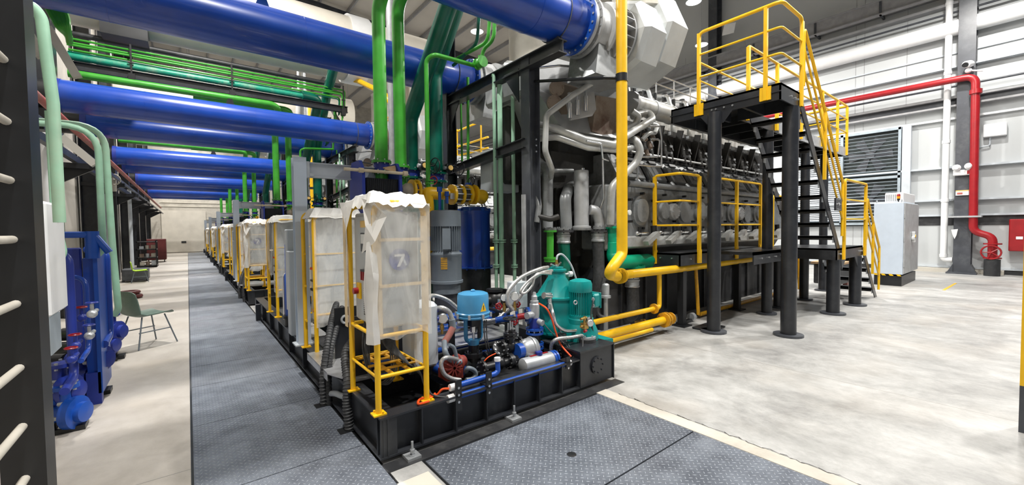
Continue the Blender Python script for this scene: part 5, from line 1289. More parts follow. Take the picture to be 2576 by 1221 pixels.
# ================================================================== ENGINE (nearest; copied behind)
def turbo(y, mx, lab):
    x0 = 3.995
    t = thing('turbocharger', lab, 'turbocharger', (x0, y, PZ), 'turbochargers', mx)
    MB().lathe([(PR+.06, 0), (PR+.06, .05), (PR+.03, .05), (PR+.03, .09), (PR+.08, .09), (PR+.08, .13)], (x0, y, PZ), (1, 0, 0), 40).build('inlet_ring', 'turbo_grey', t)
    MB().bolts((x0+.11, y, PZ), (1, 0, 0), PR+.055, 22, .012, .03).bolts((x0+.38, y, PZ), (1, 0, 0), PR+.04, 24, .011, .03).build('bolt', 'galv', t)
    MB().lathe([(PR-.01, .12), (PR+.01, .2), (PR+.02, .34), (PR+.075, .35), (PR+.075, .4), (PR+.03, .41), (PR+.03, .5)], (x0, y, PZ), (1, 0, 0), 40).build('compressor_casing', 'turbo_grey', t)
    s = MB().lathe([(PR-.02, .5), (PR-.02, .72)], (x0, y, PZ), (1, 0, 0), 40)
    s.lathe([(PR+.12, .48), (PR+.12, .51), (PR+.0, .51)], (x0, y, PZ), (1, 0, 0), 40).lathe([(PR+.12, .7), (PR+.12, .73), (PR+.0, .73)], (x0, y, PZ), (1, 0, 0), 40)
    for i in range(22):
        q = 2*PI*i/22; s.obox((x0+.61, y+(PR+.05)*math.cos(q), PZ+(PR+.05)*math.sin(q)), (1, 0, 0), (0, math.cos(q), math.sin(q)), (0, -math.sin(q), math.cos(q)), .1, .07, .006)
    s.build('filter_silencer', 'turbo_grey', t)
    MB().lathe([(.3, .73), (.5, .78), (.56, .85), (.56, 1.2), (.5, 1.24), (.1, 1.25)], (x0, y, PZ+.02), (1, 0, 0), 8, smooth=False).build('lagging_box', 'lagging', t)
    MB().lathe([(.3, 1.22), (.62, 1.28), (.68, 1.32), (.68, 1.72), (.6, 1.78), (.1, 1.8)], (x0, y+.1, PZ+.22), (1, 0, 0), 8, smooth=False).build('lagging_box', 'lagging', t)
    # wrapped elbow going up
    MB().curve([(x0+1.4, y, PZ+.5), (x0+1.42, y+.03, PZ+1.1), (x0+1.42, y+.03, PZ+2.0)], .4, 18, 6).build('exhaust_elbow', 'cream_dusty', t)
    MB().prism([(x0+.1, y-.25, PZ-PR-.35), (x0+.75, y-.25, PZ-PR-.35), (x0+.7, y-.22, PZ-PR+.05), (x0+.2, y-.22, PZ-PR+.05)], (0, .5, 0)).build('pedestal', 'engine_grey', t)
turbo(PY0, 2, 'large grey ribbed turbocharger behind the near blue pipe flange {w}')
turbo(PY1, 2, 'grey ribbed turbocharger behind the far blue pipe flange {w}')

ey0, ey1 = 3.95, 6.1
t = thing('diesel_engine', 'huge grey diesel engine with round crankcase doors {w}', 'engine', (8, 5, .8), 'large diesel engines', 2)
E_ = t
MB().box((4.9, ey0+.02, 1.25), (11.9, ey1, 2.25), .03).build('crankcase', 'engine_grey', t)
MB().prism([(4.9, ey0+.15, 1.25), (4.9, ey0+.4, .8), (4.9, ey1-.4, .8), (4.9, ey1-.1, 1.25)], (7.0, 0, 0)).build('oil_sump', 'engine_dark', t)
MB().prism([(5.3, ey0+.02, 2.25), (5.3, ey0+.32, 2.78), (5.3, ey1-.3, 2.78), (5.3, ey1-.0, 2.25)], (6.5, 0, 0)).build('camshaft_housing', 'engine_grey', t)
# ledge with brackets at the bottom
MB().box((5.15, ey0-.1, 1.28), (11.9, ey0+.02, 1.46), .02).build('mounting_rail', 'engine_pipe', t)
N = 9; dx = .64; xs0 = 5.72
for i in range(N):
    x = xs0+dx*i
    # big oval door
    if i % 2 == 0:
        pr = MB(); n = 24; pts = []
        for k in range(n):
            q = 2*PI*k/n; pts.append((x+.2*math.cos(q), ey0+.02, 1.86+.24*math.copysign(abs(math.sin(q))**.8, math.sin(q))))
        pr.prism(pts, (0, -.045, 0)).prism([(x+(p[0]-x)*.78, ey0-.02, 1.86+(p[2]-1.86)*.78) for p in pts], (0, -.045, 0))
        pr.build('crankcase_door', 'engine_grey', t)
    else:
        d_ = MB().lathe([(.2, 0), (.2, .04), (.17, .05), (.15, .05), (.14, .09), (.0, .095)], (x, ey0+.02, 1.87), (0, -1, 0), 28)
        d_.build('crankcase_door', 'engine_grey', t)
        rv = MB().lathe([(.14, 0), (.14, .07), (.12, .09), (.0, .09)], (x+.26, ey0-.02, 1.86), (0, -1, 0), 24).bolts((x+.26, ey0-.11, 1.86), (0, 1, 0), .1, 8, .012, .012)
        rv.build('relief_valve_cover', 'turbo_grey', t)
    # bolts round each door, dark
    bb = MB()
    for (bx, bz) in ((-.27, .17), (-.27, -.17), (.05, .28), (.05, -.28)): bb.cyl((x+bx, ey0-.05, 1.86+bz), (x+bx, ey0+.03, 1.86+bz), .022, 6)
    bb.build('door_clamp', 'black', t)
    # slanted camshaft covers
    c = V(x, ey0+.16, 2.52); u = V(1, 0, 0); n_ = V(0, -.87, .49); v_ = V(0, .49, .87)
    MB().obox(c+n_*.02, u, v_, n_, .22, .17, .025).obox(c+n_*.05, u, v_, n_, .09, .09, .012).build('camshaft_cover', 'engine_grey', t)
    MB().obox(c+n_*.03+v_*.18, u, v_, n_, .1, .03, .04).obox(c+n_*.0+V(.32, 0, 0), u, v_, n_, .02, .17, .03).build('cover_latch', 'black', t)
    # injection pumps, rocker boxes, push rod bays
    y_ = ey0+.3
    k_ = MB().box((x-.26, y_+.05, 2.8), (x+.3, y_+.4, 3.3)).obox((x-.27, y_+.02, 3.1), (0, -.25, 1), (1, 0, 0), (0, 1, .25), .32, .016, .06)
    k_.build('cylinder_bay', 'engine_dark', t)
    k_ = MB().cyl((x-.1, y_-.02, 2.82), (x-.1, y_+.02, 3.12), .055, 12).cyl((x-.1, y_-.02, 3.05), (x-.1, y_+.05, 3.2), .035, 10).cyl((x+.1, y_-.04, 2.8), (x+.1, y_, 3.0), .04, 10).box((x-.18, y_-.06, 2.92), (x+.0, y_, 2.97)).cyl((x+.12, y_-.05, 3.0), (x+.12, y_+.1, 3.35), .018, 8)
    k_.build('injection_pump', 'engine_dark', t)
    MB().box((x-.12, y_-.03, 3.3), (x-.06, y_+.03, 3.36)).box((x+.08, y_-.03, 3.3), (x+.14, y_+.03, 3.36)).box((x-.02, y_-.08, 3.05), (x+.06, y_-.06, 3.09)).cyl((x+.02, y_-.09, 2.95), (x+.02, y_-.06, 2.95), .02, 8).build('bright_nut', 'galv', t)
    # cylinder head block on top
    MB().box((x-.25, ey0+.75, 3.45), (x+.27, ey0+1.15, 3.85), .04).lathe([(.13, 0), (.13, .12), (.09, .15), (0, .16)], (x, ey0+.95, 3.85), n=16).build('cylinder_head', 'engine_pipe', t)
    MB().box((x-.25, ey1-1.1, 3.45), (x+.27, ey1-.6, 3.85), .04).build('cylinder_head', 'engine_pipe', t)
    # black injector pipe and bracket at the ledge
    MB().obox((x+.05, ey0-.18, 1.42), (1, 0, .5), (0, 1, 0), (-.5, 0, 1), .17, .05, .035).build('drain_bracket', 'engine_pipe', t)
    MB().cyl((x+.22, ey0-.12, 1.42), (x+.2, ey0-.12, 1.62), .05, 10).cyl((x-.12, ey0-.08, 1.46), (x-.12, ey0-.08, 1.6), .03, 8).build('sensor', 'black', t)
    MB().cyl((x-.2, ey0-.09, 1.5), (x+.1, ey0-.09, 1.5), .02, 8).ball((x-.2, ey0-.09, 1.5), .035, 8, 6).build('fitting', 'chrome', t)
MB().cyl((5.3, ey0-.08, 2.27), (11.8, ey0-.08, 2.27), .045, 14).build('oil_rail', 'engine_grey', t)
MB().cyl((5.3, ey0+.08, 2.2), (11.8, ey0+.08, 2.2), .02, 8).cyl((5.6, ey0+.26, 2.86), (11.8, ey0+.26, 2.86), .02, 8).build('small_pipe', 'engine_pipe', t)
g = MB()
for i in range(12): g.cyl((5.6+i*.5, ey0-.08, 2.3), (5.6+i*.5, ey0-.02, 2.36), .028, 8)
g.build('rail_clip', 'galv', t)
# air receiver pipe along the top edge with couplings
MB().cyl((5.65, ey0+.12, 3.58), (11.9, ey0+.12, 3.58), .15, 24).build('air_manifold', 'engine_pipe', t)
g = MB()
for i in range(11): g.cyl((6.2+i*.58, ey0+.12, 3.58), (6.26+i*.58, ey0+.12, 3.58), .16, 24)
g.lathe([(.19, 0), (.19, .06), (.15, .08)], (5.6, ey0+.12, 3.58), (1, 0, 0), 24)
g.build('manifold_joint', 'turbo_grey', t)
MB().box((5.4, ey0+.5, 2.7), (11.9, ey1-.5, 3.46)).build('cylinder_block', 'engine_dark', t)
MB().box((5.5, ey0+1.15, 3.8), (11.8, ey1-1.1, 4.2), .1).build('exhaust_lagging', 'lagging', t)
# silvery tube cluster and rails on top
rnd = random.Random(3)
for i in range(9):
    x = 5.75+i*.62
    g = MB().tube([(x, ey0+.2, 3.72), (x+.03, ey0+.3, 4.0), (x+.2, ey0+.6, 4.12), (x+.25, ey0+1.0, 4.1)], .035, .1, 8)
    g.tube([(x+.25, ey0+.25, 3.7), (x+.25, ey0+.35, 3.9), (x+.5, ey0+.5, 3.95)], .022, .05, 8)
    g.build('injector_pipe', 'chrome', t)
    MB().cyl((x+.12, ey0+.42, 3.95), (x+.12, ey0+.42, 4.1), .05, 10).cyl((x+.36, ey0+.38, 3.9), (x+.36, ey0+.38, 4.02), .035, 10).build('black_cap', 'black', t)
g = MB()
for z in (4.3, 4.48): g.cyl((5.7, ey0+.55, z), (11.6, ey0+.55, z), .014, 8)
for i in range(10): g.cyl((5.8+i*.62, ey0+.55, 3.85), (5.8+i*.62, ey0+.55, 4.48), .014, 8)
g.build('top_rail', 'chrome', t)
# ---- free end of the engine
MB().box((4.25, ey0+.35, 3.0), (5.5, ey1-.35, 3.75), .06).build('cooler_housing', 'rusty', t)
MB().box((4.5, ey0+.6, 2.5), (5.4, ey1-.6, 3.0)).build('cooler_base', 'engine_dark', t)
MB().prism([(3.95, ey0+.55, 3.65), (4.25, ey0+.25, 3.0), (5.6, ey0+.15, 3.0), (5.75, ey0+.3, 3.85), (4.7, ey0+.35, 4.05), (4.0, ey0+.6, 4.15)], (0, 1.0, 0)).build('lagging_cover', 'turbo_grey', t)
MB().box((3.85, ey0+.55, 3.55), (4.4, ey1-.5, 4.1), .05).build('receiver_box', 'turbo_grey', t)
MB().box((3.9, ey0+1.1, 2.3), (4.6, ey1-.7, 3.5), .05).build('end_casing', 'engine_dark', t)
g = MB()
for (u_, v_) in ((1398, 225), (1392, 262)):
    c = at(u_, v_, 'y', 4.22); g.lathe([(.1, 0), (.11, .03), (.11, .06), (.08, .07), (0, .075)], c, (-.5, -1, 0), 20).bolts(c+V(-.03, -.06, 0), (-.5, -1, 0), .085, 8, .012, .015)
g.build('end_cover', 'rusty', t)
# brown stained panel
a, b = at(1505, 245, 'y', 4.15), at(1548, 332, 'y', 4.15)
MB().prism([at(1500, 240, 'y', 4.15), at(1550, 248, 'y', 4.15), at(1556, 330, 'y', 4.15), at(1530, 345, 'y', 4.15), at(1490, 330, 'y', 4.15)], (0, .15, 0)).build('stained_panel', 'rusty', t)
# instrument plate
pl = MB().prism([at(1432, 232, 'y', 4.05), at(1495, 232, 'y', 4.05), at(1500, 275, 'y', 4.05), at(1490, 292, 'y', 4.05), at(1436, 303, 'y', 4.05), at(1428, 260, 'y', 4.05)], (0, .03, 0)).build('instrument_plate', 'turbo_grey', t)
for (u_, v_) in ((1433, 280), (1452, 272), (1473, 262)):
    MB().cyl(at(u_, v_-20, 'y', 4.0), at(u_, v_+18, 'y', 4.0), .03, 10).cyl(at(u_, v_-32, 'y', 4.0), at(u_, v_-20, 'y', 4.0), .014, 8).build('pressure_sensor', 'chrome', pl)
def etube(pts, r, m_='engine_pipe', nm='water_pipe', bend=.12):
    return MB().tube([at(u_, v_, 'y', y_) for (u_, v_, y_) in pts], r, bend, 14, 6).build(nm, m_, t)
etube([(1556, 200, 3.7), (1500, 202, 3.8), (1440, 240, 3.9), (1374, 290, 4.0), (1371, 380, 4.0), (1388, 425, 4.1), (1385, 450, 4.4)], .04)
etube([(1340, 312, 4.4), (1400, 325, 4.1), (1470, 352, 3.95), (1545, 365, 3.8), (1570, 345, 3.75), (1642, 300, 3.8), (1632, 283, 3.9), (1590, 292, 4.0)], .058)
etube([(1590, 280, 3.9), (1608, 292, 3.85), (1600, 312, 3.9), (1572, 328, 4.0)], .05)
etube([(1336, 350, 4.4), (1400, 345, 4.1), (1480, 372, 3.95), (1556, 378, 3.8), (1600, 370, 3.8)], .045)
etube([(1583, 350, 3.9), (1600, 352, 3.75), (1612, 380, 3.7), (1600, 410, 3.75), (1570, 440, 3.8), (1538, 470, 3.85), (1535, 565, 3.9)], .058, bend=.2)
etube([(1615, 352, 3.9), (1632, 335, 3.85), (1648, 335, 3.9), (1655, 315, 3.95), (1640, 312, 4.0)], .035)
for pts in ([(1625, 318, 3.8), (1660, 318, 3.8), (1664, 350, 3.8), (1664, 420, 3.8), (1605, 415, 3.85)], [(1640, 350, 3.8), (1660, 352, 3.8), (1655, 395, 3.8), (1612, 395, 3.85)], [(1604, 415, 3.85), (1604, 452, 3.85)],
            [(1475, 355, 3.85), (1512, 362, 3.8), (1516, 400, 3.85), (1530, 405, 3.9)], [(1340, 172, 4.3), (1408, 165, 4.1), (1470, 170, 4.0), (1500, 195, 4.0)], [(1516, 400, 3.9), (1518, 500, 4.0), (1508, 530, 4.1)]):
    etube(pts, .016, 'chrome', 'small_pipe', .04)
g = MB()
for (u_, v_) in ((1602, 352), (1620, 345), (1632, 365), (1610, 375), (1640, 345), (1625, 385)): g.cyl(at(u_, v_-7, 'y', 3.95), at(u_+5, v_+8, 'y', 3.9), .035, 8)
g.build('small_fitting', 'rusty', t)
# pumps and risers under the ducts
c = at(1463, 575, 'y', 4.2); zt = at(1463, 430, 'y', 4.2).z
MB().lathe([(.125, c.z-.0), (.14, c.z), (.14, c.z+.03), (.11, c.z+.04), (.11, zt-.02), (.105, zt), (0, zt)], (c.x, c.y, 0), n=28).build('lube_filter', 'turbo_grey', t)
MB().cyl((c.x+.03, c.y, zt), (c.x+.03, c.y, zt+.04), .03, 10).build('filter_cap', 'chrome', t)
etube([(1484, 528, 4.1), (1500, 530, 4.05), (1508, 560, 4.05), (1508, 572, 4.05)], .075, 'turbo_grey', 'elbow')
etube([(1425, 575, 4.3), (1422, 500, 4.3), (1430, 475, 4.4), (1445, 465, 4.6)], .085, 'engine_grey', 'elbow')
etube([(1378, 575, 4.3), (1378, 430, 4.4), (1350, 405, 4.6)], .075, 'engine_grey', 'riser')
etube([(1350, 560, 4.2), (1356, 520, 4.2), (1350, 470, 4.3)], .04, 'engine_grey', 'riser')
etube([(1352, 545, 4.2), (1385, 552, 4.1), (1405, 545, 4.05)], .04, 'engine_dark', 'riser')
etube([(1350, 440, 4.5), (1400, 430, 4.4), (1440, 430, 4.4)], .035, 'engine_grey', 'cross_pipe')
MB().box((4.3, 4.5, .8), (5.0, 6.0, 2.75)).build('end_cover', 'engine_dark', t)
MB().box((4.35, 4.45, 1.15), (4.95, 4.5, 2.2)).cyl((4.6, 4.45, 2.0), (4.6, 4.35, 2.0), .15).build('pump_plate', 'engine_dark', t)
g = MB().flange(at(1463, 577, 'y', 4.2), (0, 0, 1), .15, .03)
for (u_, v_, y_, r_) in ((1385, 578, 4.2, .08), (1418, 577, 4.25, .11), (1508, 574, 4.05, .1), (1535, 568, 3.95, .1)): g.flange(at(u_, v_, 'y', y_), (0, 0, 1), r_, .04).bolts(at(u_, v_, 'y', y_), (0, 0, 1), r_*.82, 8, .01, .035)
g.build('lower_flange', 'engine_grey', t)
g = MB()
for (u_, v_) in ((1600, 540), (1602, 520)): g.cyl(at(u_-12, v_, 'y', 3.8), at(u_, v_, 'y', 3.8), .02, 8)
MB().lathe([(.04, 0), (.04, .02), (0, .025)], at(1582, 535, 'y', 3.8), (0, -1, 0), 14).build('pressure_gauge', 'glass_dial', t)

# foundation under the engine
t = thing('engine_foundation', 'dark engine foundation block with vertical seams {w}', 'foundation', (8, 5, 0), 'engine foundations', 2)
MB().box((5.0, 4.05, 0), (12.3, 6.0, .82)).build('block', 'foundation', t)
g = MB()
for i in range(11): g.box((5.3+i*.65, 4.0, .02), (5.33+i*.65, 4.05, .9))
g.build('stiffener', 'black_dusty', t)
MB().box((4.9, 3.98, .8), (12.3, 6.08, .98)).build('mounting_frame', 'steel_black', t)

# ------------------------------------------------------------------ hoses and collars dropping below the free end
def drop(u_, v0_, v1_, v2_, y_, r, m_, lab, collar=True):
    c0 = at(u_, v0_, 'y', y_); c1 = at(u_, v1_, 'y', y_); c2 = at(u_, v2_, 'y', y_)
    t = thing('drop_hose', lab, 'hose', (c0.x, c0.y, 0), 'hoses below the engine end')
    if collar:
        MB().lathe([(r*1.15, 0), (r*1.2, .02), (r*1.1, .03), (r*1.1, .09), (r*1.2, .1), (r*1.2, .12), (r*1.1, .13), (r*1.1, (c0.z-c1.z))], c1, n=20).build('collar', 'galv', t)
        MB().flange(c0, (0, 0, 1), r*1.7, .03).bolts(c0, (0, 0, 1), r*1.45, 8, .01, .03).build('flange', 'black_dusty', t)
    MB().curve([c1, c1*.5+c2*.5+V(.02, 0, 0), c2, V(c2.x, c2.y+.2, .1)], r, 16).build('hose_body', m_, t)
drop(1418, 582, 612, 700, 4.25, .085, 'teal_pipe', 'dark green hose with silver collar behind the separator')
drop(1504, 582, 608, 720, 4.05, .085, 'rubber', 'black hose with silver collar, left of the thick yellow gas pipe')
drop(1590, 694, 722, 790, 3.95, .1, 'rubber', 'black hose with silver collar hanging below the yellow header')
a = at(1384, 582, 'y', 4.2); b = at(1384, 650, 'y', 4.2)
t = thing('green_drop_pipe', 'short bright green flanged pipe below the engine end', 'pipe', (a.x, a.y, 0))
MB().cyl(a, b, .05).build('pipe_run', 'green', t)
MB().flange(a, (0, 0, 1), .09, .025).flange(b, (0, 0, 1), .09, .025).cyl(b-V(0, 0, .05), b, .085).build('flange', 'green', t)
MB().cyl(b-V(0, 0, .25), b-V(0, 0, .05), .06).cyl((a.x, a.y, 0), b-V(0, 0, .25), .055).build('lower_pipe', 'rubber', t)
a = at(1538, 572, 'y', 3.95); b = at(1540, 610, 'y', 3.95)
t = thing('jade_pipe', 'bright jade green pipe with large bend beside the yellow gas pipe', 'pipe', (a.x, a.y, 1))
c1 = at(1540, 640, 'y', 3.95); c2 = at(1560, 660, 'y', 3.9); c3 = at(1625, 652, 'y', 3.9)
MB().tube([a, b, c1, at(1545, 655, 'y', 3.92), c2, at(1632, 655, 'y', 3.9), at(1630, 662, 'y', 4.1)], .075, .12, 20, rr=lambda q: .07+.035*min(1, q*1.6)).build('pipe_run', 'jade', t)
MB().flange(a, (0, 0, 1), .12, .03).flange(at(1600, 672, 'y', 3.9), (0, 0, 1), .14, .04).bolts(at(1600, 672, 'y', 3.9), (0, 0, 1), .12, 10, .012, .03).bolts(a, (0, 0, 1), .1, 8, .01, .03).build('flange', 'jade', t)
solo(MB().lathe([(.03, -.72), (.03, -.08), (.07, -.08), (.07, -.05), (.05, -.04), (.05, .1), (.03, .12)], at(1524, 735, 'y', 3.7), n=16), 'drain_fitting', 'galv', 'thin silver drain pipe with flange under the yellow elbow', 'pipe')
solo(MB().curve([at(1520, 700, 'y', 3.8), at(1505, 780, 'y', 3.8), at(1520, 800, 'y', 3.7), at(1545, 795, 'y', 3.7)], .03), 'black_hose', 'rubber', 'thin black hose lying behind the separator motor', 'hose')
for i, (u_, lb) in enumerate(((1700, 'left black cable'), (1455, 'right black cable'))): pass

# ------------------------------------------------------------------ yellow pipes along the engine foot
fl_pts = [((1528, 805), (1650, 775), 3.5, .035, 'upper thin yellow pipe low along the engine foot'), ((1520, 845), (1668, 806), 3.42, .055, 'thick yellow pipe lying on the floor along the engine foot'),
          ((1530, 858), (1640, 832), 3.38, .03, 'thin yellow pipe lying lowest at the engine foot')]
for (p, q, y_, r, lb) in fl_pts:
    a = at(*p, 'y', y_); b = at(*q, 'y', y_); z = max(r+.005, (a.z+b.z)/2); a.z = b.z = z
    t = thing('floor_pipe', lb, 'pipe', ((a.x+b.x)/2, y_, z), 'yellow pipes at the engine foot')
    if r == .035: MB().tube([a-V(.3, 0, 0), b, b+V(.12, .02, 0), b+V(.12, .02, .55)], r, .1, 14).build('pipe_run', 'yellow', t); MB().flange(b+V(-.05, 0, 0), (1, 0, 0), .075, .03).build('flange', 'yellow_dirty', t)
    else: MB().cyl(a-V(.6, 0, 0), b, r).build('pipe_run', 'yellow', t)
    if r == .055:
        MB().flange(b+V(.02, 0, 0), (1, 0, 0), .11, .03).flange(b+V(.08, 0, 0), (1, 0, 0), .11, .03).bolts(b+V(.05, 0, 0), (1, 0, 0), .09, 8, .01, .05).flange(b+V(.2, 0, 0), (1, 0, 0), .09, .02).cyl(b, b+V(.22, 0, 0), .06).build('flange', 'yellow_dirty', t)
        MB().cyl(b+V(.22, 0, 0), b+V(.3, 0, 0), .05).build('end_hose', 'rubber', t)
a = at(1530, 820, 'y', 3.55); b = at(1585, 806, 'y', 3.55)
t = solo(MB().cyl((a.x-.3, 3.55, .2), (b.x, 3.55, .2), .028), 'floor_hose', 'white_grey', 'pale grey hose between the yellow floor pipes', 'hose')
MB().cyl((b.x, 3.55, .2), (b.x+.15, 3.55, .2), .018).box((b.x+.15, 3.52, .16), (b.x+.25, 3.58, .24)).cyl((b.x+.3, 3.55, .2), (b.x+.34, 3.55, .2), .05).build('coupling', 'brass', t)
c = at(1737, 798, 'z', .08)
t = thing('pipe_support_roller', 'small low support with round galvanised end by the engine foot', 'support', (c.x, c.y, 0))
MB().cyl(c+V(0, .0, 0), c+V(.08, 0, 0), .065, 20).build('pipe_end', 'galv', t)
MB().box((c.x-.4, c.y-.03, 0), (c.x+.02, c.y+.03, .05)).build('base', 'black', t)
solo(MB().tube([(7.0, 3.62, .06), (11.2, 3.62, .06)], .035, n=10), 'floor_pipe', 'yellow_dirty', 'dirty yellow pipe far under the lower platform', 'pipe')
solo(MB().tube([at(1750, 672, 'y', 3.6), at(1757, 792, 'y', 3.6)], .03, n=10), 'yellow_branch', 'yellow_dirty', 'dirty yellow vertical branch under the lower platform corner', 'pipe')
solo(MB().tube([at(2008, 650, 'y', 3.6), at(2010, 728, 'y', 3.6)], .03, n=10), 'yellow_branch', 'yellow_dirty', 'dirty yellow vertical branch seen between the stair columns', 'pipe')
# thin pipes running on the floor in front of the lower platform
solo(MB().box((6.15, 3.0, .01), (6.6, 3.3, .03)).cyl((6.3, 3.1, .02), (6.6, 3.1, .02), .02), 'floor_strip', 'black_dusty', 'dark strip on the floor between the platform posts', 'strip')

# ================================================================== PLATFORMS AND STAIRS
def column(x, y, z1, r, lb, grp='black round platform columns'):
    t = thing('platform_column', lb, 'column', (x, y, 0), grp)
    MB().cyl((x, y, .03), (x, y, z1), r, 20).build('shaft', 'steel_black', t)
    MB().cyl((x, y, 0), (x, y, .03), r*1.9, 24).build('base_plate', 'column_grey', t)
    return t
UZ0, UZ1, LZ0, LZ1 = 3.28, 3.5, .98, 1.18
column(6.2, 2.99, UZ0, .095, 'left front black column under the upper platform')
column(6.8, 2.2, UZ0, .1, 'foremost black column at the head of the stairs')
column(8.2, 3.0, UZ0, .085, 'black column behind the yellow rail end of the lower platform')
column(9.07, 2.24, LZ0, .1, 'black column under the near corner of the stair landing')
column(10.37, 2.21, LZ0, .1, 'black column under the far corner of the stair landing')
column(10.4, 3.08, UZ0, .085, 'black column under the walkway left of the stair landing legs')
column(12.1, 3.2, UZ0, .085, 'far black column under the upper walkway')
column(9.0, 3.1, LZ0, .07, 'hidden rear black column under the stair landing')
# upper platform
t = thing('upper_platform', 'black steel upper platform at the head of the stairs', 'platform', (6.6, 2.9, UZ0))
dk = MB().box((6.25, 2.14, UZ1-.03), (7.0, 3.72, UZ1)).box((6.25, 2.14, UZ0), (6.27, 3.72, UZ1)).box((6.98, 2.14, UZ0), (7.0, 3.0, UZ1)).box((6.25, 2.14, UZ0), (7.0, 2.16, UZ1)).box((6.25, 3.7, UZ0), (7.0, 3.72, UZ1))
dk.box((6.23, 2.13, UZ0+.1), (6.25, 3.73, UZ0+.115)).box((6.27, 2.6, UZ0), (6.98, 2.64, UZ1-.03)).box((6.27, 3.1, UZ0), (6.98, 3.14, UZ1-.03))
dk.build('deck', 'steel_black', t)
# gussets at the columns
MB().prism([(6.24, 2.75, UZ0), (6.24, 3.23, UZ0), (6.24, 3.1, UZ0-.16), (6.24, 2.88, UZ0-.16)], (-.015, 0, 0)).build('gusset', 'steel_black', t)
MB().prism([(6.85, 2.15, UZ0), (6.98, 2.15, UZ0), (6.98, 2.15, UZ0-.3), (6.93, 2.15, UZ0-.3)], (0, -.012, 0)).build('gusset', 'steel_black', t)
b_ = MB()
for y in (2.75, 2.87, 2.99, 3.05): b_.cyl((6.245, y, UZ0+.06), (6.225, y, UZ0+.06), .014, 8)
for x in (6.6, 6.75, 6.85): b_.cyl((x, 2.142, UZ0+.1), (x, 2.12, UZ0+.1), .014, 8)
b_.build('bolt', 'chrome', t)
def foot(mb, x, y, z, ax_='x'):
    if ax_ == 'x': mb.box((x-.012, y-.06, z-.16), (x, y+.06, z+.12))
    else: mb.box((x-.06, y-.012, z-.16), (x+.06, y, z+.12))
    return mb
r = .019
def rail_thing(lb, runs, posts, loc, rr=r, mname='handrail', gname=None):
    t = thing(mname, lb, 'railing', loc, gname)
    for i, pts in enumerate(runs): MB().tube(pts, rr if i == 0 else rr*.7, .07, 10).build('rail', 'yellow', t)
    for (x, y, z0, z1, a_) in posts:
        p = MB().box((x-.02, y-.02, z0), (x+.02, y+.02, z1)); foot(p, x-.0 if a_ == 'x' else x, y if a_ == 'x' else y-.0, z0+.15, a_)
        p.build('post', 'yellow', t)
    return t
def line3(pts, zs): return [[(x, y, z) for (x, y) in pts] for z in zs]
top = [(6.23, 3.25), (6.23, 2.13), (6.97, 2.13)]
T = thing('handrail', 'yellow handrail round the open sides of the upper platform', 'railing', (6.6, 2.6, UZ1), 'yellow handrails')
MB().tube([(6.23, 3.25, UZ0+.1), (6.23, 3.25, UZ1+1.05), (6.23, 2.13, UZ1+1.05), (6.97, 2.13, UZ1+1.05), (6.97, 2.13, UZ1-.1)], .024, .09, 12).build('top_rail', 'yellow', T)
for z in (.38, .72): MB().tube([(6.23, 3.25, UZ1+z), (6.23, 2.13, UZ1+z), (6.97, 2.13, UZ1+z)], .015, .06, 10).build('mid_rail', 'yellow', T)
for (x, y) in ((6.23, 3.25), (6.23, 2.32)):
    MB().box((x-.022, y-.022, UZ1-.2), (x+.022, y+.022, UZ1+1.04)).box((x-.01, y-.07, UZ1-.2), (x+.01, y+.07, UZ1-.02)).build('post', 'yellow', T)
MB().box((6.95, 2.105, UZ1-.2), (7.0, 2.14, UZ1+1.0)).box((6.92, 2.11, UZ1-.2), (7.0, 2.13, UZ1-.02)).build('post', 'yellow', T)
# white paper sheet tied to the rail
p_ = [at(1822, 65, 'x', 6.25), at(1851, 58, 'x', 6.25), at(1847, 82, 'x', 6.25), at(1816, 90, 'x', 6.25)]
solo(MB().box((12.5, 8.9, 0), (12.51, 8.91, .01)), 'x', 'white', 'x', 'x') if False else None
c = at(1834, 74, 'x', XW-.75)
solo(MB().prism([at(1822, 62, 'x', 19.0), at(1851, 56, 'x', 19.0), at(1846, 82, 'x', 19.0), at(1816, 90, 'x', 19.0)], (.02, 0, 0)), 'white_board', 'white', 'white board fixed on the dark wall column behind the upper platform', 'board')
# upper walkway along X
t = thing('upper_walkway', 'long steel walkway deck running from the upper platform to the right', 'walkway', (10, 3.3, UZ0))
MB().box((7.02, 2.98, UZ1-.03), (12.9, 3.75, UZ1)).box((7.02, 2.98, UZ0+.02), (12.9, 3.0, UZ1-.03)).box((12.88, 2.98, UZ0+.02), (12.9, 3.75, UZ1-.03)).box((7.02, 3.73, UZ0+.02), (12.9, 3.75, UZ1-.03)).build('deck', 'steel_black', t)
MB().box((8.6, 2.965, UZ0+.02), (12.9, 2.98, UZ1)).build('edge_channel', 'galv', t)
g = MB()
for i in range(8): g.box((7.4+i*.7, 3.0, UZ0+.05), (7.44+i*.7, 3.73, UZ1-.03))
g.build('cross_beam', 'black', t)
T = thing('handrail', 'yellow handrail along the near side and end of the upper walkway', 'railing', (10, 3, UZ1), 'yellow handrails')
yw = 2.955
MB().tube([(7.25, yw, UZ1-.1), (7.25, yw, UZ1+1.02), (12.88, yw, UZ1+1.02), (12.88, 3.74, UZ1+1.02)], .024, .06, 12).build('top_rail', 'yellow', T)
for z in (.37, .7): MB().tube([(7.25, yw, UZ1+z), (12.88, yw, UZ1+z), (12.88, 3.74, UZ1+z)], .015, .04, 8).build('mid_rail', 'yellow', T)
for x in (7.25, 8.45, 9.7, 11.0, 12.1, 12.88): MB().box((x-.03, yw-.025, UZ1-.18), (x+.03, yw+.02, UZ1+1.0)).build('post', 'yellow', T)
T = thing('handrail', 'yellow handrail along the far side of the upper walkway', 'railing', (10, 3.8, UZ1), 'yellow handrails')
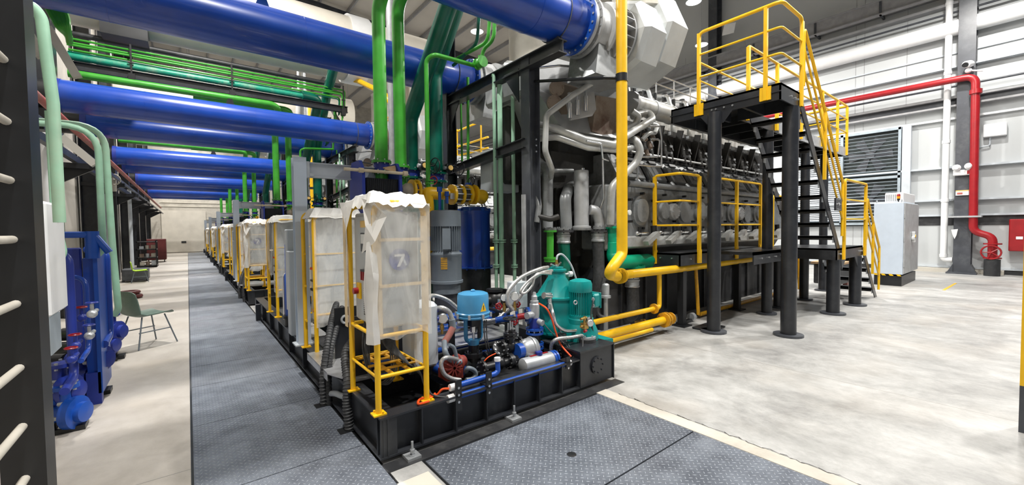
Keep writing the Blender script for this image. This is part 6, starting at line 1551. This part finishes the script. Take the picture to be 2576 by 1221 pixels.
MB().tube([(7.3, 3.78, UZ1+1.02), (12.88, 3.78, UZ1+1.02)], .02, n=10).build('top_rail', 'yellow', T)
for z in (.37, .7): MB().tube([(7.3, 3.78, UZ1+z), (12.88, 3.78, UZ1+z)], .014, n=8).build('mid_rail', 'yellow', T)
# lower platform along the engine
t = thing('lower_platform', 'black steel lower platform in front of the crankcase doors', 'platform', (7.5, 3.6, LZ0))
MB().box((6.0, 3.42, LZ1-.03), (9.0, 3.86, LZ1)).box((6.0, 3.42, LZ0), (9.0, 3.44, LZ1)).box((6.0, 3.42, LZ0), (6.02, 3.86, LZ1)).build('deck', 'steel_black', t)
b_ = MB()
for x in (6.3, 6.6, 7.75, 8.1): b_.cyl((x, 3.42, LZ0+.1), (x, 3.4, LZ0+.1), .012, 8)
for y in (3.55, 3.75): b_.cyl((6.0, y, LZ0+.12), (5.98, y, LZ0+.12), .012, 8)
b_.build('bolt', 'chrome', t)
for x in (6.22, 7.3, 8.2): MB().box((x-.05, 3.46, .01), (x+.05, 3.56, LZ0)).build('leg', 'black', t)
g = MB()
for x in (6.22, 8.2): g.box((x-.12, 3.4, 0), (x+.12, 3.62, .02))
g.build('leg_foot', 'black', t)
T = thing('handrail', 'yellow handrail of the lower platform before the engine doors', 'railing', (7.4, 3.4, LZ1), 'yellow handrails')
MB().tube([(5.97, 3.84, LZ0+.05), (5.97, 3.84, 2.42), (5.97, 3.4, 2.42), (6.55, 3.4, 2.42), (6.55, 3.4, LZ0+.1)], .021, .06, 12).build('top_rail', 'yellow', T)
MB().tube([(6.95, 3.4, 2.42), (8.95, 3.4, 2.42), (8.95, 3.4, LZ0+.1)], .021, .06, 12).build('top_rail', 'yellow', T)
for z in (1.62, 2.0):
    MB().tube([(5.97, 3.84, z), (5.97, 3.4, z), (6.55, 3.4, z)], .015, .03, 8).build('mid_rail', 'yellow', T)
    MB().tube([(6.95, 3.4, z), (8.95, 3.4, z)], .015, 0, 8).build('mid_rail', 'yellow', T)
for x, y in ((5.97, 3.84), (6.55, 3.4), (6.95, 3.4), (7.9, 3.4), (8.95, 3.4)):
    MB().box((x-.024, y-.024, LZ0+.02), (x+.024, y+.024, 2.41)).box((x-.05, y-.02, LZ0+.02), (x+.05, y+.0, LZ0+.24)).build('post', 'yellow', T)
MB().cyl((8.95, 3.4, 2.28), (9.25, 3.3, 2.28), .018).build('stub_rail', 'yellow', T)
# landing
t = thing('stair_landing', 'black steel landing between the two stair flights', 'landing', (9.8, 2.6, LZ0))
MB().box((8.9, 2.15, LZ1-.03), (10.6, 3.35, LZ1)).box((7.0, 2.75, LZ1-.05), (8.9, 3.35, LZ1)).box((8.9, 2.15, LZ0), (10.6, 2.17, LZ1)).box((10.58, 2.15, LZ0), (10.6, 3.35, LZ1)).box((7.0, 2.75, LZ0), (8.9, 2.77, LZ1)).box((8.9, 2.15, LZ0), (8.92, 2.75, LZ1)).build('deck', 'steel_black', t)
MB().prism([(9.15, 2.15, LZ0), (9.45, 2.15, LZ0), (9.2, 2.15, LZ0-.2)], (0, .012, 0)).build('gusset', 'steel_black', t)
MB().prism([(10.28, 2.15, LZ0), (10.05, 2.15, LZ0), (10.25, 2.15, LZ0-.2)], (0, .012, 0)).build('gusset', 'steel_black', t)
b_ = MB()
for x in (9.1, 9.3, 10.4, 10.5): b_.cyl((x, 2.152, LZ0+.1), (x, 2.13, LZ0+.1), .016, 8)
for x in (7.3, 7.6, 7.9, 8.2): b_.cyl((x, 2.752, LZ0+.09), (x, 2.735, LZ0+.09), .014, 8)
b_.build('bolt', 'chrome', t)
# stairs
def stairs(p0, p1, y0, y1, n, lb, name='steel_stairs'):
    """flight descending along +X from p0=(x,z) to p1"""
    (xa, za), (xb, zb_) = p0, p1
    t = thing(name, lb, 'stairs', ((xa+xb)/2, (y0+y1)/2, zb_), 'black steel stair flights')
    for y in (y0, y1-.012):
        MB().prism([(xa-.05, y, za), (xa+.14, y, za), (xb+.14, y, zb_), (xb-.05, y, zb_)], (0, .014, 0)).build('stringer', 'steel_black', t)
    for i in range(1, n):
        q = i/n; x = xa+(xb-xa)*q; z = za+(zb_-za)*q
        MB().box((x-.08, y0+.014, z-.035), (x+.15, y1-.014, z)).box((x-.08, y0+.014, z-.07), (x-.07, y1-.014, z)).build('tread', 'black', t)
        MB().box((x-.04, y0+.016, z-.12), (x+.08, y0+.022, z-.04)).box((x-.02, y1-.03, z-.13), (x+.08, y1-.024, z-.035)).build('tread_bracket', 'galv', t)
    return t
stairs((6.98, 3.46), (8.98, 1.18), 2.16, 2.86, 10, 'upper black stair flight from the platform down to the landing')
stairs((10.62, 1.14), (11.8, .0), 2.16, 2.9, 5, 'lower black stair flight from the landing down to the floor')
def stair_rail(p0, p1, y, lb, ext=True):
    T = thing('stair_handrail', lb, 'railing', ((p0[0]+p1[0])/2, y, p1[1]), 'yellow stair handrails')
    (xa, za), (xb, zb_) = p0, p1
    MB().tube([(xa, y, za+.1), (xa, y, za+.95), (xb, y, zb_+.98), (xb, y, zb_+.05)], .022, .05, 10).build('top_rail', 'yellow', T)
    for h in (.35, .66): MB().cyl((xa, y, za+h), (xb, y, zb_+h), .015).build('mid_rail', 'yellow', T)
    xm, zm = (xa+xb)/2, (za+zb_)/2
    MB().box((xm-.025, y-.02, zm-.1), (xm+.025, y+.02, zm+.96)).build('post', 'yellow', T)
    return T
stair_rail((7.03, 3.5), (9.05, 1.35), 2.12, 'slanted yellow handrail on the near side of the upper flight')
stair_rail((10.72, 1.2), (11.85, .12), 2.12, 'slanted yellow handrail on the near side of the lower flight')
T = thing('handrail', 'yellow handrail on the near edge of the stair landing', 'railing', (9.9, 2.13, LZ1), 'yellow handrails')
MB().tube([(9.18, 2.12, LZ0), (9.18, 2.12, 2.4), (10.66, 2.12, 2.4), (10.66, 2.12, LZ0)], .022, .06, 12).build('top_rail', 'yellow', T)
for z in (1.7, 2.05): MB().cyl((9.18, 2.12, z), (10.66, 2.12, z), .015).build('mid_rail', 'yellow', T)
for x in (9.18, 10.62): MB().box((x-.03, 2.1, LZ0), (x+.03, 2.14, 2.35)).box((x-.06, 2.11, LZ0), (x+.04, 2.13, LZ0+.2)).build('post', 'yellow', T)
c = at(2107, 514, 'y', 2.1)
t = solo(MB().box(c+V(-.13, -.01, -.11), c+V(.2, .015, .1)), 'rail_plate', 'steel_black', 'small black bolted plate on the landing handrail', 'plate')
MB().cyl(c+V(.03, -.012, 0), c+V(.03, -.02, 0), .025, 12).bolts(c+V(.03, -.012, 0), (0, 1, 0), .1, 6, .008, .008).build('bolt', 'chrome', t)
T = thing('handrail', 'yellow post and rail behind the foot of the upper flight', 'railing', (9.5, 3.3, LZ1), 'yellow handrails')
MB().tube([(9.3, 3.3, LZ0), (9.3, 3.3, 2.2), (10.5, 3.3, 2.2), (10.5, 3.3, LZ0)], .02, .06, 10).build('rail', 'yellow', T)

# ================================================================== LEFT SIDE
# foreground ladder: broad dark stile and dusty rungs
t = thing('cage_ladder', 'dark ladder stile with dusty pale rungs at the left edge, very near', 'ladder', (-.6, 2.6, 0))
q0 = at(125, 1221, 'y', 2.62); q1 = at(20, 1221, 'y', 2.62)
MB().box((q0.x-.13, 2.6, 0), (q0.x-.002, 2.62, 4.2)).box((q0.x-.13, 2.62, 0), (q0.x-.115, 2.75, 4.2)).box((q0.x-.016, 2.62, 0), (q0.x-.002, 2.75, 4.2)).build('stile', 'black', t)
for v_ in (147, 303, 452, 603, 768, 933, 1085, 1221):
    z = at(50, v_, 'y', 2.55).z
    MB().cyl((q0.x-.065, 1.1, z), (q0.x-.065, 2.6, z), .016, 12).build('rung', 'cream_dusty', t)
MB().box((q0.x-.16, 1.08, 0), (q0.x-.03, 1.1, 4.2)).build('stile', 'black', t)

def lp(u_, v_, x_): return at(u_, v_, 'x', x_)
# pale cabinet behind ladder
a = at(100, 505, 'y', 4.0); b = at(146, 800, 'y', 4.0)
t = thing('wall_cabinet', 'white ventilated unit directly behind the near ladder', 'cabinet', (a.x, 4.1, b.z))
MB().box((a.x-.13, 4.0, b.z), (b.x-.03, 4.5, a.z), .02).build('enclosure', 'white', t)
g = MB()
zz_ = at(124, 560, 'y', 4.0).z
for i in range(9): g.box((b.x-.13, 3.996, zz_-i*.022), (b.x-.05, 4.0, zz_-i*.022+.008))
g.build('vent_slots', 'column_grey', t)
MB().box((b.x-.14, 3.99, at(120, 604, 'y', 4).z-.01), (b.x-.08, 4.0, at(120, 600, 'y', 4).z+.01)).build('badge', 'column_grey', t)
MB().box((a.x-.12, 4.3, 0), (a.x-.07, 4.35, b.z+.1)).build('pedestal', 'column_grey', t)
MB().box((a.x-.02, 4.02, b.z-.25), (b.x-.04, 4.3, b.z)).build('lower_box', 'louver', t)
# blue plate heat exchanger on the left
x_ = -1.35
a = at(155, 625, 'y', 5.4); b = at(240, 640, 'y', 5.4); zb_ = at(200, 900, 'y', 5.4).z
t = thing('blue_heat_exchanger', 'tall blue plate heat exchanger at the left behind green pipes', 'heat exchanger', ((a.x+b.x)/2, 5.7, 0))
MB().box((a.x, 5.4, max(zb_, .05)), (a.x+(b.x-a.x)*.55, 5.46, a.z), .01).build('front_plate', 'navy', t)
g = MB()
for i in range(16):
    x = a.x+(b.x-a.x)*(.58+i*.026); g.box((x, 5.42, .25), (x+.006, 5.9, a.z-.1))
g.box((a.x+(b.x-a.x)*.56, 5.46, .25), (b.x-.01, 5.88, a.z-.12))
g.build('plate_pack', 'blue_pipe', t)
MB().box((b.x-.02, 5.4, .1), (b.x+.01, 5.95, a.z-.02)).build('end_plate', 'blue_part', t)
MB().tube([(a.x-.1, 5.35, a.z+.12), (b.x-.0, 5.35, a.z+.12), (b.x+.1, 5.35, a.z-.05)], .03, .08, 10).cyl((a.x+.2, 5.36, a.z-.1), (a.x+.2, 5.36, a.z+.15), .05).build('top_pipe', 'blue_part', t)
MB().box((a.x, 5.4, 0), (a.x+.1, 5.5, .3)).box((b.x-.1, 5.4, 0), (b.x, 5.5, .3)).build('foot', 'navy', t)
# blue vertical pipes
for i, (u_, v0_, v1_, y_, r_, lb) in enumerate(((172, 640, 950, 4.9, .03, 'thick blue vertical pipe before the left blue heat exchanger'), (265, 632, 845, 5.9, .036, 'thick blue vertical pipe right of the left blue heat exchanger'), (215, 700, 880, 5.2, .02, 'slim blue vertical pipe on the left heat exchanger'))):
    a = at(u_, v0_, 'y', y_); b = at(u_, v1_, 'y', y_)
    solo(MB().tube([a+V(-.15, 0.1, .02), a, (a.x, a.y, max(.12, b.z)), (a.x, a.y-.35, max(.1, b.z-.02))], r_, .1, 14), 'blue_riser', 'navy' if i == 0 else 'blue_pipe', lb, 'pipe', 'blue risers on the left')
# low pumps: stacked flanged valves
def lowpump(u_, v_, z_, s_, lb, m1='navy'):
    c = at(u_, v_, 'z', z_); t = thing('floor_pump', lb, 'pump', c, 'blue floor pumps')
    MB().lathe([(.0, -.2), (.09, -.19), (.1, -.1), (.07, -.08), (.07, .02), (.13, .03), (.13, .09), (.08, .1), (.08, .14), (0, .15)], c, (1, -.5, 0), 20).cyl(c, c+V(0, 0, .22), .05).flange(c+V(0, 0, .22), (0, 0, 1), .09, .03).build('casing', m1, t)
    MB().bolts(c+V(.03, -.015, 0), (1, -.5, 0), .11, 6, .016, .04).bolts(c+V(0, 0, .22), (0, 0, 1), .075, 6, .012, .03).build('bolt', 'galv', t)
    MB().box(c+V(-.12, -.08, -z_), c+V(.12, .08, -z_+.04)).box(c+V(-.05, -.04, -z_), c+V(.05, .04, -.05)).build('base', 'black', t)
    MB().cyl(c+V(-.05, .0, -.0)+V(-.15, .08, 0), c+V(-.45, .2, 0), .08, 16).build('motor', 'motor_grey' if s_ else 'black', t)
lowpump(165, 1040, .14, 1, 'blue floor pump nearest the ladder at the left', 'blue_part')
lowpump(205, 955, .17, 0, 'dark blue floor pump in the middle of the left group')
lowpump(262, 870, .2, 0, 'dark blue floor pump right below the blue risers')
for i, (p, q, lb) in enumerate((((125, 1015, .25), (165, 980, .3), 'short light blue pipe by the nearest floor pump'), ((215, 890, .4), (262, 862, .42), 'short light blue pipe between the floor pumps'))):
    a = at(p[0], p[1], 'z', p[2]); b = at(q[0], q[1], 'z', q[2])
    solo(MB().tube([a, a*.4+b*.6+V(0, 0, .03), b], .035, .05, 12), 'blue_link_pipe', 'blue_part', lb, 'pipe')
for i, (u_, v_, lb) in enumerate(((150, 915, 'upper white capped black cylinder at the left floor pumps'), (150, 940, 'lower white capped black cylinder at the left floor pumps'), (255, 830, 'upper white capped black cylinder by the right riser'), (256, 845, 'lower white capped black cylinder by the right riser'))):
    c = at(u_, v_, 'x', -1.25 if i < 2 else -1.35)
    t = solo(MB().cyl(c, c+V(.02, -.02, 0)*0+V(-.1, .5, .0), .05 if i < 2 else .045, 14), 'capped_cylinder', 'black', lb, 'cylinder', 'capped cylinders')
    MB().cyl(c+V(0, -.02, 0), c, .035, 12).build('cap', 'white', t)
lowpump(150, 985, .3, 0, 'dark pump casing above the nearest floor pump at the left')
lowpump(235, 905, .35, 0, 'dark pump casing above the middle floor pump at the left')
lowpump(280, 835, .35, 0, 'dark pump casing highest in the left pump group')
for i, (u_, v_, z_) in enumerate(((205, 800, .7), (225, 845, .55), (190, 870, .5), (232, 790, .75), (180, 905, .45))):
    c = at(u_, v_, 'y', 5.0-.1*i); t = thing('small_valve', 'small valve on the left heat exchanger piping', 'valve', c, 'small valves at the left')
    MB().ball(c, .035, 10, 6).cyl(c, c+V(0, 0, .09), .012).cyl(c+V(0, -.04, 0), c+V(0, .2, 0), .016).build('body', ('navy', 'galv')[i % 2], t)
    MB().ring(c+V(0, 0, .09), (0, 0, 1), .035, .007, 12, 5).build('handwheel', ('red', 'navy')[i % 2], t)
# pale green pipes on the left
def lt(pts, x_, r_, lb, m_='pale_green', nm='pale_green_pipe', b_=.15, grp='pale green pipes on the left'):
    P = [at(p[0], p[1], 'x', p[2] if len(p) > 2 else x_) for p in pts]
    return solo(MB().tube(P, r_, b_, 14, 7), nm, m_, lb, 'pipe', grp)
def ly(pts, y_, r_, lb, m_='pale_green', nm='pale_green_pipe', b_=.15, grp='pale green pipes on the left'):
    P = [at(p[0], p[1], 'y', p[2] if len(p) > 2 else y_) for p in pts]
    return solo(MB().tube(P, r_, b_, 14, 7), nm, m_, lb, 'pipe', grp)
ly([(30, 28), (75, 8), (104, 40), (118, 150), (134, 260), (150, 560)], 3.9, .03, 'pale green pipe curving over at the top left beside the ladder')
ly([(122, 280), (138, 560)], 4.3, .02, 'thin pale green pipe behind the curved one at the left')
ly([(20, 305), (245, 320), (258, 600), (262, 628), (235, 650)], 5.6, .027, 'lower of two pale green pipes turning down at the left', b_=.25)
ly([(20, 298), (262, 318), (283, 620), (298, 780), (285, 795)], 6.2, .03, 'upper of two pale green pipes turning down at the left', b_=.25)
ly([(143, 480), (146, 600), (155, 640), (135, 660)], 4.6, .034, 'pale green valve pipe above the left blue heat exchanger')
# red duct and dusty beams along the left wall
zt = 1.6+1.5*math.tan(math.radians(50.4))
solo(MB().tube([(-1.5, 1.5, zt), (-1.5, 40, zt)], .05, n=10), 'red_service_pipe', 'red_dusty', 'dusty red pipe running along the left wall under the blue pipes', 'pipe')
solo(MB().box((-1.7, 3.5, zt-.45), (-1.62, 40, zt-.33)).box((-1.4, 3.5, zt-.45), (-1.36, 40, zt-.38)), 'service_tray', 'column_grey', 'dusty grey service tray below the red pipe on the left wall', 'tray')
def lcol(y, lb):
    t = thing('wall_column', lb, 'column', (-2.0, y, 0), 'black columns of the left wall')
    MB().hbeam((-2.0, y, 0), (-2.0, y, 11), .3, .3, .02, up=(1, 0, 0)).build('shaft', 'steel_black', t)
    MB().box((-2.15, y-.1, 2.84), (-1.3, y+.1, 2.94)).prism([(-2.1, y, 2.84), (-1.4, y, 2.84), (-2.1, y, 2.4)], (0, .05, 0)).build('bracket', 'black', t)
for i, y in enumerate((5.0, 7.4, 11.4, 15.4, 19.4, 23.4, 27.4, 31.4, 35.4)):
    lcol(y, ('black wall column behind the pale green pipes at the left', 'black wall column just right of the pale green pipes', 'black wall column by the lime chair')[i] if i < 3 else 'black column in the far part of the left wall')
for i, (y, lb) in enumerate(((9.8, 'near white vertical drain pipe on the left wall'), (16, 'middle white vertical drain pipe on the left wall'), (22, 'far white vertical drain pipe on the left wall'))):
    p0 = [(338, 440), (392, 495), (398, 510)][i]
    solo(MB().tube([(-1.75, y, 3.3), (-1.75, y, 0)], .08 if i == 0 else .06, n=12), 'drain_pipe', 'white' if i == 0 else 'white_grey', lb, 'pipe', 'left drain pipes')
# wheel valve on the tray
c = at(284, 452, 'x', -1.5); t = thing('wheel_valve', 'pale round wheel valve below the first bright blue pipe end', 'valve', c)
MB().ring(c, (0, 1, 0), .14, .018, 20, 6).cyl(c-V(.13, 0, 0), c+V(.13, 0, 0), .014).cyl(c-V(0, 0, .13), c+V(0, 0, .13), .014).build('handwheel', 'cream_dusty', t)
MB().cyl(c+V(0, .0, 0), c+V(0, .15, 0), .03).cyl(c+V(0, .1, -.3), c+V(0, .1, .05), .06).build('body', 'cream_dusty', t)
# slanted dusty braces upper left
for i, (p, q, lb) in enumerate((((120, 70), (195, 195), 'pale dusty slanted bar at the upper left before the wall'), ((60, 60), (105, 145), 'brown dusty slanted bar at the upper left near the ladder'), ((155, 345), (240, 415), 'pale dusty slanted bar below the first blue pipe'))):
    a = at(*p, 'y', 6); b = at(*q, 'y', 6); d = (b-a).normalized()
    solo(MB().obox((a+b)/2, d, (0, 1, 0), d.cross(V(0, 1, 0)), (b-a).length/2, .04, .035), 'slanted_brace', 'wall_dust' if i != 1 else 'cream_dusty', lb, 'brace')
# plants of green cable by the top left
for i in range(5):
    solo(MB().curve([at(120+i*9, 18, 'y', 6.6), at(135+i*8, 45, 'y', 6.6), at(150+i*5, 70, 'y', 6.6), at(175, 92+i*4, 'y', 6.8)], .03, 8), 'green_bend', 'green', 'bright green pipe bend below the nearest blue pipe, top left', 'pipe', 'green bends at the top left')
# chairs
def shell_chair(c, ang, m_, lb, s=1.0, metal='motor_grey'):
    """moulded one piece chair on four splayed legs"""
    t = thing('chair', lb, 'chair', (c[0], c[1], 0)); ca, sa = math.cos(ang), math.sin(ang)
    def P(x, y, z): return V(c[0]+(x*ca-y*sa)*s, c[1]+(x*sa+y*ca)*s, z*s)
    prof = [(.24, .43), (.2, .45), (.05, .435), (-.12, .43), (-.19, .46), (-.215, .53), (-.235, .66), (-.25, .8)]
    n = 10; vs = []
    for (x, z) in prof:
        hw = .21 if z < .5 else .2-.03*max(0, (z-.6)/.2)
        for i in range(n+1):
            u = i/n*2-1; lift = .03*u*u if z < .5 else 0; bk = .03*u*u if z >= .5 else 0
            e = .02 if (x, z) in (prof[0], prof[-1]) else 0
            vs.append(P(x+bk-e*u*u*(1 if z < .5 else 0), u*hw, z+lift-(e*2*u**4 if z > .5 else 0)))
    fs = [(j*(n+1)+i, j*(n+1)+i+1, (j+1)*(n+1)+i+1, (j+1)*(n+1)+i) for j in range(len(prof)-1) for i in range(n)]
    m = MB().add(vs, fs, True)
    vs2 = [v+((V(ca, sa, 0)*-.012*s) if k//(n+1) > 4 else V(0, 0, -.012*s)) for k, v in enumerate(vs)]
    m.add(vs2, [f[::-1] for f in fs], True)
    L_ = len(prof); o = (n+1)*L_
    edge = [i for i in range(n+1)]+[j*(n+1)+n for j in range(1, L_)]+[(L_-1)*(n+1)+i for i in range(n-1, -1, -1)]+[j*(n+1) for j in range(L_-2, 0, -1)]
    m.f += [(edge[i], edge[(i+1) % len(edge)], o+edge[(i+1) % len(edge)], o+edge[i]) for i in range(len(edge))]; m.sm += [False]*len(edge)
    m.build('seat_shell', m_, t)
    for (x, y) in ((.14, .14), (.14, -.14), (-.14, .14), (-.14, -.14)):
        MB().cyl(P(x, y, .43), P(x*1.75, y*1.6, 0), .009*s, 8).build('leg', metal, t)
    g = MB()
    for y in (-.17, .17): g.cyl(P(.2, y, .22), P(-.2, y, .22), .008*s, 6)
    g.build('stretcher', metal, t)
    return t
cc = at(372, 868, 'z', 0)
shell_chair((cc.x, cc.y), .6, 'chair_green', 'dusty dark green shell chair standing alone on the left floor', 1.0)
cc = at(345, 712, 'z', 0)
t = thing('storage_box', 'dark grey low box on the floor under the lime chair', 'box', (cc.x, cc.y, 0))
cb = at(345, 708, 'z', 0); MB().box((cb.x-.35, cb.y-.2, .05), (cb.x+.3, cb.y+.4, .42), .02).build('body', 'column_grey', t)
MB().box((cb.x-.35, cb.y-.2, 0), (cb.x-.28, cb.y-.1, .05)).box((cb.x+.23, cb.y-.2, 0), (cb.x+.3, cb.y-.1, .05)).build('foot', 'black', t)
t = shell_chair((cb.x+.1, cb.y-.45), .1, 'lime', 'lime green shell chair beside the dark grey box', .85)
cb = at(232, 790, 'z', 0)
shell_chair((-1.55, 7.1), .0, 'lime', 'lime green chair half hidden behind the blue risers at the left', .9)
# tyres / hose coil, shelf, red cabinet
c = at(340, 745, 'z', .05)
solo(MB().ring(c+V(-.1, 0, .0), (0, 0, 1), .2, .05, 20, 8).ring(c+V(-.1, 0, .1), (0, 0, 1), .17, .04, 20, 8), 'hose_coil', 'maroon', 'coiled dark brown hose on the floor behind the green chair', 'hose')
c = at(372, 672, 'z', 0)
t = thing('parts_shelf', 'dark open parts shelf against the left wall behind the white pipe', 'shelf', (-1.55, c.y, 0))
for z in (.05, .42, .8, 1.15): MB().box((-1.85, c.y-.5, z), (-1.15, c.y+.5, z+.04)).build('shelf_board', 'black', t)
g = MB()
for x in (-1.85, -1.19):
    for y in (c.y-.5, c.y+.46): g.box((x, y, 0), (x+.04, y+.04, 1.25))
g.build('frame', 'black', t)
rnd = random.Random(11)
for i, z in enumerate((.09, .46, .84)):
    for k in range(3):
        x = -1.75+k*.2; h = rnd.uniform(.12, .24)
        solo(MB().box((x, c.y-.45, z), (x+.15, c.y-.25, z+h), .01) if k != 1 else MB().cyl((x+.07, c.y-.35, z), (x+.07, c.y-.35, z+h), .07), 'spare_part', ('cream_dusty', 'rusty', 'white_grey')[(i+k) % 3], 'spare part stored on the dark open shelf', 'part', 'spare parts on the shelf')
c = at(395, 660, 'z', 0)
t = thing('tool_cabinet', 'dark red wheeled tool cabinet far down the left wall', 'cabinet', (-1.3, c.y, 0))
MB().box((-1.75, c.y, .12), (-.95, c.y+.8, 1.25), .02).build('body', 'maroon', t)
for x in (-1.7, -1.05): MB().cyl((x, c.y+.05, .06), (x+.04, c.y+.05, .06), .06, 12).build('wheel', 'black', t)

# ================================================================== SEEN THROUGH THE FRAME
solo(MB().tube(PP([(990, 440, 11), (985, 262, 11), (966, 235, 11.2), (900, 203, 12.4), (545, 116, 16.5)], 11), .075, .25, 14), 'yellow_riser', 'yellow', 'yellow pipe rising behind the bright green pipes and slanting under the roof', 'pipe')
c = at(986, 297, 'y', 11); MB().flange(c, (0, 0, 1), .12, .03).flange(c-V(0, 0, .07), (0, 0, 1), .12, .03).build('flange', 'yellow', bpy.data.objects['yellow_riser'])
T = thing('walkway_railing', 'yellow railing of a farther engine seen through the black support frame', 'railing', at(1190, 370, 'x', 8.2))
for (v0, v1) in ((330, 298), (368, 345), (390, 372)): MB().tube([at(1135, v0+7, 'x', 8.2), at(1228, v1, 'x', 8.2)], .035, n=10).build('rail', 'yellow', T)
MB().tube([at(1150, 326, 'x', 8.2), at(1150, 398, 'x', 8.2)], .03, n=8).build('post', 'yellow', T)
MB().tube([at(1210, 302, 'x', 8.2), at(1210, 392, 'x', 8.2)], .03, n=8).build('post', 'yellow', T)

# ------------------------------------------------------------------ copies of the module for the farther engines
def kids(o): return [c for c in bpy.data.objects if c.parent == o]
def copy_tree(o, parent=None):
    c = o.copy(); C.objects.link(c)
    if parent is not None: c.parent = parent
    for ch in CH.get(o, ()): copy_tree(ch, c)
    return c
CH = {}
for o in list(bpy.data.objects):
    if o.parent: CH.setdefault(o.parent, []).append(o)
for (o, label, maxk, group) in list(MOD):
    for k in range(1, maxk+1):
        c = copy_tree(o); c.location.y += PITCH*k; c['label'] = label.format(w=WHERE[k])
